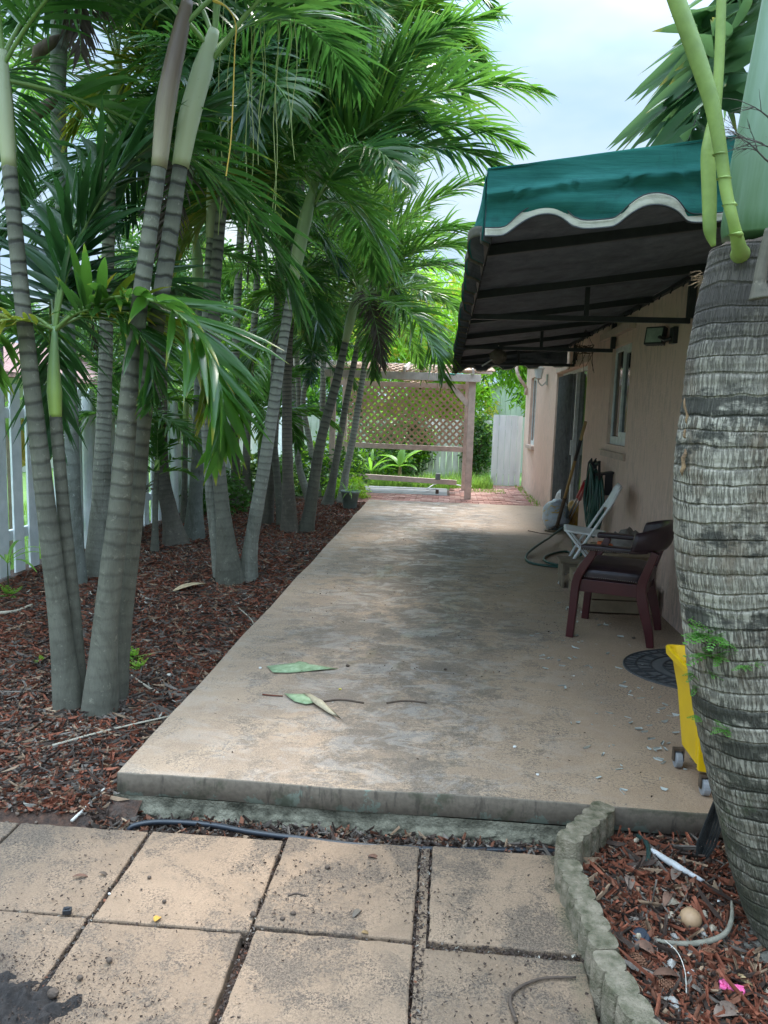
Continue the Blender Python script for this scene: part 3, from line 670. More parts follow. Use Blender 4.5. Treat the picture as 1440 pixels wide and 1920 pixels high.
mb = MB(); mb.prism([(.95, 20.9, 2.2), (2.9, 20.9, 2.75), (4.85, 20.9, 2.2), (4.85, 20.9, 2.26), (2.9, 20.9, 2.82), (.95, 20.9, 2.26)], (0, 3.3, 0)); mb.build('roof', simple('grey_roof', (.45, .48, .47), (.3, .33, .32), 8, .8, .3), sh)
# neighbour's house beyond the picket fence
def tile_mat():
    m, t, b, o = nmat('clay_tiles'); v = coords(t, 'World'); n = noise(t, v, 5, 6, .7)
    wv = t.nodes.new('ShaderNodeTexWave'); wv.inputs['Scale'].default_value = 1.3; wv.bands_direction = 'Y'; wv.inputs['Distortion'].default_value = .4; t.links.new(v, wv.inputs['Vector'])
    w2 = t.nodes.new('ShaderNodeTexWave'); w2.inputs['Scale'].default_value = 1.1; w2.bands_direction = 'Z'; t.links.new(v, w2.inputs['Vector'])
    c = ramp(t, n, [(.35, (.15, .075, .07)), (.65, (.28, .17, .15))]); t.links.new(c, b.inputs['Base Color']); b.inputs['Roughness'].default_value = .9
    bump(t, b, math_(t, 'ADD', wv.outputs['Fac'], w2.outputs['Fac']), .8, .05); return m
nh = thing('neighbour_house', 'cream house with a reddish tiled roof beyond the picket fence', 'house', (-11, 14, -.1))
M_nw = simple('cream_wall', (.62, .60, .54), (.5, .48, .42), 4, .9, .2)
mb = MB(); mb.bb(-15, -9.5, 8, 26, -.2, 2.1); mb.build('wall', M_nw, nh)
mb = MB(); mb.prism([(-8.9, 7.4, 1.95), (-8.9, 7.4, 2.05), (-12.25, 7.4, 3.1), (-15.6, 7.4, 2.15), (-15.6, 7.4, 2.05)], (0, 19, 0)); mb.build('roof', tile_mat(), nh)
for yy in (10, 13, 16.5, 20):
    mb = MB(); mb.bb(-9.5, -9.46, yy, yy+1.2, .8, 1.8); w_ = mb.build('window', M_wf, nh)
    mb = MB(); mb.bb(-9.46, -9.45, yy+.08, yy+1.12, .88, 1.72); mb.build('pane', M_glass, w_)
# ================================================================== PALMS
def trunk_mat(name, a, bcol, dark, sp=.075, amt=.85, v0=.5, v1=2.2):
    m, t, b, o = nmat(name)
    uvn = t.nodes.new('ShaderNodeTexCoord'); s_ = t.nodes.new('ShaderNodeSeparateXYZ'); t.links.new(uvn.outputs['UV'], s_.inputs[0]); oi = t.nodes.new('ShaderNodeObjectInfo')
    v = coords(t, 'World'); n = noise(t, v, 4, 5, .65); f = noise(t, coords(t, 'UV', (25, 4, 1)), 5, 5, .7); blot = noise(t, v, 26, 4, .75)
    ph = math_(t, 'ADD', math_(t, 'MULTIPLY', s_.outputs[1], 1/sp), math_(t, 'MULTIPLY', noise(t, v, 7, 2), .9))
    ph = math_(t, 'ADD', ph, math_(t, 'MULTIPLY', oi.outputs['Random'], 7))
    fr = math_(t, 'FRACT', ph)
    ring = ramp(t, fr, [(0., 1.), (.10, .9), (.22, 0.), (.80, 0.), (.93, .25), (1., 1.)])
    pale = ramp(t, fr, [(.15, 0.), (.35, 1.), (.8, .2)])
    hi = t.nodes.new('ShaderNodeMapRange'); hi.inputs[1].default_value = v0; hi.inputs[2].default_value = v1; hi.inputs[3].default_value = .12; hi.inputs[4].default_value = 1; t.links.new(s_.outputs[1], hi.inputs[0])
    c = ramp(t, math_(t, 'ADD', math_(t, 'MULTIPLY', n, .6), math_(t, 'MULTIPLY', f, .4)), [(.35, bcol), (.65, a)])
    c = mix(t, ramp(t, blot, [(.60, 0.), (.66, .5)]), c, tuple(min(1, q*1.9) for q in a))
    c = mix(t, ramp(t, noise(t, coords(t, 'World', (1, 1, .35)), 5.5, 6, .75, .6), [(.50, 0.), (.63, .6)]), c, (.055, .052, .034))
    c = mix(t, ramp(t, noise(t, v, 60, 3, .7), [(.60, 0.), (.68, .4)]), c, (.045, .042, .03))
    c = mix(t, math_(t, 'MULTIPLY', pale, math_(t, 'MULTIPLY', hi.outputs[0], .4)), c, tuple(min(1, q*1.8) for q in a))
    c = mix(t, math_(t, 'MULTIPLY', ring, math_(t, 'MULTIPLY', hi.outputs[0], amt)), c, dark)
    t.links.new(c, b.inputs['Base Color']); b.inputs['Roughness'].default_value = .85
    nrm = bump(t, b, math_(t, 'SUBTRACT', math_(t, 'MULTIPLY', f, .5), math_(t, 'MULTIPLY', ring, math_(t, 'MULTIPLY', hi.outputs[0], 1.2))), .5, .006); return m
M_tr = trunk_mat('palm_trunk_grey', (.155, .150, .112), (.078, .076, .056), (.03, .026, .022))
M_trp = trunk_mat('palm_trunk_pale', (.27, .27, .215), (.14, .14, .11), (.05, .045, .036), .06)
M_trb = trunk_mat('palm_trunk_brown', (.16, .14, .105), (.075, .065, .05), (.025, .02, .015), .05, .7)
M_trl = trunk_mat('lichen_trunk', (.22, .235, .20), (.10, .11, .09), (.06, .06, .05), .12, .4)
def shaft_mat(name, lo, hi, pinch=None):
    m, t, b, o = nmat(name); s_ = t.nodes.new('ShaderNodeSeparateXYZ'); uvn = t.nodes.new('ShaderNodeTexCoord'); t.links.new(uvn.outputs['UV'], s_.inputs[0])
    n = noise(t, coords(t, 'UV', (14, 1.2, 1)), 5, 4, .6); k = math_(t, 'ADD', s_.outputs[1], math_(t, 'MULTIPLY', math_(t, 'SUBTRACT', n, .5), .35))
    c = ramp(t, k, [(.0, lo), (.45, hi)]); c = mix(t, ramp(t, noise(t, coords(t, 'World'), 18, 5, .8), [(.62, 0.), (.72, .4)]), c, (.12, .09, .06))
    t.links.new(c, b.inputs['Base Color']); b.inputs['Roughness'].default_value = .4; bump(t, b, n, .15, .004); return m
M_cs = shaft_mat('crownshaft_green', (.40, .44, .22), (.24, .32, .13)); M_csc = shaft_mat('crownshaft_cream', (.42, .42, .24), (.40, .43, .28))
M_csb = shaft_mat('crownshaft_brown', (.32, .27, .17), (.15, .10, .075)); M_csg = shaft_mat('crownshaft_fresh', (.34, .46, .10), (.17, .27, .14))
M_lf = leafmat('palm_leaf', (.026, .085, .022), (.068, .165, .036), (.24, .22, .04), .47, .27, .90)
M_lf2 = leafmat('palm_leaf_bright', (.048, .140, .024), (.105, .225, .040), (.34, .28, .04), .50, .27, .86)
M_lf3 = leafmat('palm_leaf_deep', (.018, .062, .024), (.042, .115, .036), (.15, .15, .04), .36, .30, 1.0)
M_lfy = leafmat('palm_leaf_yellowing', (.10, .18, .02), (.22, .26, .03), (.45, .30, .03), .4, .45, .55)
M_dead = leafmat('dead_frond', (.035, .026, .018), (.085, .06, .04), None, .1, .9)
M_rach = simple('frond_stalk', (.20, .30, .08), (.12, .20, .05), 6, .45, 0)
def frond_mesh(name, L, e0, e1, n, ll, w, droop, vang, seed, fold=False, a0=62, a1=22, dens=1, mats=None, bend=0.0, t0=.13):
    rs = random.Random(seed); mb = MB(); K = 16; pts = [Vector((0, 0, 0))]; tang = []
    yaw = 0; by = bend+rs.uniform(-.15, .15)
    for i in range(K):
        t_ = (i+.5)/K; e = R_(e0+(e1-e0)*t_**1.15); yaw = by*t_
        d = Vector((math.cos(e)*math.cos(yaw), math.cos(e)*math.sin(yaw), math.sin(e))); tang.append(d); pts.append(pts[-1]+d*(L/K))
    mb.tube(pts, [max(.002, .013*(L/2)**.5*(1-.85*i/K)) for i in range(K+1)], 5, False, 1)
    def at(t_):
        q = t_*K; i = min(K-1, int(q)); return pts[i].lerp(pts[i+1], q-i), tang[i].lerp(tang[min(K-1, i+1)], q-i).normalized()
    SG = 5 if fold else 4; V = []; F = []; U = []
    prof = [.35, .9, 1, .8, .45, 0] if SG == 5 else [.4, 1, .9, .55, 0]
    g = Vector((0, 0, -1)); twist = rs.uniform(-.2, .2)
    for k in range(n):
        t_ = t0+(1-t0)*(k+.3)/n
        P, T = at(t_); Sd = g.cross(T)*-1; Sd = T.cross(Vector((0, 0, 1)))
        if Sd.length < .1: Sd = Vector((0, 1, 0))
        Sd.normalize(); Up = Sd.cross(T).normalized()
        for sg in (1, -1):
            if rs.random() > dens: continue
            a = R_(a0+(a1-a0)*t_+rs.uniform(-12, 12)); va = R_(vang*(1-.6*t_)+rs.uniform(-26, 26))
            ln = ll*rs.choice((.75, .9, 1, 1.08))*(.45+.55*math.sin(math.pi*min(1, .12+t_*.95))**.7)*(1 if t_ < .8 else 1-.9*(t_-.8))*rs.uniform(.85, 1.08)
            D = (T*math.cos(a)+(Sd*sg*math.cos(va)+Up*math.sin(va))*math.sin(a)).normalized()
            W = (T-D*T.dot(D)); W.normalize(); tw = R_(rs.uniform(-35, 35)); Nn = D.cross(W); W = W*math.cos(tw)+Nn*math.sin(tw)
            dr = droop*rs.uniform(.7, 1.3); base = len(V); p = P.copy(); dcur = D.copy()
            for j in range(SG+1):
                s_ = j/SG; ww = w*prof[j]*.5*rs.uniform(.9, 1.1)
                wv = (W-dcur*W.dot(dcur)).normalized()
                if j == SG: V.append(tuple(p))
                elif fold:
                    nn = dcur.cross(wv)*(ww*.45)
                    V.extend([tuple(p+wv*ww+nn), tuple(p), tuple(p-wv*ww+nn)])
                else: V.extend([tuple(p+wv*ww), tuple(p-wv*ww)])
                dcur = (dcur+g*dr*(.15+s_)*.55).normalized(); p = p+dcur*(ln/SG)
            if fold:
                for j in range(SG):
                    b0 = base+j*3
                    for c in (0, 1):
                        if j < SG-1: F.append((b0+c, b0+c+1, b0+c+4, b0+c+3)); U.append([(c, j/SG), (c+1, j/SG), (c+1, (j+1)/SG), (c, (j+1)/SG)])
                        else: F.append((b0+c, b0+c+1, b0+3)); U.append([(c, j/SG), (c+1, j/SG), (1, 1)])
            else:
                for j in range(SG):
                    b0 = base+j*2
                    if j < SG-1: F.append((b0, b0+1, b0+3, b0+2)); U.append([(0, j/SG), (1, j/SG), (1, (j+1)/SG), (0, (j+1)/SG)])
                    else: F.append((b0, b0+1, b0+2)); U.append([(0, j/SG), (1, j/SG), (.5, 1)])
    mb.add(V, F, U, 0)
    vs = np.concatenate(mb.v); me = bpy.data.meshes.new(name); me.from_pydata(vs.tolist(), [], mb.f)
    me.uv_layers.new(name='UVMap').data.foreach_set('uv', np.array(mb.uv, dtype=np.float32).ravel())
    for q in mats: me.materials.append(q)
    me.polygons.foreach_set('material_index', mb.mi); me.polygons.foreach_set('use_smooth', [True]*len(me.polygons)); me.update(); return me
FM = {}
ELS = [(84, 40), (66, 4), (46, -22), (26, -48), (2, -70), (-35, -82), (38, -112), (82, 24), (20, -80)]
def fmesh(style, ei, sd, mat):
    key = (style, ei, sd, mat.name)
    if key not in FM:
        e0, e1 = ELS[ei]
        if style == 'adult': FM[key] = frond_mesh('frond', 2.0, e0, e1, 80, .62, .027, .42, 24, hash((ei, sd)) % 999, False, mats=[mat, M_rach])
        elif style == 'near': FM[key] = frond_mesh('frond', 1.25, e0, e1, 34, .44, .042, .24, 18, 7+ei*10+sd, True, 60, 28, mats=[mat, M_rach])
        elif style == 'tiny': FM[key] = frond_mesh('frond', .5, e0, e1, 12, .17, .035, .12, 20, 9+ei*10+sd, False, mats=[mat, M_rach])
        elif style == 'dead': FM[key] = frond_mesh('frond', 1.3, -70, -88, 40, .5, .018, .9, -10, 3+sd, False, 40, 20, mats=[mat, mat])
    return FM[key]
def add_frond(palm, at, az, ei, scale=1, style='adult', mat=None, sd=None, roll=0):
    mat = mat or random.choice([M_lf, M_lf, M_lf2, M_lf3]); sd = random.randrange(2) if sd is None else sd
    o = bpy.data.objects.new('frond', fmesh(style, ei, sd, mat)); S.collection.objects.link(o); o.parent = palm
    o.location = Vector(at)-wl(palm); o.rotation_euler = (R_(roll), 0, R_(az)); o.scale = (scale,)*3
    if style == 'dead': o['label'] = 'dead brown hanging frond'
    return o
def crown(palm, top, n, scale=1, style='adult', mats=None, az0=None, lo=4, hi=0, skip=None):
    az0 = random.uniform(0, 360) if az0 is None else az0
    for k in range(n):
        ei = hi+int((lo-hi+.999)*k/max(1, n-1)*.999); az = (az0+137.5*k) % 360
        if skip and skip[0] < az < skip[1]: continue
        add_frond(palm, Vector(top)-Vector((0, 0, .02*k*scale)), az, ei, scale*random.uniform(.85, 1.1), style, random.choice(mats) if mats else None)
def palm(label, base, pts, wpx, mat, cs=None, csw=None, csm=None, crn=None, name='palm_tree', zb=None, lean=0.0, flare=1.35, group='slender palms in the mulch bed', k=5, Y=None):
    """base: pixel of the foot on the soil; pts: pixels up the trunk, all near the foot's own distance"""
    b = onz(base[0], base[1], -.10 if zb is None else zb); 
    if Y: b = ony(base[0], base[1], Y)
    b.z = gz(b.x, b.y); Yb = b.y
    n = len(pts); P = [b-Vector((0, 0, .06))]+[ony(x, y, Yb+lean*(i+1)/max(1, n)) for i, (x, y) in enumerate(pts)]
    r0 = [w_*Yb/FPX/2 for w_ in wpx]; r0 = r0+[r0[-1]*.97]*(n+1-len(r0)); r0[0] *= 1.22
    C = spline(P, k); rr = lerps(r0, len(C)); rr[0] = r0[0]
    rr = [r*(1+(.0 if i > 3 else .05*(3-i))) for i, r in enumerate(rr)]
    t_ = thing(name, label, 'palm', tuple(b), group)
    # ring relief: resample finely
    P2 = []; R2 = []; L = 0; 
    for i in range(len(C)-1):
        seg = (C[i+1]-C[i]).length; m = max(1, int(seg/.02))
        for j in range(m):
            q = j/m; P2.append(C[i].lerp(C[i+1], q)); R2.append((rr[i]*(1-q)+rr[i+1]*q))
    P2.append(C[-1]); R2.append(rr[-1])
    mb = MB(); mb.tube(P2, R2, 16, True, noisef=.05); mb.build('trunk', mat, t_, smooth=True)
    top = P2[-1]
    if cs:
        Q = [C[-1]-(C[-1]-C[-2]).normalized()*.01]+[ony(x, y, Yb+lean) for x, y in cs]; D = spline(Q, 6); rw = lerps([w_*Yb/FPX/2 for w_ in csw], len(D))
        mb = MB(); mb.tube(D, rw, 16, True); mb.build('crownshaft', csm or M_cs, t_, smooth=True); top = D[-1]
    if crn: crown(t_, top, **crn)
    return t_, Vector(top)
A1, a1 = palm('left palm of the nearest clump, leaning left with a pale green crownshaft', (130, 1325), [(111, 1160), (88, 966), (72, 827), (55, 688), (33, 480), (17, 310)], [46, 42, 38, 33, 31, 28, 26], M_tr,
     [(8, 200), (4, 95)], [26, 30, 18], M_csc, dict(n=9, scale=.9, az0=150, skip=(230, 340)))
A2, a2 = palm('thin young palm with a bright green crownshaft in the nearest clump', (148, 1312), [(140, 1170), (130, 1060), (120, 966), (111, 862), (104, 778)], [30, 28, 26, 25, 23, 23], M_tr,
     [(102, 735), (101, 690), (103, 612)], [23, 28, 22, 9], M_csg, None)
A3, a3 = palm('palm leaning right with a brown crownshaft in the nearest clump', (185, 1332), [(199, 1160), (222, 966), (235, 827), (247, 688), (274, 480), (299, 310)], [56, 48, 42, 38, 34, 29, 26], M_tr,
     [(312, 190), (335, 75), (352, 0)], [28, 36, 30, 20], M_csb, dict(n=8, scale=.9, az0=40, skip=(225, 330), hi=0, lo=2))
A4, a4 = palm('palm with a cream crownshaft behind the brown one in the nearest clump', (212, 1308), [(231, 1160), (253, 966), (264, 827), (281, 688), (313, 482), (339, 308)], [40, 36, 33, 32, 31, 30, 26], M_tr,
     [(355, 220), (380, 130), (402, 55)], [30, 38, 36, 18], M_csc, dict(n=8, scale=.9, az0=100, skip=(225, 330), hi=0, lo=2))
for az, ei, sc, mt, sd in [(22, 7, 1.2, M_lf3, 0), (60, 0, 1.1, M_lf3, 0), (-14, 6, 1.2, M_lf2, 0), (-20, 6, .75, M_lf, 1), (190, 6, 1.0, M_lf, 0), (110, 1, 1.1, M_lf3, 0), (150, 8, .9, M_lf2, 1), (15, 6, .9, M_lfy, 1), (240, 8, .55, M_lfy, 1), (75, 2, 1., M_lf3, 1)]:
    add_frond(A2, a2+Vector((0, 0, -.02)), az, ei, sc, 'near', mt, sd)
B1, b1 = palm('tall lichen grey palm just behind the nearest clump', (142, 1098), [(138, 930), (128, 640), (118, 400), (109, 195), (113, 20)], [34, 27, 26, 26, 27, 31], M_trl,
     [(118, -60), (120, -160)], [34, 34, 20], M_cs, dict(n=9, scale=1.0, az0=10, lo=3))
B2, b2 = palm('stout grey palm by the fence between the two nearest clumps', (180, 1085), [(189, 940), (194, 810), (197, 700), (202, 500), (208, 300)], [42, 36, 29, 26, 23, 20], M_trp,
     [(220, 180), (222, 110)], [24, 26, 12], M_cs, dict(n=9, scale=1.0, az0=80, lo=4))
B3, b3 = palm('thin seedling palm with a small crown low beside the fence', (290, 1040), [(291, 980), (292, 930), (294, 880)], [14, 12, 11, 10], M_tr, [(295, 862)], [11, 7], M_csg, dict(n=9, scale=1.0, style='tiny', mats=[M_lf2, M_lf], az0=20, lo=3))
B4, b4 = palm('dark brown swollen palm foot beside the seedling palm', (332, 1026), [(318, 960), (305, 890), (302, 780), (308, 600), (330, 420), (345, 380)], [42, 32, 26, 22, 20, 18], M_trb,
     [(352, 330), (357, 290)], [18, 20, 10], M_cs, dict(n=10, scale=.9, az0=200))
B5, b5 = palm('grey green palm with a stout foot right of the dark brown one', (363, 1014), [(366, 940), (370, 880), (374, 760), (376, 620), (372, 560)], [36, 28, 26, 22, 20], M_trl,
     [(370, 490), (366, 440)], [19, 21, 10], M_cs, dict(n=10, scale=.85, az0=20, mats=[M_lf3, M_lf]))
C2, c2 = palm('left pale palm of the middle clump with a ringed foot', (418, 1092), [(400, 960), (391, 850), (384, 740), (388, 600), (396, 445)], [26, 24, 22, 20, 19, 17], M_trp,
     [(400, 380), (402, 310), (410, 250)], [20, 26, 22, 14], M_csc, dict(n=11, scale=1.0, az0=60, lo=4))
C1, c1 = palm('broad footed palm in the middle clump with dark banded rings', (432, 1098), [(418, 960), (408, 850), (404, 700), (402, 560), (412, 430), (425, 300)], [44, 28, 26, 24, 22, 20], M_tr,
     [(432, 200), (440, 110)], [26, 30, 14], M_cs, dict(n=10, scale=1.0, az0=130, mats=[M_lf3, M_lf]))
C3, c3 = palm('pale palm leaning right from the middle clump with a green crownshaft', (462, 1092), [(472, 1010), (491, 900), (507, 800), (523, 690), (536, 610), (550, 530)], [34, 27, 25, 23, 20, 18, 17], M_trp,
     [(560, 470), (574, 405), (592, 335)], [18, 25, 24, 10], M_cs, dict(n=12, scale=1.0, az0=5, mats=[M_lf, M_lf2, M_lf], lo=3))
C4, c4 = palm('thin brown stem just right of the leaning pale palm', (500, 988), [(508, 900), (514, 840), (520, 740), (528, 640), (545, 500)], [20, 17, 14, 12, 12], M_trb, None, None, None, dict(n=9, scale=.85, az0=50))
D1, d1 = palm('dark straight palm in the third clump by the patio', (543, 1003), [(540, 900), (538, 790), (540, 650), (552, 500), (568, 300), (590, 120)], [28, 22, 19, 17, 16, 15], M_trb,
     [(600, 60), (606, 10)], [18, 20, 9], M_cs, dict(n=13, scale=1.2, az0=0, mats=[M_lf, M_lf2], lo=4))
D2, d2 = palm('slim leaning palm left in the third clump', (530, 992), [(522, 920), (515, 850), (512, 770), (516, 640), (524, 480)], [18, 15, 14, 13, 12], M_tr,
     [(528, 430), (531, 400)], [14, 16, 8], M_cs, dict(n=9, scale=.8, az0=70, mats=[M_lf3]))
D3, d3 = palm('palm leaning right in the third clump with a long green crownshaft', (572, 1002), [(582, 950), (601, 830), (626, 735), (638, 685), (648, 640)], [28, 24, 19, 17, 15, 12], M_tr,
     [(656, 605), (665, 568), (675, 535)], [13, 17, 16, 7], M_cs, dict(n=13, scale=.9, az0=15, mats=[M_lf2, M_lf2, M_lf], lo=4))
E1, e1 = palm('curved palm beside the flower pot', (612, 950), [(624, 900), (636, 830), (650, 750), (668, 660), (682, 590)], [20, 15, 13, 12, 11], M_tr,
     [(686, 560), (690, 535)], [15, 16, 8], M_cs, dict(n=12, scale=.95, az0=60, lo=4))
E2, e2 = palm('slender pale palm nearest the pergola post', (640, 946), [(648, 890), (662, 820), (672, 760), (684, 680), (692, 610)], [17, 14, 13, 12, 10], M_trp,
     [(697, 585), (700, 565)], [13, 14, 7], M_cs, dict(n=12, scale=.95, az0=120, mats=[M_lf2, M_lf], lo=4))
F4, f4 = palm('thin pale palm curving up through the third clump', (594, 934), [(590, 880), (575, 800), (568, 750), (580, 690), (592, 650)], [15, 12, 11, 10, 10], M_trp, None, None, None, dict(n=9, scale=.6, az0=30, mats=[M_lf3, M_lf]))
F5, f5 = palm('pale stem of a young palm just left of the curving one', (585, 945), [(562, 880), (554, 800), (546, 700), (545, 640)], [15, 13, 11, 10], M_trp, None, None, None, dict(n=9, scale=.6, az0=100, mats=[M_lf]))
F2, f2 = palm('grey palm close to the picket fence beyond the middle clump', (444, 950), [(442, 880), (440, 800), (442, 650), (448, 500), (455, 380)], [20, 18, 16, 15, 14], M_tr, [(457, 340), (459, 310)], [16, 17, 8], M_cs, dict(n=11, scale=1.1, az0=20, mats=[M_lf3, M_lf]))
F3, f3 = palm('second grey palm near the fence, right of its twin', (464, 940), [(462, 880), (464, 800), (470, 700), (480, 560), (488, 420)], [16, 15, 14, 13, 12], M_tr, [(490, 390), (492, 365)], [13, 14, 7], M_cs, dict(n=11, scale=1.1, az0=70, mats=[M_lf3, M_lf]))
F6, f6 = palm('tall palm standing far left before the picket fence', (2, 1055), [(0, 900), (-4, 700), (-10, 500), (-16, 250)], [26, 24, 22, 20, 20], M_trl, [(-18, 150), (-20, 60)], [22, 24, 10], M_cs, dict(n=10, scale=1.0, az0=0, lo=4))
G1, g1 = palm('distant palm between the third clump and the curved palm', (566, 925), [(566, 850), (560, 740), (556, 620), (566, 500), (578, 380)], [13, 12, 11, 10, 10], M_tr, [(580, 350), (582, 330)], [12, 13, 6], M_cs, dict(n=12, scale=1.2, az0=33, mats=[M_lf3, M_lf2]))
G2, g2 = palm('tall far palm rising behind the curved palms', (600, 915), [(604, 820), (606, 700), (612, 550), (622, 380), (640, 230)], [13, 12, 11, 10, 10], M_tr, [(644, 190), (648, 160)], [12, 13, 6], M_cs, dict(n=14, scale=1.35, az0=10, mats=[M_lf, M_lf2]))
# fronds that arch out over the patio
for (pl, top, az, ei, sc, mt) in [(C3, c3, -8, 1, .95, M_lf2), (C3, c3, 22, 2, 1.0, M_lf2), (C3, c3, -25, 0, 1.0, M_lf), (C3, c3, 5, 0, 1.0, M_lf2), (C3, c3, 40, 1, 1.1, M_lf), (D1, d1, 0, 2, 1.0, M_lf2), (D1, d1, -25, 1, 1.0, M_lf),
        (D1, d1, 25, 3, 1.1, M_lf2), (D1, d1, -45, 2, 1.1, M_lf), (G2, g2, 0, 1, 1.1, M_lf2), (G2, g2, -20, 2, 1.1, M_lf), (G2, g2, 20, 2, 1.1, M_lf2), (D3, d3, -5, 1, 1.0, M_lf2), (D3, d3, -30, 2, .95, M_lf2), (D3, d3, 20, 2, 1.0, M_lf2),
        (E2, e2, 0, 1, 1.0, M_lf2), (E2, e2, -30, 2, .9, M_lf), (E1, e1, -10, 0, 1.1, M_lf2), (A4, a4, 45, 0, .9, M_lf2), (C1, c1, 0, 1, 1.2, M_lf), (C2, c2, -20, 1, 1.1, M_lf),
        (C1, c1, -60, 1, 1.0, M_lf3), (C2, c2, 30, 2, 1.0, M_lf3), (D3, d3, 70, 3, .7, M_lf3), (E1, e1, 20, 3, .7, M_lf3)]:
    add_frond(pl, top, az, ei, sc, 'adult', mt)
for (pl, top, az, ei, sc, mt) in [(D1, d1, -20, 4, 1.05, M_lf2), (D1, d1, 18, 3, 1.05, M_lf2), (D1, d1, 0, 4, 1.05, M_lf2), (G2, g2, 0, 2, 1.1, M_lf2), (G2, g2, -15, 1, 1.1, M_lf2), (D1, d1, -10, 3, 1.1, M_lf2), (D1, d1, 10, 2, 1.0, M_lf2), (G2, g2, -8, 3, 1.15, M_lf2), (G2, g2, 8, 3, 1.15, M_lf), (G2, g2, -35, 1, 1.1, M_lf2), (C3, c3, -15, 2, 1.0, M_lf2), (D1, d1, -60, 1, 1.2, M_lf2), (D1, d1, 15, 0, 1.05, M_lf2), (A2, a2, 120, 6, .9, M_lf3), (C2, c2, -80, 3, .9, M_lf3), (C1, c1, -40, 3, .9, M_lf), (B2, b2, -30, 3, .9, M_lf3), (B1, b1, -20, 2, 1.1, M_lf3), (B2, b2, 10, 2, 1.0, M_lf3)]:
    add_frond(pl, top, az, ei, sc, 'adult', mt)
add_frond(C4, ony(505, 330, 9.65), 200, 4, 1.0, 'dead', M_dead, 0); add_frond(C4, ony(498, 340, 9.65), 20, 4, .9, 'dead', M_dead, 1); add_frond(G1, g1, 30, 4, .8, 'dead', M_dead, 1)
add_frond(E2, ony(738, 560, 12), 0, 4, .45, 'dead', M_dead, 0); add_frond(B2, ony(142, 480, 6.3), 0, 4, .6, 'dead', M_dead, 1)
for (pl, top, az, ei, sc, mt) in [(C1, c1, 200, 4, .8, M_lfy), (B2, b2, 340, 4, .8, M_lfy), (D1, d1, 200, 4, .9, M_lfy), (E1, e1, 160, 4, .7, M_lfy), (C3, c3, 180, 4, .8, M_lfy), (C2, c2, 250, 5, .7, M_dead), (B1, b1, 300, 5, .8, M_dead), (D3, d3, 300, 5, .6, M_dead), (F2, f2, 330, 5, .8, M_dead)]:
    add_frond(pl, top, az, ei, sc, 'adult', mt)
H1, h1 = palm('short young palm before the fence left of the middle clump', (236, 1030), [(238, 960), (240, 850)], [14, 12, 11], M_tr, [(241, 815), (241, 795)], [12, 12, 6], M_csg, None)
H2, h2 = palm('short young palm between the middle clump and the grey twins', (486, 962), [(487, 900), (488, 830)], [11, 10, 9], M_tr, [(488, 800), (488, 780)], [10, 10, 5], M_csg, None)
H3, h3 = palm('young palm with light green fronds behind the seedling palm', (345, 985), [(346, 900), (348, 790)], [12, 11, 10], M_tr, [(349, 760), (349, 740)], [11, 11, 5], M_csg, None)
for (pl, top, sc, a) in ((H1, h1, .85, 0), (H2, h2, 1.0, 50), (H3, h3, 1.0, 100)):
    for k in range(9): add_frond(pl, top, a+k*137.5, (0, 1, 1, 2, 2, 3, 3, 6, 8)[k], sc*random.uniform(.85, 1.1), 'near', random.choice([M_lf2, M_lf2, M_lf]))
# thin strings hanging from the cut leaf edges
M_fib = simple('hanging_string', (.42, .45, .14), (.30, .34, .10), 9, .6, 0)
for (x0_, y0_, x1_, y1_) in [(415, -60, 412, 440), (440, -40, 418, 410), (470, -60, 461, 470), (478, -60, 470, 420), (505, -50, 484, 310), (520, -60, 514, 400), (528, -60, 511, 430), (545, 0, 540, 240), (556, -40, 549, 300), (492, -20, 489, 250)]:
    mb = MB(); p = ony(x0_, y0_, 4.2); q = ony(x1_, y1_, 4.2)
    mb.tube([p.lerp(q, i/8)+Vector((.012*math.sin(i*1.3+x0_), .01*math.sin(i+y1_), 0)) for i in range(9)], .0022, 4, False); mb.build('hanging_string', M_fib, A4)
mb = MB(); st = [ony(*q, 3.5) for q in ((400, 0), (425, 14), (442, 45), (440, 100), (434, 250), (424, 330))]; mb.tube(spline(st, 5), [.008, .008, .007, .006]+[.003]*22, 6); mb.build('yellow_stalk', simple('orange_stalk', (.62, .36, .05), (.45, .3, .04), 9, .5, 0), A4)
# brown torn sheaths
M_shth = simple('brown_sheath', (.13, .085, .06), (.06, .04, .03), 9, .8, .5, (3, 3, .5))
mb = MB()
for (cx, cy, rx, a) in ((82, 210, .10, .7), (85, 95, .06, .4)):
    c = ony(cx, cy, 5.9); mb.tube([c+Vector((-.10, 0, -.10)), c+Vector((-.04, -.03, -.02)), c+Vector((.05, 0, .06)), c+Vector((.12, .02, .12))], [.02, .05, .045, .01], 8); mb.build('old_sheath', M_shth, B1, smooth=True); mb = MB()


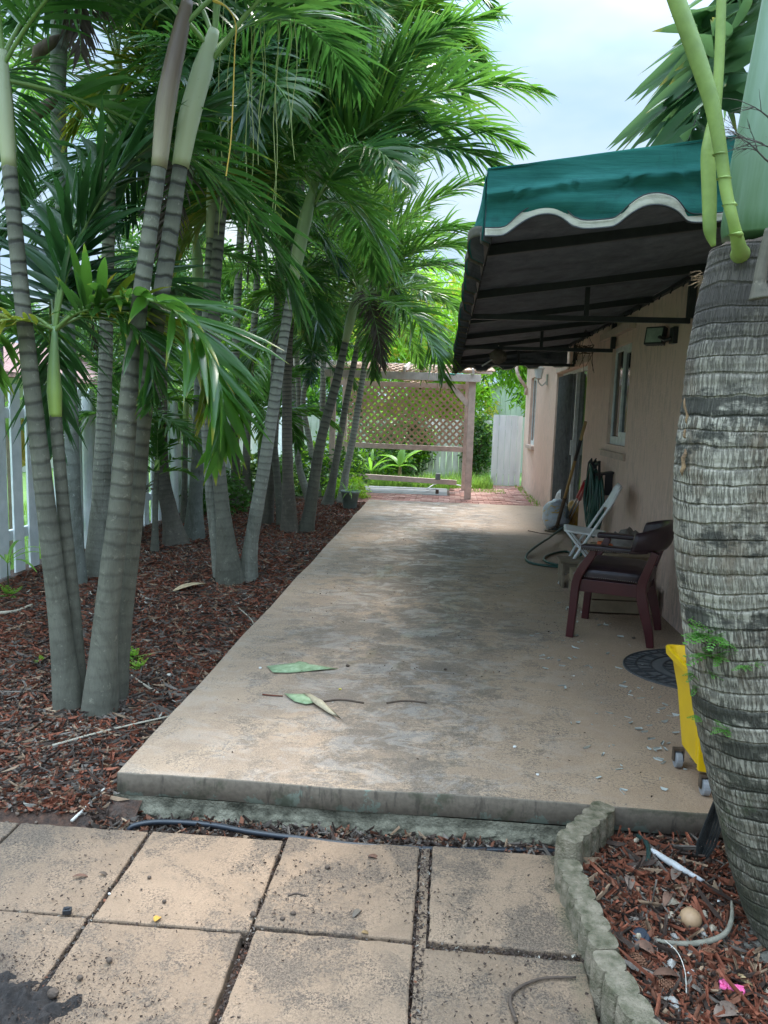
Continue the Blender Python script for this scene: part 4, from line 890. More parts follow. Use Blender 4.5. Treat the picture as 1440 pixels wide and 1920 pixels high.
# ---------------- the big palm on the right
def bigtrunk_mat():
    m, t, b, o = nmat('big_palm_bark')
    uvn = t.nodes.new('ShaderNodeTexCoord'); s_ = t.nodes.new('ShaderNodeSeparateXYZ'); t.links.new(uvn.outputs['UV'], s_.inputs[0])
    U, V = s_.outputs[0], s_.outputs[1]
    wn = noise(t, coords(t, 'World'), 5, 3); wn2 = noise(t, coords(t, 'World'), 22, 4, .7)
    vv = math_(t, 'ADD', V, math_(t, 'ADD', math_(t, 'MULTIPLY', math_(t, 'SUBTRACT', wn, .5), .035), math_(t, 'MULTIPLY', math_(t, 'SUBTRACT', wn2, .5), .008)))
    lowf = t.nodes.new('ShaderNodeTexNoise'); lowf.noise_dimensions = '1D'; lowf.inputs['Scale'].default_value = 7; lowf.inputs['Detail'].default_value = 2; t.links.new(V, lowf.inputs['W'])
    patch = ramp(t, noise(t, coords(t, 'World', (1, 1, 1.6)), 4.5, 5, .7), [(.40, .15), (.58, 1.)])
    vv = math_(t, 'ADD', vv, math_(t, 'MULTIPLY', lowf.outputs['Fac'], .045))
    ph = math_(t, 'MULTIPLY', vv, 1/.046); fr = math_(t, 'FRACT', ph); rid = math_(t, 'FLOOR', ph)
    ringline = ramp(t, fr, [(0., 1.), (.05, .9), (.13, 0.), (.90, 0.), (1., .8)])
    # vertical cracks that shift at every ring
    wh = t.nodes.new('ShaderNodeTexWhiteNoise'); wh.noise_dimensions = '1D'; t.links.new(rid, wh.inputs['W'])
    uu = math_(t, 'ADD', U, math_(t, 'MULTIPLY', wh.outputs['Value'], .8)); cb = t.nodes.new('ShaderNodeCombineXYZ'); t.links.new(math_(t, 'ADD', math_(t, 'MULTIPLY', uu, 150), math_(t, 'MULTIPLY', noise(t, coords(t, 'World'), 9, 3), 2)), cb.inputs[0]); t.links.new(math_(t, 'MULTIPLY', vv, 20), cb.inputs[1])
    vo = t.nodes.new('ShaderNodeTexNoise'); vo.inputs['Scale'].default_value = 1.0; vo.inputs['Detail'].default_value = 4; t.links.new(cb.outputs[0], vo.inputs['Vector']); st = vo.outputs['Fac']
    crack = ramp(t, st, [(.42, 1.), (.54, 0.)])
    big = noise(t, coords(t, 'World', (1, 1, 2.2)), 3.2, 6, .7); dk = math_(t, 'ADD', big, math_(t, 'MULTIPLY', math_(t, 'SUBTRACT', wh.outputs['Value'], .5), .14))
    fine = noise(t, coords(t, 'World'), 120, 3)
    c = ramp(t, math_(t, 'ADD', math_(t, 'MULTIPLY', wn, .6), math_(t, 'MULTIPLY', fine, .4)), [(.3, (.22, .195, .15)), (.7, (.41, .375, .305))])
    dark = (.052, .045, .034)
    c = mix(t, math_(t, 'MULTIPLY', math_(t, 'MULTIPLY', crack, .88), math_(t, 'ADD', .35, math_(t, 'MULTIPLY', patch, .65))), c, dark); c = mix(t, ramp(t, noise(t, coords(t, 'World', (1, 1, .5)), 8, 6, .75), [(.50, 0.), (.62, .5)]), c, (.13, .085, .05)); c = mix(t, math_(t, 'MULTIPLY', math_(t, 'MULTIPLY', ringline, .62), math_(t, 'MULTIPLY', patch, ramp(t, wn2, [(.38, .2), (.55, 1.)]))), c, dark)
    c = mix(t, ramp(t, dk, [(.515, 0.), (.575, .88)]), c, (.030, .029, .022))
    c = mix(t, ramp(t, math_(t, 'ADD', V, math_(t, 'MULTIPLY', math_(t, 'SUBTRACT', wn2, .5), .25)), [(.0, 0.)]) if False else math_(t, 'MULTIPLY', ramp(t, math_(t, 'MULTIPLY', math_(t, 'ADD', V, math_(t, 'MULTIPLY', math_(t, 'SUBTRACT', wn2, .5), .3)), .4), [(.68, 0.), (.78, .9)]), 1.0), c, (.060, .050, .042))
    # darker, greener foot
    lo = t.nodes.new('ShaderNodeMapRange'); lo.inputs[1].default_value = 1.0; lo.inputs[2].default_value = .25; t.links.new(V, lo.inputs[0])
    c = mix(t, math_(t, 'MULTIPLY', lo.outputs[0], ramp(t, wn2, [(.36, .25), (.56, .85)])), c, (.060, .062, .032))
    mossn = noise(t, coords(t, 'World'), 6, 5, .7)
    c = mix(t, math_(t, 'MULTIPLY', ramp(t, mossn, [(.56, 0.), (.66, .8)]), ramp(t, V, [(.0, 1.), (.62, .8), (1.0, 0.)])), c, (.04, .065, .015))
    t.links.new(c, b.inputs['Base Color']); b.inputs['Roughness'].default_value = .92
    h = math_(t, 'SUBTRACT', math_(t, 'MULTIPLY', fine, .3), math_(t, 'ADD', math_(t, 'MULTIPLY', crack, .7), ringline)); bump(t, b, h, .9, .007); return m
M_big = bigtrunk_mat()
BY = 2.14
LE = [(1440, 1800), (1416, 1730), (1385, 1650), (1360, 1560), (1341, 1480), (1318, 1380), (1301, 1290), (1289, 1190), (1276, 1090), (1268, 990), (1269, 880), (1281, 770), (1294, 660), (1312, 560), (1334, 470)]
RR = [.175, .165, .163, .165, .168, .172, .175, .178, .182, .183, .178, .17, .160, .148, .135]
bp = []
for (x, y), r in zip(LE, RR): p = ony(x, y, BY); bp.append(Vector((p.x+r, BY, p.z)))
BP = thing('large_palm', 'thick grey palm trunk with fibrous rings at the right edge', 'palm', (bp[0].x, BY, -.12))
CC = spline(bp, 14); RRl = lerps(RR, len(CC)); P2 = []; R2 = []
dist = 0; prev = CC[0]
for i in range(len(CC)-1):
    seg = (CC[i+1]-CC[i]).length; m = max(1, int(seg/.004))
    for j in range(m):
        q = j/m; p = CC[i].lerp(CC[i+1], q); dist += seg/m; fr = (dist/.040) % 1
        P2.append(p); R2.append((RRl[i]*(1-q)+RRl[i+1]*q)*(1+.012*(1-fr)-.016*(fr < .12))+.003*mnoise.noise(Vector((dist*9, 0, 0))))
mb = MB(); mb.tube(P2, R2, 72, True, noisef=.018); mb.build('trunk', M_big, BP, smooth=True)
M_shaft = shaft_mat('blue_green_shaft', (.07, .14, .06), (.19, .28, .20))
top = bp[-1]; cs = [top+Vector((.0, 0, -.02)), top+Vector((.03, 0, .03)), top+Vector((.075, 0, .20)), top+Vector((.115, 0, .42)), top+Vector((.16, 0, .75)), top+Vector((.2, 0, 1.1))]
cs = [Vector((ony(x, 440, BY).x, BY, ony(1400, y, BY).z)) for x, y in ((1444, 452), (1446, 420), (1452, 300), (1458, 120), (1468, -60), (1480, -300))]
D = spline(cs, 6); mb = MB(); mb.tube(D, lerps([.118, .125, .122, .105, .095, .08], len(D)), 40); mb.build('crownshaft', M_shaft, BP, smooth=True)
tpc = D[-1]
for az in (-70, -30, 10, 45): add_frond(BP, tpc+Vector((0, 0, .3)), az, 0, 1.4, 'adult', M_lf)
M_stalk = simple('green_stalk', (.27, .37, .09), (.15, .22, .05), 9, .5, .15)
mb = MB(); kk = 40; vs = []
for j in range(5):
    for k in range(kk):
        a = 6.2832*k/kk; r = (.130, .136, .134, .130, .122)[j]+.003*mnoise.noise(Vector((math.cos(a)*3, math.sin(a)*3, j))); z = top.z+(-.02, -.010, .0, .008, .014)[j]+.008*mnoise.noise(Vector((math.cos(a)*4, math.sin(a)*4, 3)))+(.018*mnoise.noise(Vector((a*9, 0, 0))) if j == 4 else 0)
        vs.append((top.x+.004*j+r*math.cos(a), BY+r*math.sin(a), z))
mb.add(vs, [(j*kk+k, j*kk+(k+1) % kk, (j+1)*kk+(k+1) % kk, (j+1)*kk+k) for j in range(4) for k in range(kk)]); mb.build('torn_collar', simple('brown_collar', (.11, .075, .05), (.045, .035, .028), 30, .9, .6, (1, 1, .3)), BP, smooth=True)
mb = MB(); q = spline([ony(1388, 476, BY-.11), ony(1386, 466, BY-.15)]+[ony(x, y, BY-.19) for x, y in ((1376, 420), (1362, 360), (1352, 290), (1336, 200), (1308, 110), (1272, 10), (1235, -90))], 8)
mb.tube(q, lerps([.024, .018, .013, .014, .015, .018, .020, .020, .018], len(q)), 14)
for (x, y) in ((1380, 440), (1368, 385), (1357, 335), (1350, 290)): c = ony(x, y, BY-.19); mb.tube([c-Vector((.001, 0, .004)), c, c+Vector((-.001, 0, .004))], [.0135, .018, .0135], 14)
mb.build('flower_stalk', M_stalk, BP, smooth=True)
mb = MB(); q = spline([ony(x, y, BY-.10) for x, y in ((1338, 462), (1331, 430), (1330, 370), (1328, 290), (1334, 250), (1344, 190), (1350, 80), (1354, -60))], 8)
mb.tube(q, lerps([.006, .016, .018, .018, .017, .012, .012, .011], len(q)), 14); mb.build('flower_stalk', M_stalk, BP, smooth=True)
mb = MB(); q = spline([ony(x, y, BY-.21) for x, y in ((1425, 560), (1424, 530), (1432, 480), (1445, 430))], 8); mb.tube(q, lerps([.026, .015, .013, .013], len(q)), 12); mb.build('flower_stalk', M_trb, BP, smooth=True)
# scar where the bark was torn
mb = MB(); pts = []
M_scar = simple('torn_bark', (.36, .23, .12), (.12, .07, .04), 40, .9, .6)
for (x0_, y0_, x1_, y1_, w_) in ((1285, 746, 1288, 796, .0035), (1286, 804, 1285, 822, .004), (1285, 842, 1280, 892, .006)):
    prof = [ony(x0_+(x1_-x0_)*k/6+random.uniform(-2.5, 2.5), y0_+(y1_-y0_)*k/6, BY-.055) for k in range(7)]
    mb.tube(prof, [w_*s_ for s_ in (.3, .8, 1, .8, 1.1, .9, .2)], 7); mb.build('bark_scar', M_scar, BP, smooth=True); mb = MB()
# dry flower twigs
M_twig = simple('dry_twig', (.10, .085, .07), (.05, .04, .035), 9, .9, 0)
mb = MB(); r2 = random.Random(5)
def twig(p, d, L, r, dep):
    q = [p]
    for i in range(5): d = (d+Vector((r2.uniform(-.2, .2), r2.uniform(-.2, .2), r2.uniform(-.2, .12)))).normalized(); q.append(q[-1]+d*L/5)
    mb.tube(q, [r*(1-.15*i) for i in range(6)], 4, False)
    if dep:
        for k in range(6): a = q[r2.randrange(1, 5)]; twig(a, (d+Vector((r2.uniform(-1.1, .6), r2.uniform(-.8, .4), r2.uniform(-.7, .6)))).normalized(), L*r2.uniform(.35, .6), r*.5, dep-1)
twig(ony(1450, 310, BY-.16), Vector((-1, -.2, .55)), .13, .0028, 2); twig(ony(1452, 280, BY-.16), Vector((-1, -.3, .05)), .14, .0022, 2); twig(ony(1450, 230, BY-.14), Vector((-.8, -.3, .4)), .12, .0022, 1)
mb.build('dry_twigs', M_twig, BP)
mb = MB(); 
for k in range(14): twig(ony(1316+r2.uniform(-4, 4), 520+r2.uniform(-14, 10), BY-.03), Vector((-1, -.2, r2.uniform(-.6, .3))), r2.uniform(.02, .045), .0009, 0)
mb.build('loose_fibre', M_scar, BP)
# roots
mb = MB()
for (az, L) in ((200, .30), (214, .24), (228, .28), (185, .22), (242, .25), (170, .18)):
    d = Vector((math.cos(R_(az)), math.sin(R_(az)), 0)); b0 = Vector((bp[0].x, BY, -.10))
    q = spline([b0+d*.12+Vector((0, 0, .05)), b0+d*.19+Vector((0, 0, .015)), b0+d*(.19+L*.4)+Vector((.01, .02, -.005)), b0+d*(.19+L*.8)+Vector((0, 0, -.03))], 5); mb.tube(q, lerps([.028, .024, .018, .008], len(q)), 8, noisef=.2)
mb.build('roots', simple('grey_root', (.17, .155, .125), (.07, .062, .05), 30, .9, .6), BP, smooth=True)
# wide torn frond hanging behind the awning corner
FB = frond_mesh('frond', .80, -66, -74, 44, .60, .066, .04, 4, 5, True, 84, 60, mats=[leafmat('wide_frond', (.05, .115, .06), (.095, .18, .09), (.50, .32, .05), .40, .45, .84), simple('dark_stalk', (.06, .05, .045), None, 8, .6, 0)], t0=.02)
o = bpy.data.objects.new('frond', FB); S.collection.objects.link(o); o.parent = BP; o.location = ony(1440, -90, 3.25)-wl(BP); o.rotation_euler = (R_(4), 0, R_(184)); o['label'] = 'wide green frond with torn yellow tips'
FBo = o
o2 = bpy.data.objects.new('frond', FB); S.collection.objects.link(o2); o2.parent = BP; o2.location = ony(1500, -190, 3.5)-wl(BP); o2.rotation_euler = (R_(-8), R_(-6), R_(172)); o2.scale = (1.15, 1.15, 1.15)
# little ferns growing on the trunk
M_fern = leafmat('fern_leaf', (.05, .16, .03), (.11, .27, .05), None, .4, .5)
def fern(mb, c, n, r, down=.2):
    for k in range(n):
        az = random.uniform(0, 6.28); el = random.uniform(-.3, .8); d = Vector((math.cos(az)*math.cos(el)*.9, -abs(math.sin(az))*math.cos(el)*.8-.1, math.sin(el)-down)).normalized()
        L = r*random.uniform(.5, 1); s_ = d.cross(Vector((0, 0, 1))).normalized(); 
        for j in range(1, 6):
            for sg in (-1, 1, 0) if j == 5 else (-1, 1):
                p = Vector(c)+d*L*j/5; e = (d*.6+s_*sg*.8).normalized() if sg else d; l = L*.34*(1.1-.1*j); w_ = e.cross(d.cross(s_)).normalized()*l*.24
                mb.add([p, p+e*l*.5+w_, p+e*l, p+e*l*.5-w_], [(0, 1, 2, 3)])
mb = MB()
def onbig(x, y):
    """front of the trunk surface under pixel (x, y)"""
    d = ray(x, y)
    for k in range(400):
        p = CAM+d*(1.5+k*.003)/d.y
        for c, r in zip(CC, RRl):
            if abs(c.z-p.z) < .02 and (Vector((c.x-p.x, c.y-p.y))).length < r: return p
    return ony(x, y, BY-.1)
for (x, y, n, r) in ((1290, 1165, 6, .035), (1318, 1185, 9, .05), (1340, 1190, 8, .045), (1326, 1225, 10, .05), (1345, 1228, 8, .04), (1300, 1262, 5, .03), (1303, 1290, 4, .025), (1310, 1340, 5, .03), (1356, 1365, 7, .045), (1365, 1205, 4, .028), (1392, 1245, 4, .025), (1412, 1243, 3, .022), (1336, 1262, 5, .025), (1285, 1190, 4, .03)):
    fern(mb, onbig(x, y)+Vector((0, -.004, 0)), int(n*1.8), r*1.35)
mb.build('fern', M_fern, BP)

# ================================================================== TREES AND SHRUBS
def leaves(mb, centres, per, L, W, spread, out=None, droop=.5, seed=0, cup=.15, mi=0):
    r = np.random.default_rng(seed); n = len(centres)*per; C_ = np.repeat(np.asarray(centres), per, 0)+r.normal(0, spread, (n, 3))
    d = r.normal(0, 1, (n, 3)); d[:, 2] = d[:, 2]*.5-droop; d /= np.linalg.norm(d, axis=1)[:, None]
    a = r.normal(0, 1, (n, 3)); s_ = np.cross(d, a); s_ /= np.linalg.norm(s_, axis=1)[:, None]; nn = np.cross(d, s_)
    l = (L*r.uniform(.6, 1.2, n))[:, None]; w_ = (W*r.uniform(.7, 1.2, n))[:, None]
    V = np.stack([C_, C_+d*l*.45+s_*w_*.5+nn*w_*cup, C_+d*l+np.array([0, 0, -1])*l*.15, C_+d*l*.45-s_*w_*.5+nn*w_*cup], 1).reshape(-1, 3)
    b = mb.n; mb.v.append(V); idx = (np.arange(n)[:, None]*4+np.arange(4)+b).tolist(); mb.f.extend(idx); mb.mi.extend([mi]*n); mb.uv.extend([(0, 0), (0, .5), (0, 1), (1, .5)]*n); mb.n += 4*n
def blob_centres(blobs, n, seed):
    r = np.random.default_rng(seed); out = []; vol = np.array([b[3]*b[4]*b[5] for b in blobs])**.67; cnt = (n*vol/vol.sum()).astype(int)
    for (x, y, z, a, b_, c), m in zip(blobs, cnt):
        u = r.normal(0, 1, (m, 3)); u /= np.linalg.norm(u, axis=1)[:, None]; u *= (r.uniform(.35, 1, m)**.5)[:, None]*(1+.18*np.sin(u[:, :1]*7+u[:, 1:2]*5)); out.append(np.array([x, y, z])+u*np.array([a, b_, c]))
    return np.concatenate(out)
M_bark = simple('tree_bark', (.16, .13, .10), (.08, .065, .05), 12, .9, .6)
def tree(label, base, h, blobs, n, per, L, W, mats, seed, name='leafy_tree', group=None, droop=.5, spread=.10, cat='tree'):
    t_ = thing(name, label, cat, base, group); b = Vector(base); r = random.Random(seed)
    mb = MB(); top = b+Vector((r.uniform(-.2, .2), r.uniform(-.2, .2), h)); mb.tube(spline([b-Vector((0, 0, .1)), b.lerp(top, .5)+Vector((.1, 0, 0)), top], 6), lerps([.05*h, .035*h, .02*h], 13), 10)
    for q in blobs: mb.tube(spline([b.lerp(top, .55), b.lerp(top, .7).lerp(Vector(q[:3]), .5)+Vector((0, 0, .2)), Vector(q[:3])], 4), lerps([.02*h, .012*h, .005*h], 9), 6)
    mb.build('trunk', M_bark, t_, smooth=True)
    mb = MB(); cs_ = blob_centres(blobs, n, seed)
    k = rng.permutation(len(cs_)); m = int(len(cs_)*.78)
    leaves(mb, cs_[k[:m]], per, L, W, spread, droop=droop, seed=seed, mi=0)
    leaves(mb, cs_[k[m:]], per, L, W, spread*.6, droop=droop, seed=seed+1, mi=1)
    mb.build('crown', mats, t_); return t_
M_mg = leafmat('mango_leaf', (.14, .32, .02), (.28, .50, .04), None, .5, .45); M_my = leafmat('new_leaf', (.42, .44, .05), (.62, .50, .09), None, .5, .5)
M_dg = leafmat('broad_leaf', (.035, .10, .02), (.08, .19, .035), None, .4, .45); M_dy = leafmat('pale_leaf', (.14, .26, .05), (.25, .36, .08), None, .45, .5)
tree('lime green mango tree with yellow new leaves behind the pergola', (-.9, 21.5, -.1), 3.2, [(-1.6, 21, 2.4, 1.7, 1.2, 1.5), (-.2, 21.3, 2.9, 1.4, 1.2, 1.5), (-.9, 22, 4.3, 2.2, 1.4, 1.5), (.5, 21.2, 1.6, .9, .9, 1.0), (-2.2, 20.8, 1.0, 1.4, .8, .9), (-.5, 20.6, 1.2, 1.0, .6, .8)], 2300, 13, .21, .055, [M_mg, M_my], 3)
tree('darker broadleaf tree left of the lime green mango', (-4.6, 22, -.1), 3.5, [(-4.8, 21.5, 3.1, 2.1, 1.4, 1.9), (-3.6, 22.5, 4.9, 2.2, 1.6, 1.7), (-5.5, 20.5, 1.4, 1.3, 1.0, 1.1), (-3.2, 20, 1.2, .9, .7, 1.0)], 1900, 12, .20, .07, [M_dg, M_mg], 5)
tree('tall dark tree in the neighbouring yard behind the middle palms', (-9, 24, -.1), 5, [(-9, 24, 5.5, 2.6, 2, 2.2), (-7, 25, 4.2, 2, 1.6, 2.2), (-10.5, 23, 3.6, 1.6, 1.5, 1.4)], 1500, 11, .25, .09, [M_dg, M_dy], 8)
tree('mango branches hanging over the shed beside the gate', (2.3, 19.4, -.1), 2.6, [(1.85, 18.8, 2.65, .65, .6, .62), (1.45, 18.9, 2.9, .7, .6, .5), (2.5, 19.3, 3.1, 1.1, .8, .8), (1.1, 19.2, 3.2, .7, .6, .5), (1.9, 18.3, 1.95, .28, .3, .35)], 420, 12, .22, .05, [M_mg, M_dg], 9, droop=.9)
tree('far pale green tree on the skyline behind the shed', (6, 30, -.1), 4, [(6, 30, 4.5, 2.5, 2, 1.8)], 400, 10, .3, .1, [M_dy, M_mg], 12)
tree('bushy tree beyond the fence at the far left', (-14, 30, -.1), 4, [(-14, 30, 4.6, 3, 2, 2), (-18, 30, 4, 2.6, 2, 2)], 700, 10, .3, .1, [M_dg, M_dy], 14)
def shrub(label, c, s_, n, L, W, mats, seed, name='shrub', droop=.1):
    t_ = thing(name, label, 'shrub', (c[0], c[1], gz(c[0], c[1]) if c[1] < 13 else -.08)); mb = MB()
    for k in range(7):
        a = random.uniform(0, 6.28); mb.tube([Vector((c[0], c[1], -.12)), Vector((c[0]+math.cos(a)*s_[0]*.4, c[1]+math.sin(a)*s_[1]*.4, c[2]+s_[2]*.4))], [.012, .004], 5)
    mb.build('stems', M_bark, t_); mb = MB(); cs_ = blob_centres([(c[0], c[1], c[2], *s_)], n, seed); m = int(n*.7)
    leaves(mb, cs_[:m], 8, L, W, .05, droop=droop, seed=seed, mi=0); leaves(mb, cs_[m:], 8, L, W, .05, droop=droop, seed=seed+1, mi=1); mb.build('foliage', mats, t_)
shrub('dark green bush behind the potted plant', (-2.3, 13.6, .35), (.8, .6, .55), 330, .10, .05, [M_dg, M_mg], 21)
shrub('leafy bush between the third clump and the pergola', (-3.1, 12.7, .25), (.55, .5, .45), 260, .10, .06, [M_dg, M_dy], 22)
shrub('vine covered bush climbing the fence under the lattice', (-1.75, 16.6, .6), (1.0, .5, .8), 480, .10, .06, [M_dg, M_mg], 23)
shrub('dark vines on the fence right of the pergola post', (.72, 17.2, .8), (.34, .12, .75), 230, .09, .06, [M_dg, M_dy], 24)
shrub('small vine patch on the fence under the lattice middle', (-.9, 17.25, .75), (.7, .12, .7), 330, .09, .05, [M_dg, M_mg], 25)
shrub('yellow green fern clump left of the flower pot', (-1.72, 12.9, .1), (.35, .3, .22), 110, .12, .03, [M_mg, M_dy], 26)
shrub('low dark bush at the fence near the grey twin palms', (-3.3, 10.6, .2), (.4, .6, .4), 160, .10, .05, [M_dg, M_dg], 27)
shrub('tall hedge mass beyond the picket fence', (-5.4, 16.5, 1.1), (.9, 3.2, 1.3), 900, .14, .07, [M_dg, M_dy], 28)
# grass
def blades(name, label, boxes, n, h, w_, mat, seed, zf=None):
    r = random.Random(seed); mb = MB(); V = []; F = []; 
    for k in range(n):
        bx = r.choice(boxes); x = r.uniform(bx[0], bx[1]); y = r.uniform(bx[2], bx[3]); z = zf(x, y) if zf else -.08; a = r.uniform(0, 6.28); hh = h*r.uniform(.4, 1.2)*(.6+.8*abs(mnoise.noise(Vector((x*1.5, y*1.5, 0))))); l = r.uniform(.1, .7)*hh
        dx, dy = math.cos(a), math.sin(a); wx, wy = -dy*w_, dx*w_; i = len(V)
        V += [(x-wx, y-wy, z), (x+wx, y+wy, z), (x+wx*.7+dx*l*.35, y+wy*.7+dy*l*.35, z+hh*.6), (x-wx*.7+dx*l*.35, y-wy*.7+dy*l*.35, z+hh*.6), (x+dx*l, y+dy*l, z+hh)]
        F += [(i, i+1, i+2, i+3), (i+3, i+2, i+4)]
    mb.add(V, F); o = mb.build(name, mat); setp(o, label, name.replace('_', ' '), None, 'stuff'); return o
M_gr = leafmat('grass_blade', (.10, .22, .03), (.22, .36, .07), None, .4, .6)
blades('tall_grass', 'unmown grass growing along the far fence', [(-1.6, .35, 15.3, 17.3), (.45, 1.0, 15.4, 17.2), (-1.6, .3, 15.25, 16)], 5200, .30, .007, M_gr, 31)
blades('short_grass', 'short lawn grass just beyond the picket fence', [(-6.5, -3.85, 4, 11)], 9000, .10, .006, M_gr, 32, lambda x, y: -.12)
blades('edge_weeds', 'small weeds along the house foot and bricks', [(1.50, 1.64, 12.6, 16.2), (.5, 1.2, 14.6, 15.4)], 500, .09, .006, M_gr, 33, lambda x, y: -.06)
# broad-leaved young plants
def blade_leaf(mb, base, az, el, L, W, bendd=.8, mi=0, wav=0):
    p = Vector(base); e = el; V = []; n = 9
    for i in range(n+1):
        s_ = i/n; d = Vector((math.cos(az)*math.cos(e), math.sin(az)*math.cos(e), math.sin(e))); side = Vector((-math.sin(az), math.cos(az), 0)); up = side.cross(d)*-1
        w_ = W*.5*math.sin(math.pi*min(1, (s_*.94+.03)))**.7; ripple = wav*math.sin(i*2.1)
        V += [tuple(p+side*w_+up*(w_*.35+ripple)), tuple(p), tuple(p-side*w_+up*(w_*.35-ripple))]; p = p+d*L/n; e -= bendd/n
    F = []; U = []
    for i in range(n):
        for c in (0, 1): a = i*3+c; F.append((a, a+1, a+4, a+3)); U.append([(c, i/n), (c+1, i/n), (c+1, (i+1)/n), (c, (i+1)/n)])
    mb.add(V, F, U, mi)
def rosette(label, cat, name, c, stem_h, ls, mat, stemmat, sr=.03, group=None):
    t_ = thing(name, label, cat, c, group); c = Vector(c); mb = MB(); mb.tube([c, c+Vector((0, 0, stem_h))], [sr, sr*.6], 8); mb.build('stem', stemmat, t_, smooth=True)
    for (az, el, L, W, bd) in ls: mb = MB(); blade_leaf(mb, c+Vector((0, 0, stem_h*.95)), R_(az), R_(el), L, W, bd); mb.build('leaf', mat, t_, smooth=True)
M_ban = leafmat('banana_leaf', (.13, .30, .04), (.22, .42, .06), None, .5, .4)
rosette('young banana plant with a broad upright leaf under the pergola', 'plant', 'banana_plant', (-.95, 15.7, -.08), .42, [(20, 55, .75, .22, .9), (150, 50, .6, .2, 1.1), (80, 70, .5, .16, .5), (200, 20, .5, .18, 1.3), (-30, 25, .45, .16, 1.2)], M_ban, simple('banana_stem', (.32, .25, .14), (.18, .13, .08), 9, .8, .3), .05)
rosette('small fan shaped green plant left of the banana plant', 'plant', 'young_palm_plant', (-1.55, 15.6, -.08), .30, [(a, e, .6, .07, .8) for a, e in ((0, 60), (35, 45), (-30, 50), (150, 60), (180, 45), (210, 50), (90, 75), (270, 55), (20, 25), (165, 25))], M_ban, M_stalk, .015)
M_cord = leafmat('red_green_strap', (.10, .045, .04), (.06, .10, .03), None, .35, .45)
rosette('dark reddish strap leaved plant between the lichen palm and the stout grey palm', 'plant', 'cordyline', (*onz(172, 1010, -.09)[:2], -.12), .95, [(a, e, .42, .07, 1.5) for a, e in ((0, 50), (60, 40), (120, 60), (180, 45), (240, 50), (300, 60), (30, 10), (150, 10), (210, 20), (330, 0))], M_cord, M_trb, .010, 'strap leaved plants along the fence')
rosette('low reddish strap leaved plant beside the seedling palm', 'plant', 'cordyline', (*onz(268, 1010, -.09)[:2], -.10), .55, [(a, e, .34, .055, 1.3) for a, e in ((0, 40), (70, 50), (140, 30), (200, 50), (260, 20), (320, 45), (30, 70))], M_cord, M_trb, .010, 'strap leaved plants along the fence')
rosette('spindly green strap leaved plant at the left edge by the pickets', 'plant', 'cordyline', (*onz(16, 1110, -.09)[:2], -.12), .28, [(a, e, .36, .03, 1.4) for a, e in ((0, 60), (50, 40), (100, 60), (170, 45), (220, 60), (300, 50), (340, 30))], M_ban, M_cord, .006, 'strap leaved plants along the fence')
rosette('upper strap leaves of a green plant at the left edge', 'plant', 'cordyline', (*onz(2, 1040, -.09)[:2], -.12), 1.5, [(a, e, .55, .085, 1.9) for a, e in ((0, 30), (330, 45), (20, 60), (-40, 15), (60, 40), (180, 50), (10, -5))], M_lf2, M_trb, .012, 'strap leaved plants along the fence')
def weed(label, c, n, r, mat):
    mb = MB(); fern(mb, c, n, r, -.3); o = solo('weed', mb, mat, label, 'weed', 'weeds sprouting in the mulch')
M_weed = leafmat('weed_leaf', (.16, .34, .05), (.28, .48, .08), None, .4, .5)
for (x, y, n, r, lab) in ((252, 1232, 22, .13, 'light green feathery weed beside the foot of the nearest clump'), (262, 1252, 12, .10, 'low light green weed in front of the feathery one'), (78, 1240, 7, .06, 'tiny weed left of the nearest clump'), (20, 1120, 14, .14, 'green weed tuft at the left edge')):
    p = onz(x, y, -.1); p.z = gz(p.x, p.y)+.015; weed(lab, p, n, r, M_weed)
# flower pot
pp = onz(656, 955, -.08); pot = thing('flower_pot', 'grey green plastic pot with sprawling plants beside the patio edge', 'flower pot', tuple(pp))
mb = MB(); n = 24
prof = [(.10, 0), (.14, .26), (.155, .265), (.155, .30), (.135, .30), (.125, .22)]
vs = [(pp.x+r*math.cos(6.2832*k/n), pp.y+r*math.sin(6.2832*k/n), pp.z+z) for r, z in prof for k in range(n)]
mb.add(vs, [(i*n+k, i*n+(k+1) % n, (i+1)*n+(k+1) % n, (i+1)*n+k) for i in range(len(prof)-1) for k in range(n)]+[tuple(5*n+k for k in range(n))]); mb.build('pot', simple('pot_plastic', (.20, .25, .23), (.12, .16, .14), 9, .5, .2), pot, smooth=True)
mb = MB()
for k in range(26): blade_leaf(mb, pp+Vector((random.uniform(-.08, .08), random.uniform(-.08, .08), .24)), random.uniform(0, 6.28), random.uniform(.5, 1.5), random.uniform(.15, .36), .018, 1.6)
mb.build('plant', M_ban, pot)
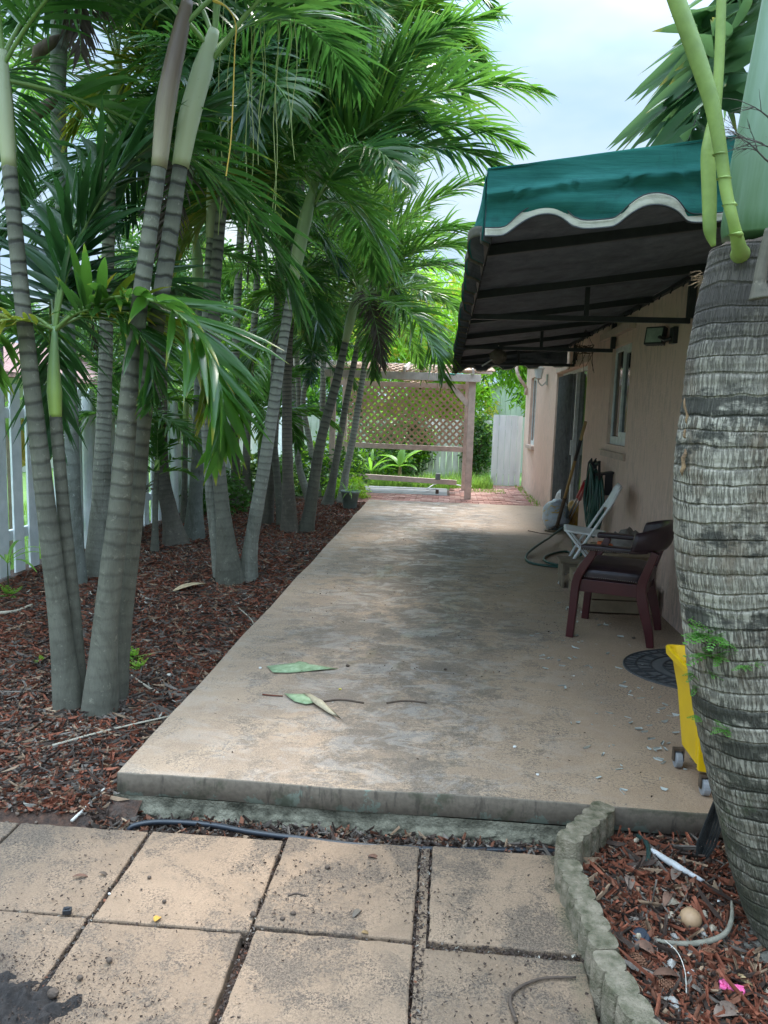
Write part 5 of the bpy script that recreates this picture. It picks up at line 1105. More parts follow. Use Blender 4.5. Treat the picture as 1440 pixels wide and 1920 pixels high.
# ================================================================== GROUND LITTER
def chips(name, label, boxes, n, zf, lens, mats, wts, seed, flat=.25, wr=(.12, .3), lift=.004, clump=None):
    r = np.random.default_rng(seed); B = np.array(boxes, float); ar = (B[:, 1]-B[:, 0])*(B[:, 3]-B[:, 2])
    if B.shape[1] > 4: ar = ar*B[:, 4]
    bi = r.choice(len(B), n, p=ar/ar.sum()); x = r.uniform(B[bi, 0], B[bi, 1]); y = r.uniform(B[bi, 2], B[bi, 3])
    if clump:
        keep = [clump(a, b, r.random()) for a, b in zip(x, y)]; x = x[keep]; y = y[keep]
    n = len(x); z = np.array([zf(a, b) for a, b in zip(x, y)])
    L = r.uniform(*lens, n); w_ = L*r.uniform(*wr, n); h = np.minimum(L*.12, .006)*r.uniform(.5, 1.4, n); a = r.uniform(0, 6.2832, n); tl = r.normal(0, flat, n)
    d = np.stack([np.cos(a)*np.cos(tl), np.sin(a)*np.cos(tl), np.sin(tl)], 1); s_ = np.stack([-np.sin(a), np.cos(a), np.zeros(n)], 1)
    roll = r.normal(0, .5, n)[:, None]; u = np.cross(d, s_)*-1; s2 = s_*np.cos(roll)+u*np.sin(roll); u2 = np.cross(d, s2)
    c = np.stack([x, y, z+lift+np.abs(np.sin(tl))*L*.5+r.uniform(0, .012, n)], 1); L = L[:, None]; w_ = w_[:, None]; h = h[:, None]
    k = r.uniform(.5, 1, (n, 1))
    V = np.stack([c-d*L*.5-s2*w_*.5, c-d*L*.5+s2*w_*.35, c+d*L*.5+s2*w_*.5*k, c+d*L*.5-s2*w_*.3*k, c-u2*h*2-d*L*.2, c+d*L*.25-u2*h*2], 1).reshape(-1, 3)
    # a low ridge roofed chip: bottom rectangle 0..3, ridge 4,5
    T = np.array([[0, 1, 4, 4], [1, 2, 5, 4], [2, 3, 5, 5], [3, 0, 4, 5]])
    idx = []; mi = []; m = r.choice(len(mats), n, p=np.array(wts)/sum(wts))
    for i in range(n):
        b = i*6; idx += [(b, b+1, b+4), (b+1, b+2, b+5, b+4), (b+2, b+3, b+5), (b+3, b, b+4, b+5)]; mi += [int(m[i])]*4
    me = bpy.data.meshes.new(name); me.from_pydata(V.tolist(), [], idx)
    for q in mats: me.materials.append(q)
    me.polygons.foreach_set('material_index', mi); me.update(); o = bpy.data.objects.new(name, me); S.collection.objects.link(o)
    return setp(o, label, name.replace('_', ' '), None, 'stuff')
def cm(name, c, k=.6, rough=.85): return simple(name, c, tuple(q*k for q in c), 40, rough, .3)
MC = [cm('chip_red', (.30, .095, .048)), cm('chip_rust', (.22, .085, .045)), cm('chip_dark', (.065, .040, .028)), cm('chip_grey', (.20, .165, .135)), cm('chip_tan', (.40, .27, .17)), cm('chip_bone', (.50, .46, .38))]
def dens(x, y, q): return q < .45+.75*(mnoise.noise(Vector((x*2.2, y*1.6, 4)))+.45)
chips('mulch', 'reddish wood mulch covering the palm bed', [(-3.7, -1.27, 2.72, 4.5, 1), (-3.7, -1.27, 4.5, 7.5, .8), (-3.7, -1.27, 7.5, 12.5, .45), (-2.1, -1.27, 2.64, 2.8, 2)], 70000, gz, (.016, .055), MC, [.34, .25, .15, .14, .11, .012], 41, clump=dens)
chips('leaf_litter', 'fine twigs and shredded palm litter on the soil', [(-3.6, -1.27, 2.70, 4.3, 1), (-3.6, -1.27, 4.3, 8, .4)], 7500, gz, (.05, .16), [MC[2], MC[3], MC[4], MC[0]], [.4, .35, .12, .13], 42, .12, (.02, .05))
chips('bed_mulch', 'red bark mulch in the bed around the large palm', [(.52, 1.62, 1.35, 2.68)], 15000, bedz, (.010, .050), MC, [.34, .26, .24, .07, .08, .01], 43, .4)
chips('bed_twigs', 'loose brown leaves and twigs round the large palm', [(.56, 1.6, 1.35, 2.66)], 700, lambda x, y: bedz(x, y)+.008, (.05, .14), [MC[0], MC[2], MC[4], MC[3]], [.40, .3, .1, .2], 44, .2, (.03, .16))
chips('trench_litter', 'dark leaf litter in the trench below the slab edge', [(-1.3, .50, 2.56, 2.68)], 1900, lambda x, y: bedz(x, y)+.02, (.015, .055), [MC[2], MC[3], MC[1], MC[4]], [.5, .25, .18, .07], 45, .3)
chips('joint_dirt', 'black crumbs filling the paver joints', [(-.545, -.52, 1.5, 2.58), (-.05, .012, 1.5, 2.58), (-1.055, -1.03, 1.5, 2.56), (-2, .48, 2.035, 2.085)], 5200, lambda x, y: -.150, (.004, .012), [MC[2], MC[3], MC[5], MC[1]], [.84, .10, .02, .04], 46, .4, (.5, .9))
def crumbs(x, y, q): return q < max(0, .09+.9*mnoise.noise(Vector((x*3, y*2, 8))))
chips('soil_crumbs', 'small dark crumbs scattered over the pavers', [(-1.5, .48, 1.5, 2.52)], 7000, lambda x, y: -.131, (.003, .010), [MC[2], MC[2], MC[4]], [.6, .34, .06], 47, .3, (.5, .9), .001, crumbs)
chips('slab_crumbs', 'small dark crumbs scattered over the slab', [(-1.2, 1.0, 2.75, 8, 1), (-.5, .9, 4, 9, .8)], 4200, lambda x, y: .001, (.003, .012), [MC[2], MC[1], MC[5]], [.8, .17, .03], 48, .3, (.4, .9), .001, crumbs)
sc_ = onz(30, 1890, -.128)
mb = MB()
def mound(u, v):
    x = sc_.x-.28+.50*u; y = sc_.y-.22+.40*v; d = math.hypot((x-sc_.x)/.20, (y-sc_.y)/.15)
    return (x, y, -.146+.030*max(0, 1-d*d+.9*mnoise.noise(Vector((x*16, y*16, 5))))*(1+.8*mnoise.noise(Vector((x*30, y*30, 0)))+.5*mnoise.noise(Vector((x*80, y*80, 0)))))
mb.grid(mound, 70, 60); setp(mb.build('soil_spill', simple('black_soil', (.035, .028, .024), (.012, .010, .009), 60, .95, .8), smooth=True), 'heap of black soil spilled over the lower left pavers', 'soil', None, 'stuff')
chips('soil_spill_crumbs', 'black crumbs around the spilled soil heap', [(sc_.x-.3, sc_.x+.42, sc_.y-.25, sc_.y+.30)], 6500, lambda x, y: -.131, (.002, .008), [MC[2], M_seed if False else MC[2]], [.7, .3], 57, .4, (.5, .9), .001, lambda x, y, q: q < 1.15-math.hypot((x-sc_.x)/.36, (y-sc_.y)/.24)+.5*mnoise.noise(Vector((x*9, y*9, 1))))
def pale(x, y, q): return q < 1
chips('paint_flakes', 'pale flakes of old paint on the slab', [(.95, 1.12, 3.0, 3.45), (.9, 1.25, 5.2, 5.9), (.35, .5, 6.25, 6.35), (.6, 1.3, 2.8, 5)], 130, lambda x, y: .0005, (.012, .05), [simple('old_paint', (.45, .47, .44), (.35, .37, .33), 30, .8, 0)], [1], 49, 0.0, (.2, .5), .0005)
# round palm seeds lying under the nearest clump: too many to count
def seeds(name, label, cx, cy, sx, sy, n, zf, seed, r0=.009, mat=None):
    r = random.Random(seed); mb = MB(); b = bmesh.new(); bmesh.ops.create_icosphere(b, subdivisions=1, radius=1); bv = np.array([v.co[:] for v in b.verts]); bf = [[v.index for v in f.verts] for f in b.faces]; b.free()
    for k in range(n):
        x = r.gauss(cx, sx); y = r.gauss(cy, sy)
        if x > -1.28 and y > 2.7 and x < 1.7 and cx < 0: continue
        s_ = r0*r.uniform(.7, 1.2); a = r.uniform(0, 6.28); v = bv*np.array([1.35, .95, .9])*s_; v = np.stack([v[:, 0]*math.cos(a)-v[:, 1]*math.sin(a)+x, v[:, 0]*math.sin(a)+v[:, 1]*math.cos(a)+y, v[:, 2]+zf(x, y)+s_*.5+.006], 1); mb.add(v, bf)
    o = mb.build(name, mat, smooth=True); setp(o, label, 'palm seeds', None, 'stuff')
M_seed = simple('seed_husk', (.17, .12, .085), (.07, .05, .035), 20, .7, .1)
seeds('palm_seeds', 'small round brown palm seeds strewn on the mulch', -2.15, 3.0, .35, .4, 1500, gz, 51, mat=M_seed)
def stick(name, label, pts, r, mat, cat='stick', group='fallen sticks and stalks', n=6, **k):
    mb = MB(); q = spline(pts, 5); mb.tube(q, lerps(r if hasattr(r, '__len__') else [r, r*.8], len(q)), n); return solo(name, mb, mat, label, cat, group, smooth=True)
M_pstick = cm('pale_stalk', (.42, .37, .28), .7); M_dstick = cm('dark_stick', (.10, .07, .05)); M_bone = cm('bleached', (.62, .58, .50), .7)
def gp(x, y, dz=.02):
    p = onz(x, y, -.11)
    for _ in range(3): p = onz(x, y, gz(p.x, p.y)+dz)
    return p
stick('stick', 'long pale stalk lying across the mulch below the nearest clump', [gp(98, 1398), gp(200, 1370), gp(318, 1343)], .006, M_pstick)
stick('stick', 'thinner stalk parallel to the long pale stalk', [gp(110, 1402), gp(210, 1376), gp(300, 1362)], .004, M_dstick)
stick('stick', 'bleached stick pointing at the slab corner', [gp(134, 1540), gp(165, 1510), gp(196, 1478)], [.007, .004], M_bone)
stick('stick', 'broad dry stalk beside the slab edge below the weed', [gp(246, 1266), gp(272, 1285), gp(296, 1300)], [.004, .009], M_pstick)
stick('stick', 'forked thin stick on the mulch near the middle clump', [gp(448, 1140), gp(470, 1160), gp(476, 1172)], .004, M_pstick)
stick('stick', 'thin stick lying along the slab left edge', [gp(410, 1150), gp(470, 1142), gp(500, 1150)], .004, M_dstick)
stick('stick', 'dark stalk across the mulch at the far left', [gp(0, 1296), gp(50, 1294), gp(104, 1298)], .004, M_dstick)
stick('stick', 'pale broken sticks at the left edge of the mulch', [gp(0, 1150), gp(30, 1146), gp(60, 1134)], [.016, .010], M_pstick)
mb = MB(); blade_leaf(mb, gp(385, 1095, .03), math.atan2(-.5, -.35), .1, .32, .09, .3); solo('dry_sheath', mb, cm('straw', (.46, .35, .20), .6), 'curled tan sheath on the mulch beside the middle clump', 'dry sheath', None, solid=.003)
for (x, y, r, lab) in ((318, 1266, .018, 'white stone fragment near the slab edge beside the weed'), (305, 1276, .012, 'smaller white stone fragment beside the larger one'), (485, 1120, .012, 'dark pebble on the mulch right of the nearest clump')):
    mb = MB(); mb.ico(gp(x, y, .01), (r, r*.8, r*.6), 2, .12); solo('stone', mb, M_bone if 'white' in lab else M_dstick, lab, 'stone', 'stones in the mulch')
# things on the slab
def flatleaf(name, label, outline, z, mat, cat='leaf', group=None, curl=.014, th=.0015, dome=.02):
    P = [onz(x, y, z) for x, y in outline]; c = sum(P, Vector())/len(P); mb = MB(); n = len(P); vs = [tuple(p+Vector((0, 0, curl*abs(mnoise.noise(p*20))))) for p in P]; 
    inner = [tuple(p.lerp(c, .5)+Vector((0, 0, dome*(.6+.5*mnoise.noise(p*9))))) for p in P]; vs += inner+[tuple(c+Vector((0, 0, dome)))]
    mb.add(vs, [(k, (k+1) % n, n+(k+1) % n, n+k) for k in range(n)]+[(n+k, n+(k+1) % n, 2*n) for k in range(n)]); return solo(name, mb, mat, label, cat, group, smooth=True, solid=th)
M_pgl = simple('pale_green_leaf', (.33, .42, .25), (.17, .24, .11), 30, .7, .3)
flatleaf('torn_leaf', 'larger pale green torn leaf on the slab', [(500, 1250), (512, 1262), (545, 1262), (575, 1259), (605, 1257), (634, 1254), (612, 1251), (588, 1250), (574, 1243), (560, 1240), (552, 1245), (532, 1246)], .004, M_pgl, 'leaf', None)
flatleaf('torn_leaf', 'smaller pale green torn leaf beside the dry leaf tip', [(533, 1303), (552, 1316), (574, 1322), (594, 1319), (584, 1308), (572, 1302), (552, 1302)], .004, M_pgl, 'leaf', None)
flatleaf('dry_leaf', 'tan pointed leaf tip lying over the smaller green leaf', [(568, 1300), (590, 1320), (615, 1336), (640, 1350), (622, 1330), (604, 1316), (582, 1302)], .014, cm('straw_leaf', (.45, .38, .25), .7), 'leaf', None)
def sp(x, y, z=.004): return onz(x, y, z)
stick('stick', 'dark twig with black crumbs on the slab right of the green leaf', [sp(600, 1316), sp(640, 1312), sp(682, 1318)], .006, M_dstick)
stick('stick', 'flat dark bark sliver farther right on the slab', [sp(725, 1318), sp(760, 1314), sp(800, 1318)], .005, M_dstick)
stick('stick', 'thin reddish twig left of the smaller green leaf', [sp(492, 1302), sp(512, 1304), sp(530, 1305)], .004, cm('red_twig', (.16, .05, .03)))
M_wht = simple('white_bit', (.75, .75, .72), (.6, .6, .56), 9, .6, 0)
for (x, y, r, lab, c) in ((488, 1252, .009, 'white pebble left of the larger green leaf', M_wht), (652, 1248, .012, 'dark round seed right of the larger green leaf', M_dstick), (638, 1292, .009, 'tiny yellow scrap above the smaller green leaf', simple('yellow_bit', (.6, .5, .12), None, 9, .6, 0)), (965, 1400, .008, 'white pebble on the bare right side of the slab', M_wht),
        (835, 1255, .010, 'dark seed in the middle of the slab', M_dstick), (1008, 1452, .007, 'white scrap near the slab front edge', M_wht), (1188, 1196, .012, 'dark leaf scrap beside the wooden chair leg', M_dstick), (1076, 1267, .006, 'tiny white scrap in front of the wooden chair', M_wht)):
    mb = MB(); mb.ico(sp(x, y, r*.5), (r, r*.8, r*.6), 2, .12); solo('scrap', mb, c, lab, 'scrap', 'scraps on the slab')
# things on the pavers
PZ = -.128
def pv(x, y, dz=.004): return onz(x, y, PZ+dz)
def dleaf(label, x, y, L, W, az, mat, curl=.9):
    mb = MB(); blade_leaf(mb, pv(x, y, .004), R_(az), .25, L, W, curl); return solo('dry_leaf', mb, mat, label, 'leaf', 'dry leaves on the pavers', solid=.001, smooth=True)
M_dl = cm('dry_leaf', (.16, .08, .05)); M_yl = cm('amber_leaf', (.55, .30, .05))
dleaf('reddish curled leaf at the top of the raised paver', 690, 1606, .05, .022, 5, M_dl, 1.4); dleaf('grey brown pointed leaf on the raised paver', 662, 1720, .055, .02, 68, cm('grey_leaf', (.16, .13, .10)))
dleaf('long reddish brown leaf on the far left paver', 136, 1644, .05, .014, 20, M_dl); dleaf('amber leaf on the second paver', 290, 1728, .03, .022, 80, M_yl)
dleaf('dark twisted leaf beside the reddish brown one', 186, 1636, .04, .014, -5, M_dstick, 1.8); dleaf('small tan leaf near the joint of the raised paver', 678, 1748, .022, .014, 0, cm('tan_leaf', (.3, .19, .08)))
stick('twig', 'dark twig on the near right paver, bent twice', [pv(968, 1916), pv(958, 1866), pv(1010, 1836), pv(1080, 1832)], [.006, .003], M_dstick, 'twig', None)
stick('twig', 'short curved twig on the raised paver', [pv(540, 1679), pv(556, 1675), pv(574, 1680)], .0035, M_dstick, 'twig', None)
for (x, y, r, lab) in ((614, 1626, .010, 'round dark seed pod on the raised paver'), (475, 1714, .011, 'dark seed pod in the joint left of the raised paver'), (308, 1690, .007, 'dark seed on the second paver beside the amber leaf'), (280, 1645, .007, 'dark seed near the top of the second paver'), (530, 1722, .008, 'seed cluster low on the raised paver'), (550, 1712, .009, 'larger seed in the cluster low on the raised paver'), (150, 1833, .009, 'dark seed beside the blackened paver corner'), (205, 1800, .010, 'crumpled seed husk on the near left paver'), (100, 1862, .016, 'black soil lump by the blackened paver corner')):
    mb = MB(); mb.ico(pv(x, y, r*.6), (r, r*.9, r*.8), 2, .10); solo('seed_pod', mb, M_dstick, lab, 'seed pod', 'seed pods on the pavers')
mb = MB(); c = pv(126, 1708, .009); mb.box(c, (.026, .020, .016), Matrix.Rotation(.3, 3, 'Z')); mb.box(c+Vector((0, 0, .010)), (.014, .010, .006), Matrix.Rotation(.3, 3, 'Z')); solo('plastic_clip', mb, simple('black_plastic', (.02, .022, .026), None, 9, .45, 0), 'small black plastic clip at the joint of the left pavers', 'plastic clip', bevel=.002)
for (x, y, r, lab) in ((1098, 1618, .010, 'white snail shell against the middle edging block'), (1100, 1700, .007, 'smaller white shell bit farther down beside the edging'), (205, 1676, .004, 'white crumb at the scuffed paver edge')):
    mb = MB(); mb.ico(pv(x-22 if x > 500 else x, y, r*.6), (r, r*.75, r), 2, .18); solo('shell_bit', mb, M_wht, lab, 'shell', 'white shell bits on the pavers')
# black drip pipe in the trench
M_pipe = simple('black_pipe', (.020, .026, .034), (.012, .015, .02), 20, .35, .05)
mb = MB(); tz = -.135; q = spline([onz(x, y, z) for x, y, z in ((238, 1562, -.17), (252, 1548, -.145), (300, 1541, tz), (390, 1546, tz), (470, 1560, tz), (560, 1572, tz), (680, 1586, tz), (800, 1592, tz-.01), (940, 1594, tz-.02), (1060, 1596, tz-.03))], 8)
mb.tube(q, .0105, 12); solo('drain_pipe', mb, M_pipe, 'thin black pipe lying in the trench between slab and pavers', 'pipe', smooth=True)
# ---------------- things in the bed of the large palm
def bdp(x, y, dz=.012):
    p = onz(x, y, -.10+dz); return p
M_ball = simple('tan_husk', (.42, .27, .15), (.30, .18, .10), 12, .6, .2)
bl = thing('dry_gourd', 'round tan husk with a dark hole in the bed', 'husk', bdp(1295, 1722))
c = bdp(1295, 1722, .026); mb = MB(); mb.ico(c, (.033, .033, .031), 3, .006); mb.build('husk', M_ball, bl, smooth=True); mb = MB(); mb.ico(c+Vector((-.010, -.026, -.006)), (.0055, .006, .007), 2, .1); mb.build('hole', M_dstick, bl)
cap = thing('bottle_cap', 'dark blue plastic bottle cap half torn, in the bed', 'bottle cap', bdp(1202, 1756))
c = bdp(1202, 1758, .014); rot = Matrix.Rotation(.5, 3, 'X'); mb = MB(); mb.tube([c+rot @ Vector((0, 0, -.014)), c+rot @ Vector((0, 0, .010)), c+rot @ Vector((0, 0, .013))], [.025, .026, .021], 24); mb.tube([c+rot @ Vector((0, 0, .013)), c+rot @ Vector((0, 0, .018))], [.011, .009], 16); mb.build('cap', simple('navy_plastic', (.018, .028, .045), None, 9, .35, 0), cap, smooth=False, bevel=.001)
mb = MB(); mb.ico(c+Vector((-.012, -.012, .012)), (.008, .006, .012), 2, .2); mb.build('torn_label', cm('tan_label', (.5, .42, .3)), cap)
M_pinkt = simple('pink_plastic', (.85, .16, .36), (.7, .1, .28), 9, .45, 0)
mb = MB(); c = bdp(1372, 1856, .016); ang = -.45
for i in range(3):
    for j in range(2): mb.box(c+Matrix.Rotation(ang, 3, 'Z') @ Vector(((i-1)*.020, (j-.5)*.016, .004*((i+j) % 2))), (.019, .015, .018), Matrix.Rotation(ang+.08*i, 3, 'Z'))
for i in range(7): mb.ico(c+Matrix.Rotation(ang, 3, 'Z') @ Vector(((i-3)*.009, .002*math.sin(i*2), .010)), (.006, .009, .007), 2, .1)
solo('pink_toy', mb, M_pinkt, 'bright pink knobbly plastic toy piece in the bed', 'toy', bevel=.003)
stick('rolled_paper', 'bleached white split stalk lying across the red mulch', [bdp(1222, 1594, .03), bdp(1262, 1620, .035), bdp(1320, 1653, .02)], [.009, .013, .006], simple('white_stalk', (.66, .66, .66), (.42, .42, .40), 25, .7, .4), 'stalk', None, 8)
stick('hose_piece', 'short curved piece of dark green hose in the bed', [bdp(1196, 1568, .02), bdp(1212, 1580, .03), bdp(1216, 1604, .03), bdp(1206, 1640, .01)], .0095, simple('dark_hose', (.02, .05, .045), None, 9, .4, 0), 'hose', None, 10)
stick('vine_strap', 'grey curved strap leaf arching around the husk', [bdp(1222, 1760, .015), bdp(1260, 1768, .02), bdp(1315, 1768, .02), bdp(1358, 1752, .03), bdp(1372, 1722, .05), bdp(1372, 1690, .06)], [.004, .007, .009, .008, .007, .004], cm('grey_strap', (.28, .26, .20)), 'strap leaf', None, 8)
stick('twig', 'thin pale twig curling down through the near bed', [bdp(1245, 1762, .03), bdp(1270, 1785, .035), bdp(1284, 1820, .03), bdp(1287, 1862, .03)], .0016, M_bone, 'twig', None)
for (x, y, az, L, W, lab) in ((1182, 1668, 80, .10, .035, 'curled pale brown pod leaf left in the bed'), (1262, 1650, 60, .09, .035, 'dark curled leaf below the bleached stalk'), (1245, 1700, 62, .11, .028, 'thick brown pod leaf in the middle of the bed'), (1190, 1602, -10, .08, .03, 'brown leaf over the hose piece'), (1285, 1672, 70, .05, .03, 'small grey leaf standing above the husk'), (1175, 1545, 10, .07, .03, 'dry leaf at the slab corner of the bed'), (1230, 1532, -15, .07, .03, 'dry leaf against the slab face in the bed'), (1340, 1905, 20, .09, .05, 'red brown bark slab at the lower edge'), (1225, 1828, 10, .08, .03, 'dark brown leaf beside the near pine cones'), (1190, 1770, -30, .06, .04, 'dark leaf under the bottle cap')):
    mb = MB(); blade_leaf(mb, bdp(x, y, .022), R_(az), .35, L, W, 1.1); solo('dry_leaf', mb, random.choice([M_dl, cm('brown_leaf', (.22, .12, .08)), cm('taupe_leaf', (.24, .17, .13))]), lab, 'leaf', 'dry leaves in the bed', solid=.0015, smooth=True)
M_cone = cm('cone_scale', (.26, .12, .065), .55)
for (x, y, az, L, lab) in ((1214, 1738, -30, .045, 'pine cone just above the bottle cap'), (1198, 1800, -50, .05, 'pine cone below the bottle cap'), (1252, 1848, -12, .05, 'pine cone lowest in the middle of the bed'), (1330, 1786, 5, .045, 'pine cone right of the middle, under the strap leaf'), (1358, 1826, 12, .045, 'pine cone just above the pink toy'), (1276, 1530 + 340, 0, .03, 'small pine cone near the striped shell')):
    c = bdp(x, y, .016); mb = MB(); Rz = Matrix.Rotation(R_(az), 3, 'Z'); mb.ico(c, (L*.42, L*.2, L*.2), 1, 0, rot=Rz)
    for i in range(9):
        t_ = (i+.5)/9; rr = L*.26*math.sin(math.pi*(t_*.85+.12))**.8
        for k in range(8):
            a = 6.283*(k+.5*(i % 2))/8; p = c+Rz @ Vector(((t_-.5)*L, rr*math.cos(a), rr*math.sin(a))); mb.ico(p, (L*.05, L*.075, L*.05), 1, .1, rot=Rz)
    solo('pine_cone', mb, M_cone, lab, 'pine cone', 'pine cones in the bed')
def shellmat(n, a, b2): return simple(n, a, b2, 60, .5, .3)
M_sh = shellmat('shell_cream', (.50, .43, .32), (.25, .19, .13)); M_shg = shellmat('shell_grey', (.42, .40, .36), (.2, .18, .16)); M_shy = shellmat('shell_ochre', (.42, .30, .14), (.2, .13, .07))
for (x, y, r, m_, lab) in ((1264, 1698, .024, M_sh, 'ribbed cream shell left above the husk'), (1252, 1716, .019, M_sh, 'small scallop shell left of the husk'), (1268, 1756, .017, M_shg, 'grey barnacled shell under the husk'), (1340, 1745, .018, M_sh, 'knobbly shell right of the husk'), (1326, 1716, .017, M_sh, 'open half shell right of the husk'), (1256, 1888, .027, M_shg, 'black and white striped shell at the lower middle'), (1188, 1576, .020, M_sh, 'cream shell near the top edging block'), (1130, 1588, .018, M_shy, 'ochre shell inside the top edging block'), (1268, 1556, .015, M_sh, 'shell close to the slab face'), (1398, 1838, .026, M_shy, 'ochre lumpy shell above the pink toy'), (1256, 1774, .012, M_wht, 'white crusted shell under the strap leaf'), (1200, 1556, .011, M_sh, 'tiny tan shell below the slab corner'), (1322, 1752, .012, M_shg, 'little grey shell between the husk and the roots'), (1292, 1822, .013, M_wht, 'broken white shell in the near bed'), (1265, 1812, .020, M_shg, 'grey brown cockle in the near bed'), (1432, 1860, .02, M_sh, 'cream shell at the right edge'), (1345, 1688, .011, M_wht, 'white tube shell above the roots')):
    c = bdp(x, y, r*.5); mb = MB(); a0_ = random.uniform(0, 6.28)
    def fn(u, v, c=c, r=r, a0_=a0_):
        th = math.pi*(u-.5)*.95; rr = r*v; rib = 1+.06*math.cos(u*40)
        return (c.x+rr*math.sin(th+a0_)*rib, c.y+rr*math.cos(th+a0_)*rib, c.z+r*.75*math.sin(math.pi*min(1, v*.95))*math.cos(th)*.9+r*.1)
    mb.grid(fn, 40, 8); solo('shell', mb, m_, lab, 'shell', 'sea shells in the bed', smooth=True, solid=.002)
seeds('bed_pebbles', 'small pebbles and seeds mixed into the bed', 1.0, 1.75, .25, .2, 260, bedz, 53, .007, M_seed)
mb = MB(); q = [ony(x, y, 2.56) for x, y in ((1342, 1500), (1336, 1540), (1322, 1580), (1306, 1625))]
for k in range(7): mb.sweep([p+Vector(((k-3)*w_, -.004*abs(k-3), 0)) for p, w_ in zip(q, (.003, .009, .010, .002))], .008, .004, (1, 0, 0))
solo('dark_spathe', mb, simple('charcoal_husk', (.045, .048, .045), (.018, .02, .02), 30, .7, .5), 'dark ribbed husk leaning between the slab and the large palm', 'husk')

# ================================================================== THINGS UNDER THE AWNING
# ---- wooden armchair with leather seat
M_mah = simple('red_mahogany', (.070, .010, .012), (.045, .006, .008), 8, .35, .08, (1, 1, .3)); M_lea = simple('dark_leather', (.040, .022, .026), (.022, .012, .015), 11, .38, .25)
M_nail = simple('nail_heads', (.30, .27, .24), None, 9, .35, 0, metal=.8)
CH = Vector((1.20, 5.10, 0)); CA = R_(159); cx_, cy_ = Vector((math.cos(CA), math.sin(CA), 0)), Vector((-math.sin(CA), math.cos(CA), 0))
def ch(f, s_, z): return CH+cx_*f+cy_*s_+Vector((0, 0, z*.93))
chair = thing('armchair', 'dark red wooden armchair with a brown leather seat and studded arms', 'chair', tuple(CH))
for s_ in (-1, 1):     # s=+1 is nearer the camera
    mb = MB(); q = spline([ch(.245, s_*.265, 0), ch(.235, s_*.262, .20), ch(.225, s_*.26, .40), ch(.195, s_*.265, .50), ch(.14, s_*.27, .60), ch(.12, s_*.275, .655)], 5)
    mb.sweep(q, lerps([.042, .046, .05, .05, .045, .04], len(q)), lerps([.05, .05, .055, .055, .05, .045], len(q)), cy_); mb.build('front_leg', M_mah, chair, bevel=.005)
    mb = MB(); q = spline([ch(-.265, s_*.235, 0), ch(-.245, s_*.235, .12), ch(-.20, s_*.235, .30), ch(-.185, s_*.235, .42), ch(-.215, s_*.245, .54), ch(-.255, s_*.25, .67)], 5)
    mb.sweep(q, lerps([.045, .048, .05, .05, .045, .045], len(q)), lerps([.045, .055, .065, .06, .052, .05], len(q)), cy_); mb.build('back_leg', M_mah, chair, bevel=.005)
    mb = MB(); mb.beam(ch(.22, s_*.245, .385), ch(-.19, s_*.232, .385), .028, .085); mb.build('apron', M_mah, chair, bevel=.003)
    mb = MB(); q = spline([ch(.20, s_*.285, .668), ch(.08, s_*.29, .672), ch(-.10, s_*.285, .672), ch(-.20, s_*.24, .675)], 4); mb.sweep(q, .075, .035, cy_); a_ = mb.build('arm', M_lea, chair, bevel=.012, segs=3)
    mb = MB()
    for k in range(22): mb.ico(ch(.195-.295*k/21, s_*(.290+.0395), .660), .0042, 1)
    mb.build('nail_trim', M_nail, a_, smooth=True)
mb = MB(); mb.beam(ch(.225, -.235, .385), ch(.225, .235, .385), .028, .085); mb.build('apron', M_mah, chair, bevel=.003)
mb = MB(); mb.beam(ch(-.19, -.22, .385), ch(-.19, .22, .385), .028, .085); mb.build('apron', M_mah, chair, bevel=.003)
mb = MB()
def seatfn(u, v):
    th = 2*math.pi*u; e = 4.5; c_, s_ = math.cos(th), math.sin(th); x = abs(c_)**(2/e)*math.copysign(1, c_); y = abs(s_)**(2/e)*math.copysign(1, s_)
    prof = [(0.0, .435), (.97, .435), (1.0, .445), (1.0, .485), (.97, .505), (.85, .522), (.6, .538), (.3, .545), (0, .547)]
    q = v*(len(prof)-1); i = min(len(prof)-2, int(q)); r = prof[i][0]+(prof[i+1][0]-prof[i][0])*(q-i); z = prof[i][1]+(prof[i+1][1]-prof[i][1])*(q-i)
    return ch(.01+x*.245*r, y*.255*r*(1-.04*x*-1), z+.004*mnoise.noise(Vector((x*r*3, y*r*3, z*9))))
mb.grid(seatfn, 64, 32); st = mb.build('seat', M_lea, chair, smooth=True)
mb = MB()
for k in range(30): mb.ico(ch(.20-.39*k/29, .2565, .452), .0042, 1)
for k in range(30): mb.ico(ch(.256, .22-.44*k/29, .452), .0042, 1)
mb.build('nail_trim', M_nail, st, smooth=True)
# barrel back: padded band wrapping round the rear
mb = MB(); nA = 40; ring = []
for i in range(nA+1):
    t_ = i/nA; a = -78+156*t_; ar = R_(a); e = 2.6; cc, ss = math.cos(ar), math.sin(ar)
    fx_, sy_ = -.03-.255*abs(cc)**(2/e)*math.copysign(1, cc), .305*abs(ss)**(2/e)*math.copysign(1, ss)
    hgt = .045+.150*max(0, math.cos(R_(a*.72)))**.9; ring.append((fx_, sy_, hgt, a))
vs = []; m = 12
for (f_, s_, h_, a) in ring:
    nrm = Vector((-math.cos(R_(a)), math.sin(R_(a)))); 
    for k in range(m):
        th = 2*math.pi*k/m; r_ = .036*math.cos(th); zz = .662+h_/2+(h_/2)*abs(math.sin(th))**.7*math.copysign(1, math.sin(th)); lean = (zz-.66)*.18
        vs.append(tuple(ch(f_-lean+nrm.x*r_, s_+nrm.y*r_, zz)))
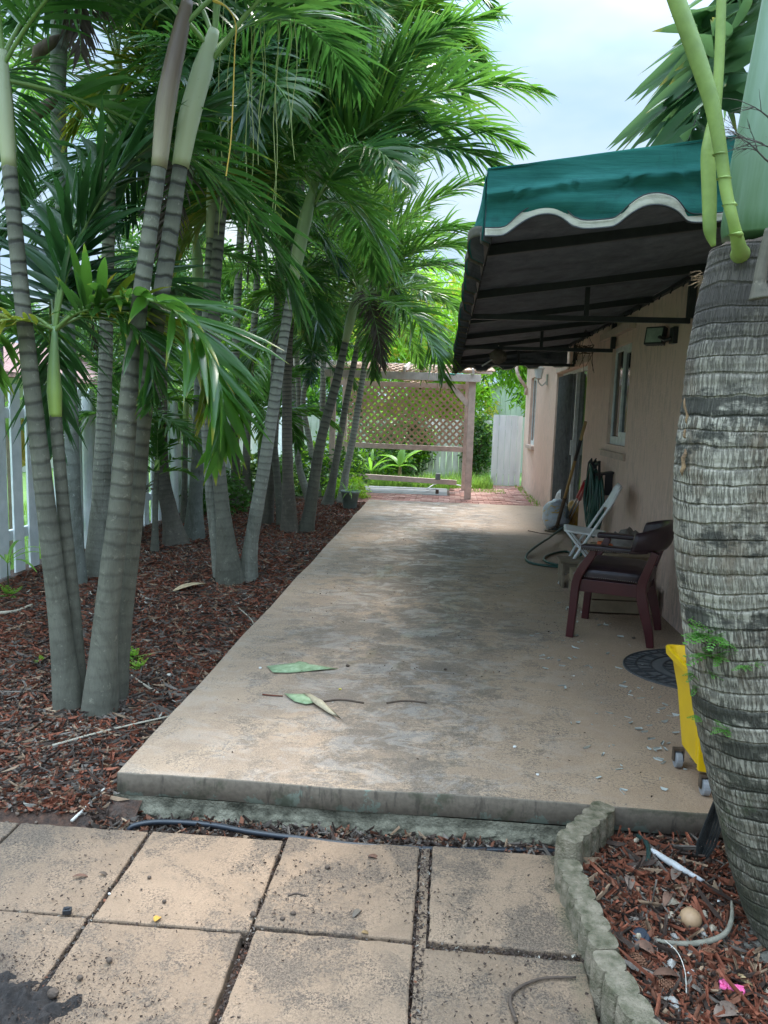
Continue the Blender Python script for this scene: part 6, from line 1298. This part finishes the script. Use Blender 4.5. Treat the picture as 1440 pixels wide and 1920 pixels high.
mb.add(vs, [(i*m+k, i*m+(k+1) % m, (i+1)*m+(k+1) % m, (i+1)*m+k) for i in range(nA) for k in range(m)]+[tuple(range(m-1, -1, -1)), tuple(nA*m+k for k in range(m))]); mb.build('backrest', M_lea, chair, smooth=True)
# ---- white folding chair
M_fw = simple('white_plastic', (.86, .88, .88), (.78, .80, .80), 6, .45, .05); M_tb = simple('pale_tube', (.80, .83, .84), None, 6, .35, 0)
FC = Vector((1.30, 6.72, 0)); FA = R_(172); fx2, fy2 = Vector((math.cos(FA), math.sin(FA), 0)), Vector((-math.sin(FA), math.cos(FA), 0))
def fcp(f, s_, z): return FC+fx2*f+fy2*s_+Vector((0, 0, z))
fc = thing('folding_chair', 'white folding chair with its back against the pink wall', 'chair', tuple(FC))
for s_ in (-1, 1):
    mb = MB(); q = [fcp(.235, s_*.20, .0), fcp(.10, s_*.20, .27), fcp(-.17, s_*.20, .74)]+([fcp(-.215, s_*.19, .84), fcp(-.235, s_*.15, .875)]); mb.tube(q, .0125, 10); mb.build('front_leg', M_tb, fc, smooth=True)
    mb = MB(); mb.tube([fcp(-.22, s_*.175, 0), fcp(.02, s_*.175, .26), fcp(.19, s_*.175, .465)], .011, 10); mb.build('rear_leg', M_tb, fc, smooth=True)
mb = MB(); mb.tube([fcp(.18, -.2, .11), fcp(.18, .2, .11)], .008, 8); mb.tube([fcp(-.235, -.15, .875), fcp(-.235, .15, .875)], .0125, 10); mb.tube([fcp(-.16, -.175, .08), fcp(-.16, .175, .08)], .008, 8); mb.build('crossbar', M_tb, fc, smooth=True)
def pan(f0, z0, f1, z1, w0, w1, th, name, curve):
    mb = MB(); n = 14
    def fn(u, v):
        s_ = (u-.5)*2; w_ = (w0+(w1-w0)*v)/2; rd = 1-.10*abs(2*v-1)**6
        return fcp(f0+(f1-f0)*v+curve*(1-s_*s_)*-1, s_*w_*rd, z0+(z1-z0)*v-(.012*(1-s_*s_) if name == 'seat' else 0))
    mb.grid(fn, n, n); return mb.build(name, M_fw, fc, smooth=True, solid=th)
pan(.215, .475, -.16, .435, .40, .36, .016, 'seat', 0); pan(-.130, .665, -.225, .86, .37, .34, .014, 'backrest', .03)
# ---- digging tool, loppers
def wallp(x, y, X=1.62): return onx(x, y, X)
tl = thing('digging_tool', 'long yellow handled digging tool with a black grip leaning on the wall', 'garden tool', tuple(sp(1046, 1000, 0)))
a_, b_ = sp(1044, 988, .06), wallp(1098, 791, 1.60); M_wood = simple('yellow_wood', (.42, .28, .10), (.28, .18, .07), 20, .5, .1, (1, 1, .2)); M_blk = simple('black_rubber', (.022, .022, .026), None, 9, .5, .1); M_stl = simple('rusty_steel', (.16, .12, .09), (.07, .05, .035), 20, .6, .3, metal=.4)
def between(a, b, t0, t1): return [a.lerp(b, t0), a.lerp(b, (t0+t1)/2), a.lerp(b, t1)]
mb = MB(); mb.tube(between(a_, b_, .12, 1), .019, 12); mb.build('handle', M_wood, tl, smooth=True)
mb = MB(); mb.tube(between(a_, b_, .66, .845), .0215, 12); mb.build('grip', M_blk, tl, smooth=True)
mb = MB(); mb.tube(between(a_, b_, .0, .30), .024, 10); mb.sweep([a_+Vector((.03, 0, .03)), a_+Vector((-.06, -.02, -.01)), a_+Vector((-.15, -.05, -.045))], [.07, .09, .04], .012, (0, 1, 0)); mb.build('blade', M_stl, tl)
lp = thing('loppers', 'long loppers with red grips leaning beside the digging tool', 'loppers', tuple(sp(1062, 985, 0)))
for k, (x0_, y0_, x1_, y1_) in enumerate(((1060, 980, 1097, 903), (1066, 980, 1100, 909))):
    p, q = sp(x0_, y0_, .08), wallp(x1_, y1_, 1.58-.04*k); mb = MB(); mb.tube([p, q], .011, 10); h_ = mb.build('handle', simple('aluminium', (.6, .61, .62), None, 5, .3, 0, metal=.8), lp, smooth=True)
    mb = MB(); mb.tube(between(p, q, .66, 1.0), .020, 10); mb.build('grip', simple('red_rubber', (.45, .012, .03), (.3, .01, .02), 9, .4, .1), h_, smooth=True)
mb = MB(); c = sp(1060, 986, .05); mb.sweep([c+Vector((.02, 0, .05)), c+Vector((-.03, 0, 0)), c+Vector((-.08, -.02, -.02))], [.02, .035, .01], .03, (0, 1, 0)); mb.build('blade', M_stl, lp)
mb = MB(); mb.tube([sp(990, 995, .01), sp(1015, 1000, .01), sp(1035, 1002, .01)], .005, 6); solo('stick', mb, M_dstick, 'thin dark stick on the slab before the plastic bags', 'stick')
# ---- bags
def bag(label, c, r, mats, seed, sc=(1, .8, 1), name='plastic_bag'):
    b = bmesh.new(); bmesh.ops.create_icosphere(b, subdivisions=4, radius=1); vs = []
    for v in b.verts:
        p = v.co; k = 1+.14*mnoise.noise(p*1.6+Vector((seed, 0, 0)))+.06*mnoise.noise(p*5+Vector((seed, 2, 0)))+.035*abs(mnoise.noise(p*11))
        q = Vector((p.x*r*sc[0]*k, p.y*r*sc[1]*k, max(-.9, p.z)*r*sc[2]*k)); q.z += r*sc[2]*.9; vs.append(tuple(q+Vector(c)))
    fs = [[v.index for v in f.verts] for f in b.faces]; b.free(); mb = MB(); mb.add(vs, fs); return solo(name, mb, mats, label, 'bag', None, smooth=True)
def bagmat(name, c1, c2, c3):
    m, t, b, o = nmat(name); v = coords(t, 'World'); n = noise(t, v, 9, 4, .6, 1.2); c = ramp(t, n, [(.40, c1), (.47, c1), (.52, c2), (.60, c2), (.66, c3)]); t.links.new(c, b.inputs['Base Color']); b.inputs['Roughness'].default_value = .3
    bump(t, b, noise(t, v, 38, 5, .7), .7, .01); return m
bag('white and yellow crumpled plastic bag at the foot of the digging tool', sp(1040, 992, 0), .19, bagmat('printed_plastic', (.55, .63, .70), (.50, .56, .60), (.62, .42, .06)), 3, (.95, .85, 1.1))
bag('orange brown plastic bag beside the sliding door', onz(1078, 992, 0)+Vector((.04, .1, 0)), .19, bagmat('amber_plastic', (.48, .26, .04), (.36, .18, .04), (.5, .46, .4)), 8, (.95, .9, 1.05))
bag('clear pale plastic bag bulging behind the white and yellow bag', onz(1060, 975, 0)+Vector((.02, .15, 0)), .17, bagmat('clear_plastic', (.55, .56, .55), (.42, .42, .40), (.48, .42, .36)), 13, (.9, .9, 1.5))
bag('small white crumpled bag on the slab by the hose', sp(1074, 1002, 0), .07, bagmat('white_plastic_bag', (.7, .7, .68), (.6, .6, .58), (.5, .5, .48)), 17, (1.3, .9, .7))
# ---- hose on the wall and on the slab
M_hose = simple('green_hose', (.02, .085, .06), (.012, .045, .035), 9, .35, .05)
hs = thing('garden_hose', 'green garden hose hanging in loops on the wall and trailing on the slab', 'hose', tuple(onz(1060, 1050, 0)))
mb = MB(); HY = 7.55
q = []; r2 = random.Random(4)
for lp_ in range(7):
    for k in range(14):
        a = 2*math.pi*k/14; q.append(Vector((1.55-.015*lp_+.01*math.sin(a*3+lp_), HY+.02*lp_+(.13+.008*lp_)*math.sin(a), .60+.30*math.cos(a)+.015*lp_-.03*(lp_ % 3))))
q += [Vector((1.45, HY-.05, .35)), Vector((1.35, 7.5, .04)), onz(1072, 1005, .02)]
tr = [(1060, 988), (1030, 1008), (1000, 1028), (986, 1043), (992, 1054), (1020, 1060), (1052, 1063), (1066, 1062), (1064, 1050), (1070, 1040), (1064, 1034), (1042, 1036), (1022, 1044), (1022, 1052), (1040, 1058), (1075, 1062), (1100, 1060)]
zz = [.10, .10, .06, .02]+[.014]*13
q2 = [onz(x, y, z) for (x, y), z in zip(tr, zz)]
mb.tube(spline(q+q2, 3), .0125, 8); mb.build('hose', M_hose, hs, smooth=True)
mb = MB(); mb.beam((1.655, HY, .93), (1.48, HY, .90), .12, .02); mb.beam((1.645, HY, .93), (1.645, HY, .70), .12, .015, (0, 1, 0)); mb.build('hanger', M_blk, hs)
mb = MB(); mb.tube([Vector((1.50, HY-.16, .86)), Vector((1.49, HY-.15, 1.0)), Vector((1.47, HY-.16, 1.03))], [.012, .014, .035], 10); mb.build('spray_nozzle', M_blk, hs, smooth=True)
cr = thing('black_cable_coil', 'black cable coil hanging on the wall left of the green hose', 'cable coil', (1.56, 7.98, .45)); mb = MB(); q = []
for lp_ in range(9):
    for k in range(12): a = 2*math.pi*k/12; q.append(Vector((1.57-.009*lp_, 7.98+(.055+.006*(lp_ % 4))*math.sin(a), .78+(.26-.012*(lp_ % 5))*math.cos(a))))
mb.tube(spline(q, 2), .0065, 6); mb.build('cable', M_blk, cr, smooth=True)
# ---- crates and things on them
M_box = simple('tan_board', (.30, .24, .16), (.20, .155, .10), 9, .85, .3); M_wd = simple('old_board', (.24, .19, .13), (.13, .10, .07), 14, .85, .4)
bx = thing('wooden_step', 'tan two tier slatted wooden step against the wall behind the armchair', 'step', (1.36, 5.85, 0))
for k in range(2): mb = MB(); mb.bb(1.08, 1.62, 5.58, 6.30, .012+.100*k, .104+.100*k); mb.build('slat_band', M_box, bx, bevel=.004)
for k in range(2): mb = MB(); mb.bb(1.27, 1.62, 5.80, 6.30, .212+.100*k, .304+.100*k); mb.build('slat_band', M_box, bx, bevel=.004)
mb = MB(); mb.bb(1.235, 1.645, 5.76, 6.32, .4055, .425); mb.build('lid', M_box, bx, bevel=.004)
lb = thing('low_bench', 'small worn wooden stool between the armchair and folding chair', 'stool', (1.15, 6.25, 0))
mb = MB()
for k in range(3): mb.bb(1.02, 1.42, 6.38+k*.095, 6.465+k*.095, .215, .235)
mb.build('top', M_wd, lb, bevel=.003)
for X_ in (1.04, 1.36): mb = MB(); mb.bb(X_, X_+.022, 6.39, 6.65, 0, .2145); mb.build('leg', M_wd, lb, bevel=.002)
mb = MB(); mb.bb(1.0625, 1.3595, 6.395, 6.415, .13, .21); mb.build('rail', M_wd, lb)
b = bmesh.new(); bmesh.ops.create_icosphere(b, subdivisions=4, radius=1); vs = [tuple(Vector((1.47+v.co.x*.17*(1+.15*mnoise.noise(v.co*3)), 6.02+v.co.y*.13, .426+max(0, v.co.z*.13+.02)*(1+.35*mnoise.noise(v.co*4)+.15*mnoise.noise(v.co*10))))) for v in b.verts]; fs = [[v.index for v in f.verts] for f in b.faces]; b.free()
mb = MB(); mb.add(vs, fs); solo('cloth_bundle', mb, simple('grey_cloth', (.24, .22, .20), (.15, .135, .12), 20, .9, .4), 'grey crumpled cloth on top of the two tier wooden step', 'cloth', smooth=True)
mb = MB(); mb.box((1.29, 5.97, .455), (.10, .09, .055), Matrix.Rotation(.4, 3, 'Z') @ Matrix.Rotation(.2, 3, 'X')); mb.ico((1.31, 5.99, .48), (.04, .035, .03), 2, .15); solo('orange_packet', mb, simple('orange_plastic', (.62, .13, .04), (.5, .1, .03), 9, .5, .1), 'small orange packet on the left end of the two tier wooden step', 'packet', bevel=.008)
bag('crumpled white packaging in front of the orange packet', Vector((1.29, 5.84, .426)), .045, bagmat('crinkled_foil', (.6, .6, .58), (.5, .5, .48), (.4, .4, .38)), 23, (1.6, .9, .6), 'packaging')
# ---- door mat
mt = thing('door_mat', 'black half round rubber mat with a stone pattern beside the wall', 'door mat', (1.5, 4.36, 0)); MX, MY, RX, RY = 1.63, 4.36, .53, .40
M_rub = simple('mat_rubber', (.03, .033, .036), (.018, .02, .022), 30, .7, .3); M_stn = simple('mat_panels', (.105, .108, .108), (.07, .072, .072), 12, .85, .3)
mb = MB(); mb.prism([(MX, MY-RY, .002)]+[(MX-RX*math.cos(a), MY+RY*math.sin(a), .002) for a in np.linspace(-math.pi/2, math.pi/2, 48)]+[(MX, MY+RY, .002)], (0, 0, .008)); mb.build('base', M_stn, mt)
mb = MB()
for r_ in (.985, .86, .70, .56, .42): mb.tube([(MX-RX*r_*math.cos(a), MY+RY*r_*math.sin(a), .011) for a in np.linspace(-math.pi/2, math.pi/2, 48)], .0065, 6)
for (ra, rb, n) in ((.86, .985, 26), (.70, .86, 18), (.42, .56, 12), (.0, .42, 5)):
    for k in range(n):
        a = -math.pi/2+math.pi*(k+.5+random.uniform(-.25, .25))/n; a2 = a+random.uniform(-.05, .05); mb.tube([(MX-RX*ra*math.cos(a), MY+RY*ra*math.sin(a), .011), (MX-RX*rb*math.cos(a2), MY+RY*rb*math.sin(a2), .011)], .005, 5)
mb.tube([(MX, MY-RY, .010), (MX, MY+RY, .010)], .007, 6); mb.build('raised_pattern', M_rub, mt)
# ---- yellow wheeled bucket
M_yel = simple('yellow_plastic', (.80, .52, .005), (.70, .44, .004), 5, .38, .04); M_gw = simple('grey_wheel', (.32, .34, .36), (.2, .21, .22), 9, .5, 0)
yc = thing('wheeled_bucket', 'bright yellow wheeled mop bucket half hidden behind the large palm', 'mop bucket', (1.16, 2.98, 0))
def ring_(x0, x1, y0, y1, z, r=.03, n=6):
    P = []
    for (cx, cy, a0_) in ((x1-r, y1-r, 0), (x0+r, y1-r, 90), (x0+r, y0+r, 180), (x1-r, y0+r, 270)):
        for k in range(n): a = R_(a0_+90*k/(n-1)); P.append((cx+r*math.cos(a), cy+r*math.sin(a), z))
    return P
YB = [(1.03, 1.30, 2.88, 3.10, .085), (1.018, 1.31, 2.87, 3.11, .13), (.98, 1.34, 2.83, 3.12, .34), (.945, 1.37, 2.795, 3.13, .50), (.925, 1.39, 2.78, 3.145, .503), (.922, 1.392, 2.778, 3.148, .537), (.936, 1.38, 2.79, 3.135, .539), (.955, 1.36, 2.81, 3.11, .48), (1.0, 1.32, 2.86, 3.08, .12)]
YB = [(a+.03, b_+.03, c, d, z*.96) for a, b_, c, d, z in YB]; rs_ = [ring_(*q) for q in YB]; n = len(rs_[0]); mb = MB(); mb.add([p for r_ in rs_ for p in r_], [(i*n+k, i*n+(k+1) % n, (i+1)*n+(k+1) % n, (i+1)*n+k) for i in range(len(rs_)-1) for k in range(n)]+[tuple(range(n-1, -1, -1)), tuple((len(rs_)-1)*n+k for k in range(n))]); mb.build('bucket', M_yel, yc, smooth=False, bevel=.003)
mb = MB(); mb.prism([(1.0, 2.832, .40), (1.03, 2.868, .10), (1.14, 2.868, .088), (1.18, 2.825, .42)], (0, -.020, 0)); mb.build('pouring_lip', M_yel, yc, bevel=.004)
for (x, y) in ((1.065, 2.86), (1.27, 2.90), (1.03, 3.09), (1.27, 3.09)):
    mb = MB(); mb.tube([(x-.014, y, .034), (x+.014, y, .034)], .034, 18); wh_ = mb.build('caster', M_gw, yc, bevel=.004); mb = MB(); mb.bb(x-.022, x-.017, y-.012, y+.012, .03, .0845); mb.bb(x+.017, x+.022, y-.012, y+.012, .03, .0845); mb.bb(x-.017, x+.017, y-.012, y+.012, .076, .0845); mb.build('fork', M_stl, wh_)
# ---- flood light
M_fl = simple('black_housing', (.014, .016, .018), None, 9, .4, .05)
fp = onx(1268, 629, WX); fl = thing('flood_light', 'black square flood light on the wall between the window and the palm', 'flood light', tuple(fp))
mb = MB(); mb.box(fp+Vector((-.018, 0, .0)), (.036, .10, .12)); mb.tube([fp+Vector((-.03, 0, -.02)), fp+Vector((-.07, .02, -.035)), fp+Vector((-.09, .12, .0))], .014, 8); mb.build('mount', M_fl, fl, bevel=.006)
hc = fp+Vector((-.09, .22, .015)); rot = Matrix.Rotation(R_(50), 3, 'Z') @ Matrix.Rotation(R_(12), 3, 'Y'); mb = MB(); mb.box(hc, (.055, .15, .135), rot); mb.box(hc+rot @ Vector((.045, 0, 0)), (.05, .10, .09), rot)
for k in range(5): mb.box(hc+rot @ Vector((.05, -.045+.022*k, .0)), (.055, .005, .11), rot)
mb.build('housing', M_fl, fl, bevel=.006)
mb = MB(); mb.box(hc+rot @ Vector((-.029, 0, 0)), (.004, .125, .11), rot); mb.build('lens', simple('lamp_glass', (.34, .40, .33), (.2, .24, .2), 12, .2, 0), fl)
# ---- wall lantern
lp0 = onx(1027, 712, WX); ln = thing('wall_lantern', 'white glass wall lantern under the far end of the awning', 'wall lantern', tuple(lp0)); M_ml = simple('aged_white_metal', (.5, .47, .42), (.36, .33, .29), 12, .5, .1)
mb = MB(); mb.box(lp0+Vector((-.012, 0, 0)), (.024, .10, .18)); mb.tube(spline([lp0+Vector((-.02, 0, -.03)), lp0+Vector((-.09, 0, -.10)), lp0+Vector((-.15, 0, -.04)), lp0+Vector((-.15, 0, .0))], 5), .012, 8); mb.build('bracket', M_ml, ln, bevel=.004)
c = lp0+Vector((-.15, 0, .02)); mb = MB(); mb.tube([c, c+Vector((0, 0, .16))], [.05, .085], 6); mb.build('glass', simple('frosted_glass', (.62, .66, .66), (.5, .54, .55), 12, .2, 0), ln)
mb = MB(); mb.tube([c+Vector((0, 0, .161)), c+Vector((0, 0, .20)), c+Vector((0, 0, .24))], [.10, .05, .012], 6); mb.tube([c+Vector((0, 0, -.03)), c-Vector((0, 0, .001))], [.01, .055], 6); mb.build('cap', M_ml, ln)
# ---- hanging basket and bundle
hb = onx(1096, 655, 1.50); hk = thing('hanging_basket', 'brown wire basket of dead roots hanging from the second bracket', 'hanging basket', tuple(hb)); mb = MB(); r2 = random.Random(9)
for k in range(46):
    a = r2.uniform(0, 6.28); el = r2.uniform(-.8, .8); p = hb+Vector((.10*math.cos(a), .13*math.sin(a), .05*math.sin(el))); q = hb+Vector((.10*math.cos(a+1.3), .13*math.sin(a+1.3), .06*r2.uniform(-1, 1))); mb.tube([p, p.lerp(q, .5)+Vector((0, 0, r2.uniform(-.03, .03))), q], .004, 4)
for k in range(8): a = 6.28*k/8; p = hb+Vector((.10*math.cos(a), .13*math.sin(a), -.03)); mb.tube([p, p+Vector((r2.uniform(-.08, .08), r2.uniform(-.08, .08), -r2.uniform(.1, .25)))], .003, 4)
mb.build('dead_roots', simple('root_brown', (.14, .085, .05), (.07, .045, .03), 20, .9, .3), hk)
mb = MB(); [mb.tube([hb+Vector((.09*math.cos(a), .12*math.sin(a), .04)), hb+Vector((0, 0, .22))], .0025, 4) for a in (0, 2.1, 4.2)]; mb.build('wire', M_bframe, hk)
gb = ony(934, 668, 7.80); gd = thing('wrapped_bundle', 'brown wrapped bundle with a white rod tied up under the awning', 'bundle', tuple(gb))
b = bmesh.new(); bmesh.ops.create_icosphere(b, subdivisions=3, radius=1); vs = [tuple(gb+Vector((v.co.x*.085*(1+.3*mnoise.noise(v.co*3)), v.co.y*.07, v.co.z*.075*(1+.3*mnoise.noise(v.co*4))))) for v in b.verts]; fs = [[v.index for v in f.verts] for f in b.faces]; b.free(); mb = MB(); mb.add(vs, fs); mb.build('bundle', simple('brown_wrap', (.16, .125, .10), (.09, .07, .055), 20, .8, .5), gd)
mb = MB(); mb.tube([gb+Vector((-.05, -.02, -.03)), ony(904, 686, 7.7)], .007, 8); mb.tube([gb+Vector((0, 0, .05)), Vector((gb.x, 7.82, 2.16))], .005, 5); mb.build('rod', M_wht, gd)
# ---- pergola odds and ends
c = ony(855, 705, 13.36); mb = MB(); r2 = random.Random(2)
for k in range(9): mb.ico(c+Vector((r2.uniform(-.10, .14), r2.uniform(-.04, .04), .022+r2.uniform(-.01, .02))), (r2.uniform(.04, .07), .04, .018), 2, .2)
solo('green_cloth', mb, simple('teal_cloth', (.02, .36, .24), (.01, .22, .16), 20, .7, .3), 'teal green rag lying on the pergola beam', 'rag', smooth=True)
c = ony(821, 893, 15.0); mb = MB(); mb.box(c+Vector((0, -.01, -.005)), (.10, .06, .13)); mb.box(c+Vector((0, -.045, .0)), (.075, .012, .095)); solo('outlet_box', mb, simple('grey_box', (.22, .22, .21), (.12, .12, .12), 20, .6, .1), 'small grey outlet box on the low pergola rail', 'outlet box', bevel=.004)
mb = MB(); mb.tube(spline([onz(x, y, z) for x, y, z in ((800, 917, .02), (815, 908, .05), (830, 905, .06), (850, 908, .04), (872, 912, .03), (884, 912, .02))], 6), .012, 8); solo('white_pipe', mb, M_wht, 'thin white pipe lying below the outlet box', 'pipe', smooth=True)
mb = MB(); mb.bb(-.16, -.10, 13.82, 13.9, -.015, .06); solo('stub_post', mb, M_dstick, 'short dark stub at the corner of the grey pad', 'stub', bevel=.006)
# yellow hose coil seen through the pickets
cc_ = onx(30, 830, -4.3); mb = MB(); q = []
for l_ in range(6):
    for k in range(12): a = 6.283*k/12; q.append(cc_+Vector((.02*l_, (.10+.01*l_)*math.sin(a), .26*math.cos(a)+.01*l_)))
yh = thing('yellow_cord_coil', 'yellow cord coil hanging on a post beyond the pickets', 'cord coil', (cc_.x, cc_.y, -.12)); mb.tube(spline(q, 2), .012, 6); mb.build('cord', simple('yellow_cord', (.55, .42, .06), None, 9, .6, 0), yh, smooth=True)
mb = MB(); mb.bb(cc_.x-.08, cc_.x-.03, cc_.y-.04, cc_.y+.04, -.12, cc_.z+.3); mb.build('post', M_wd, yh)
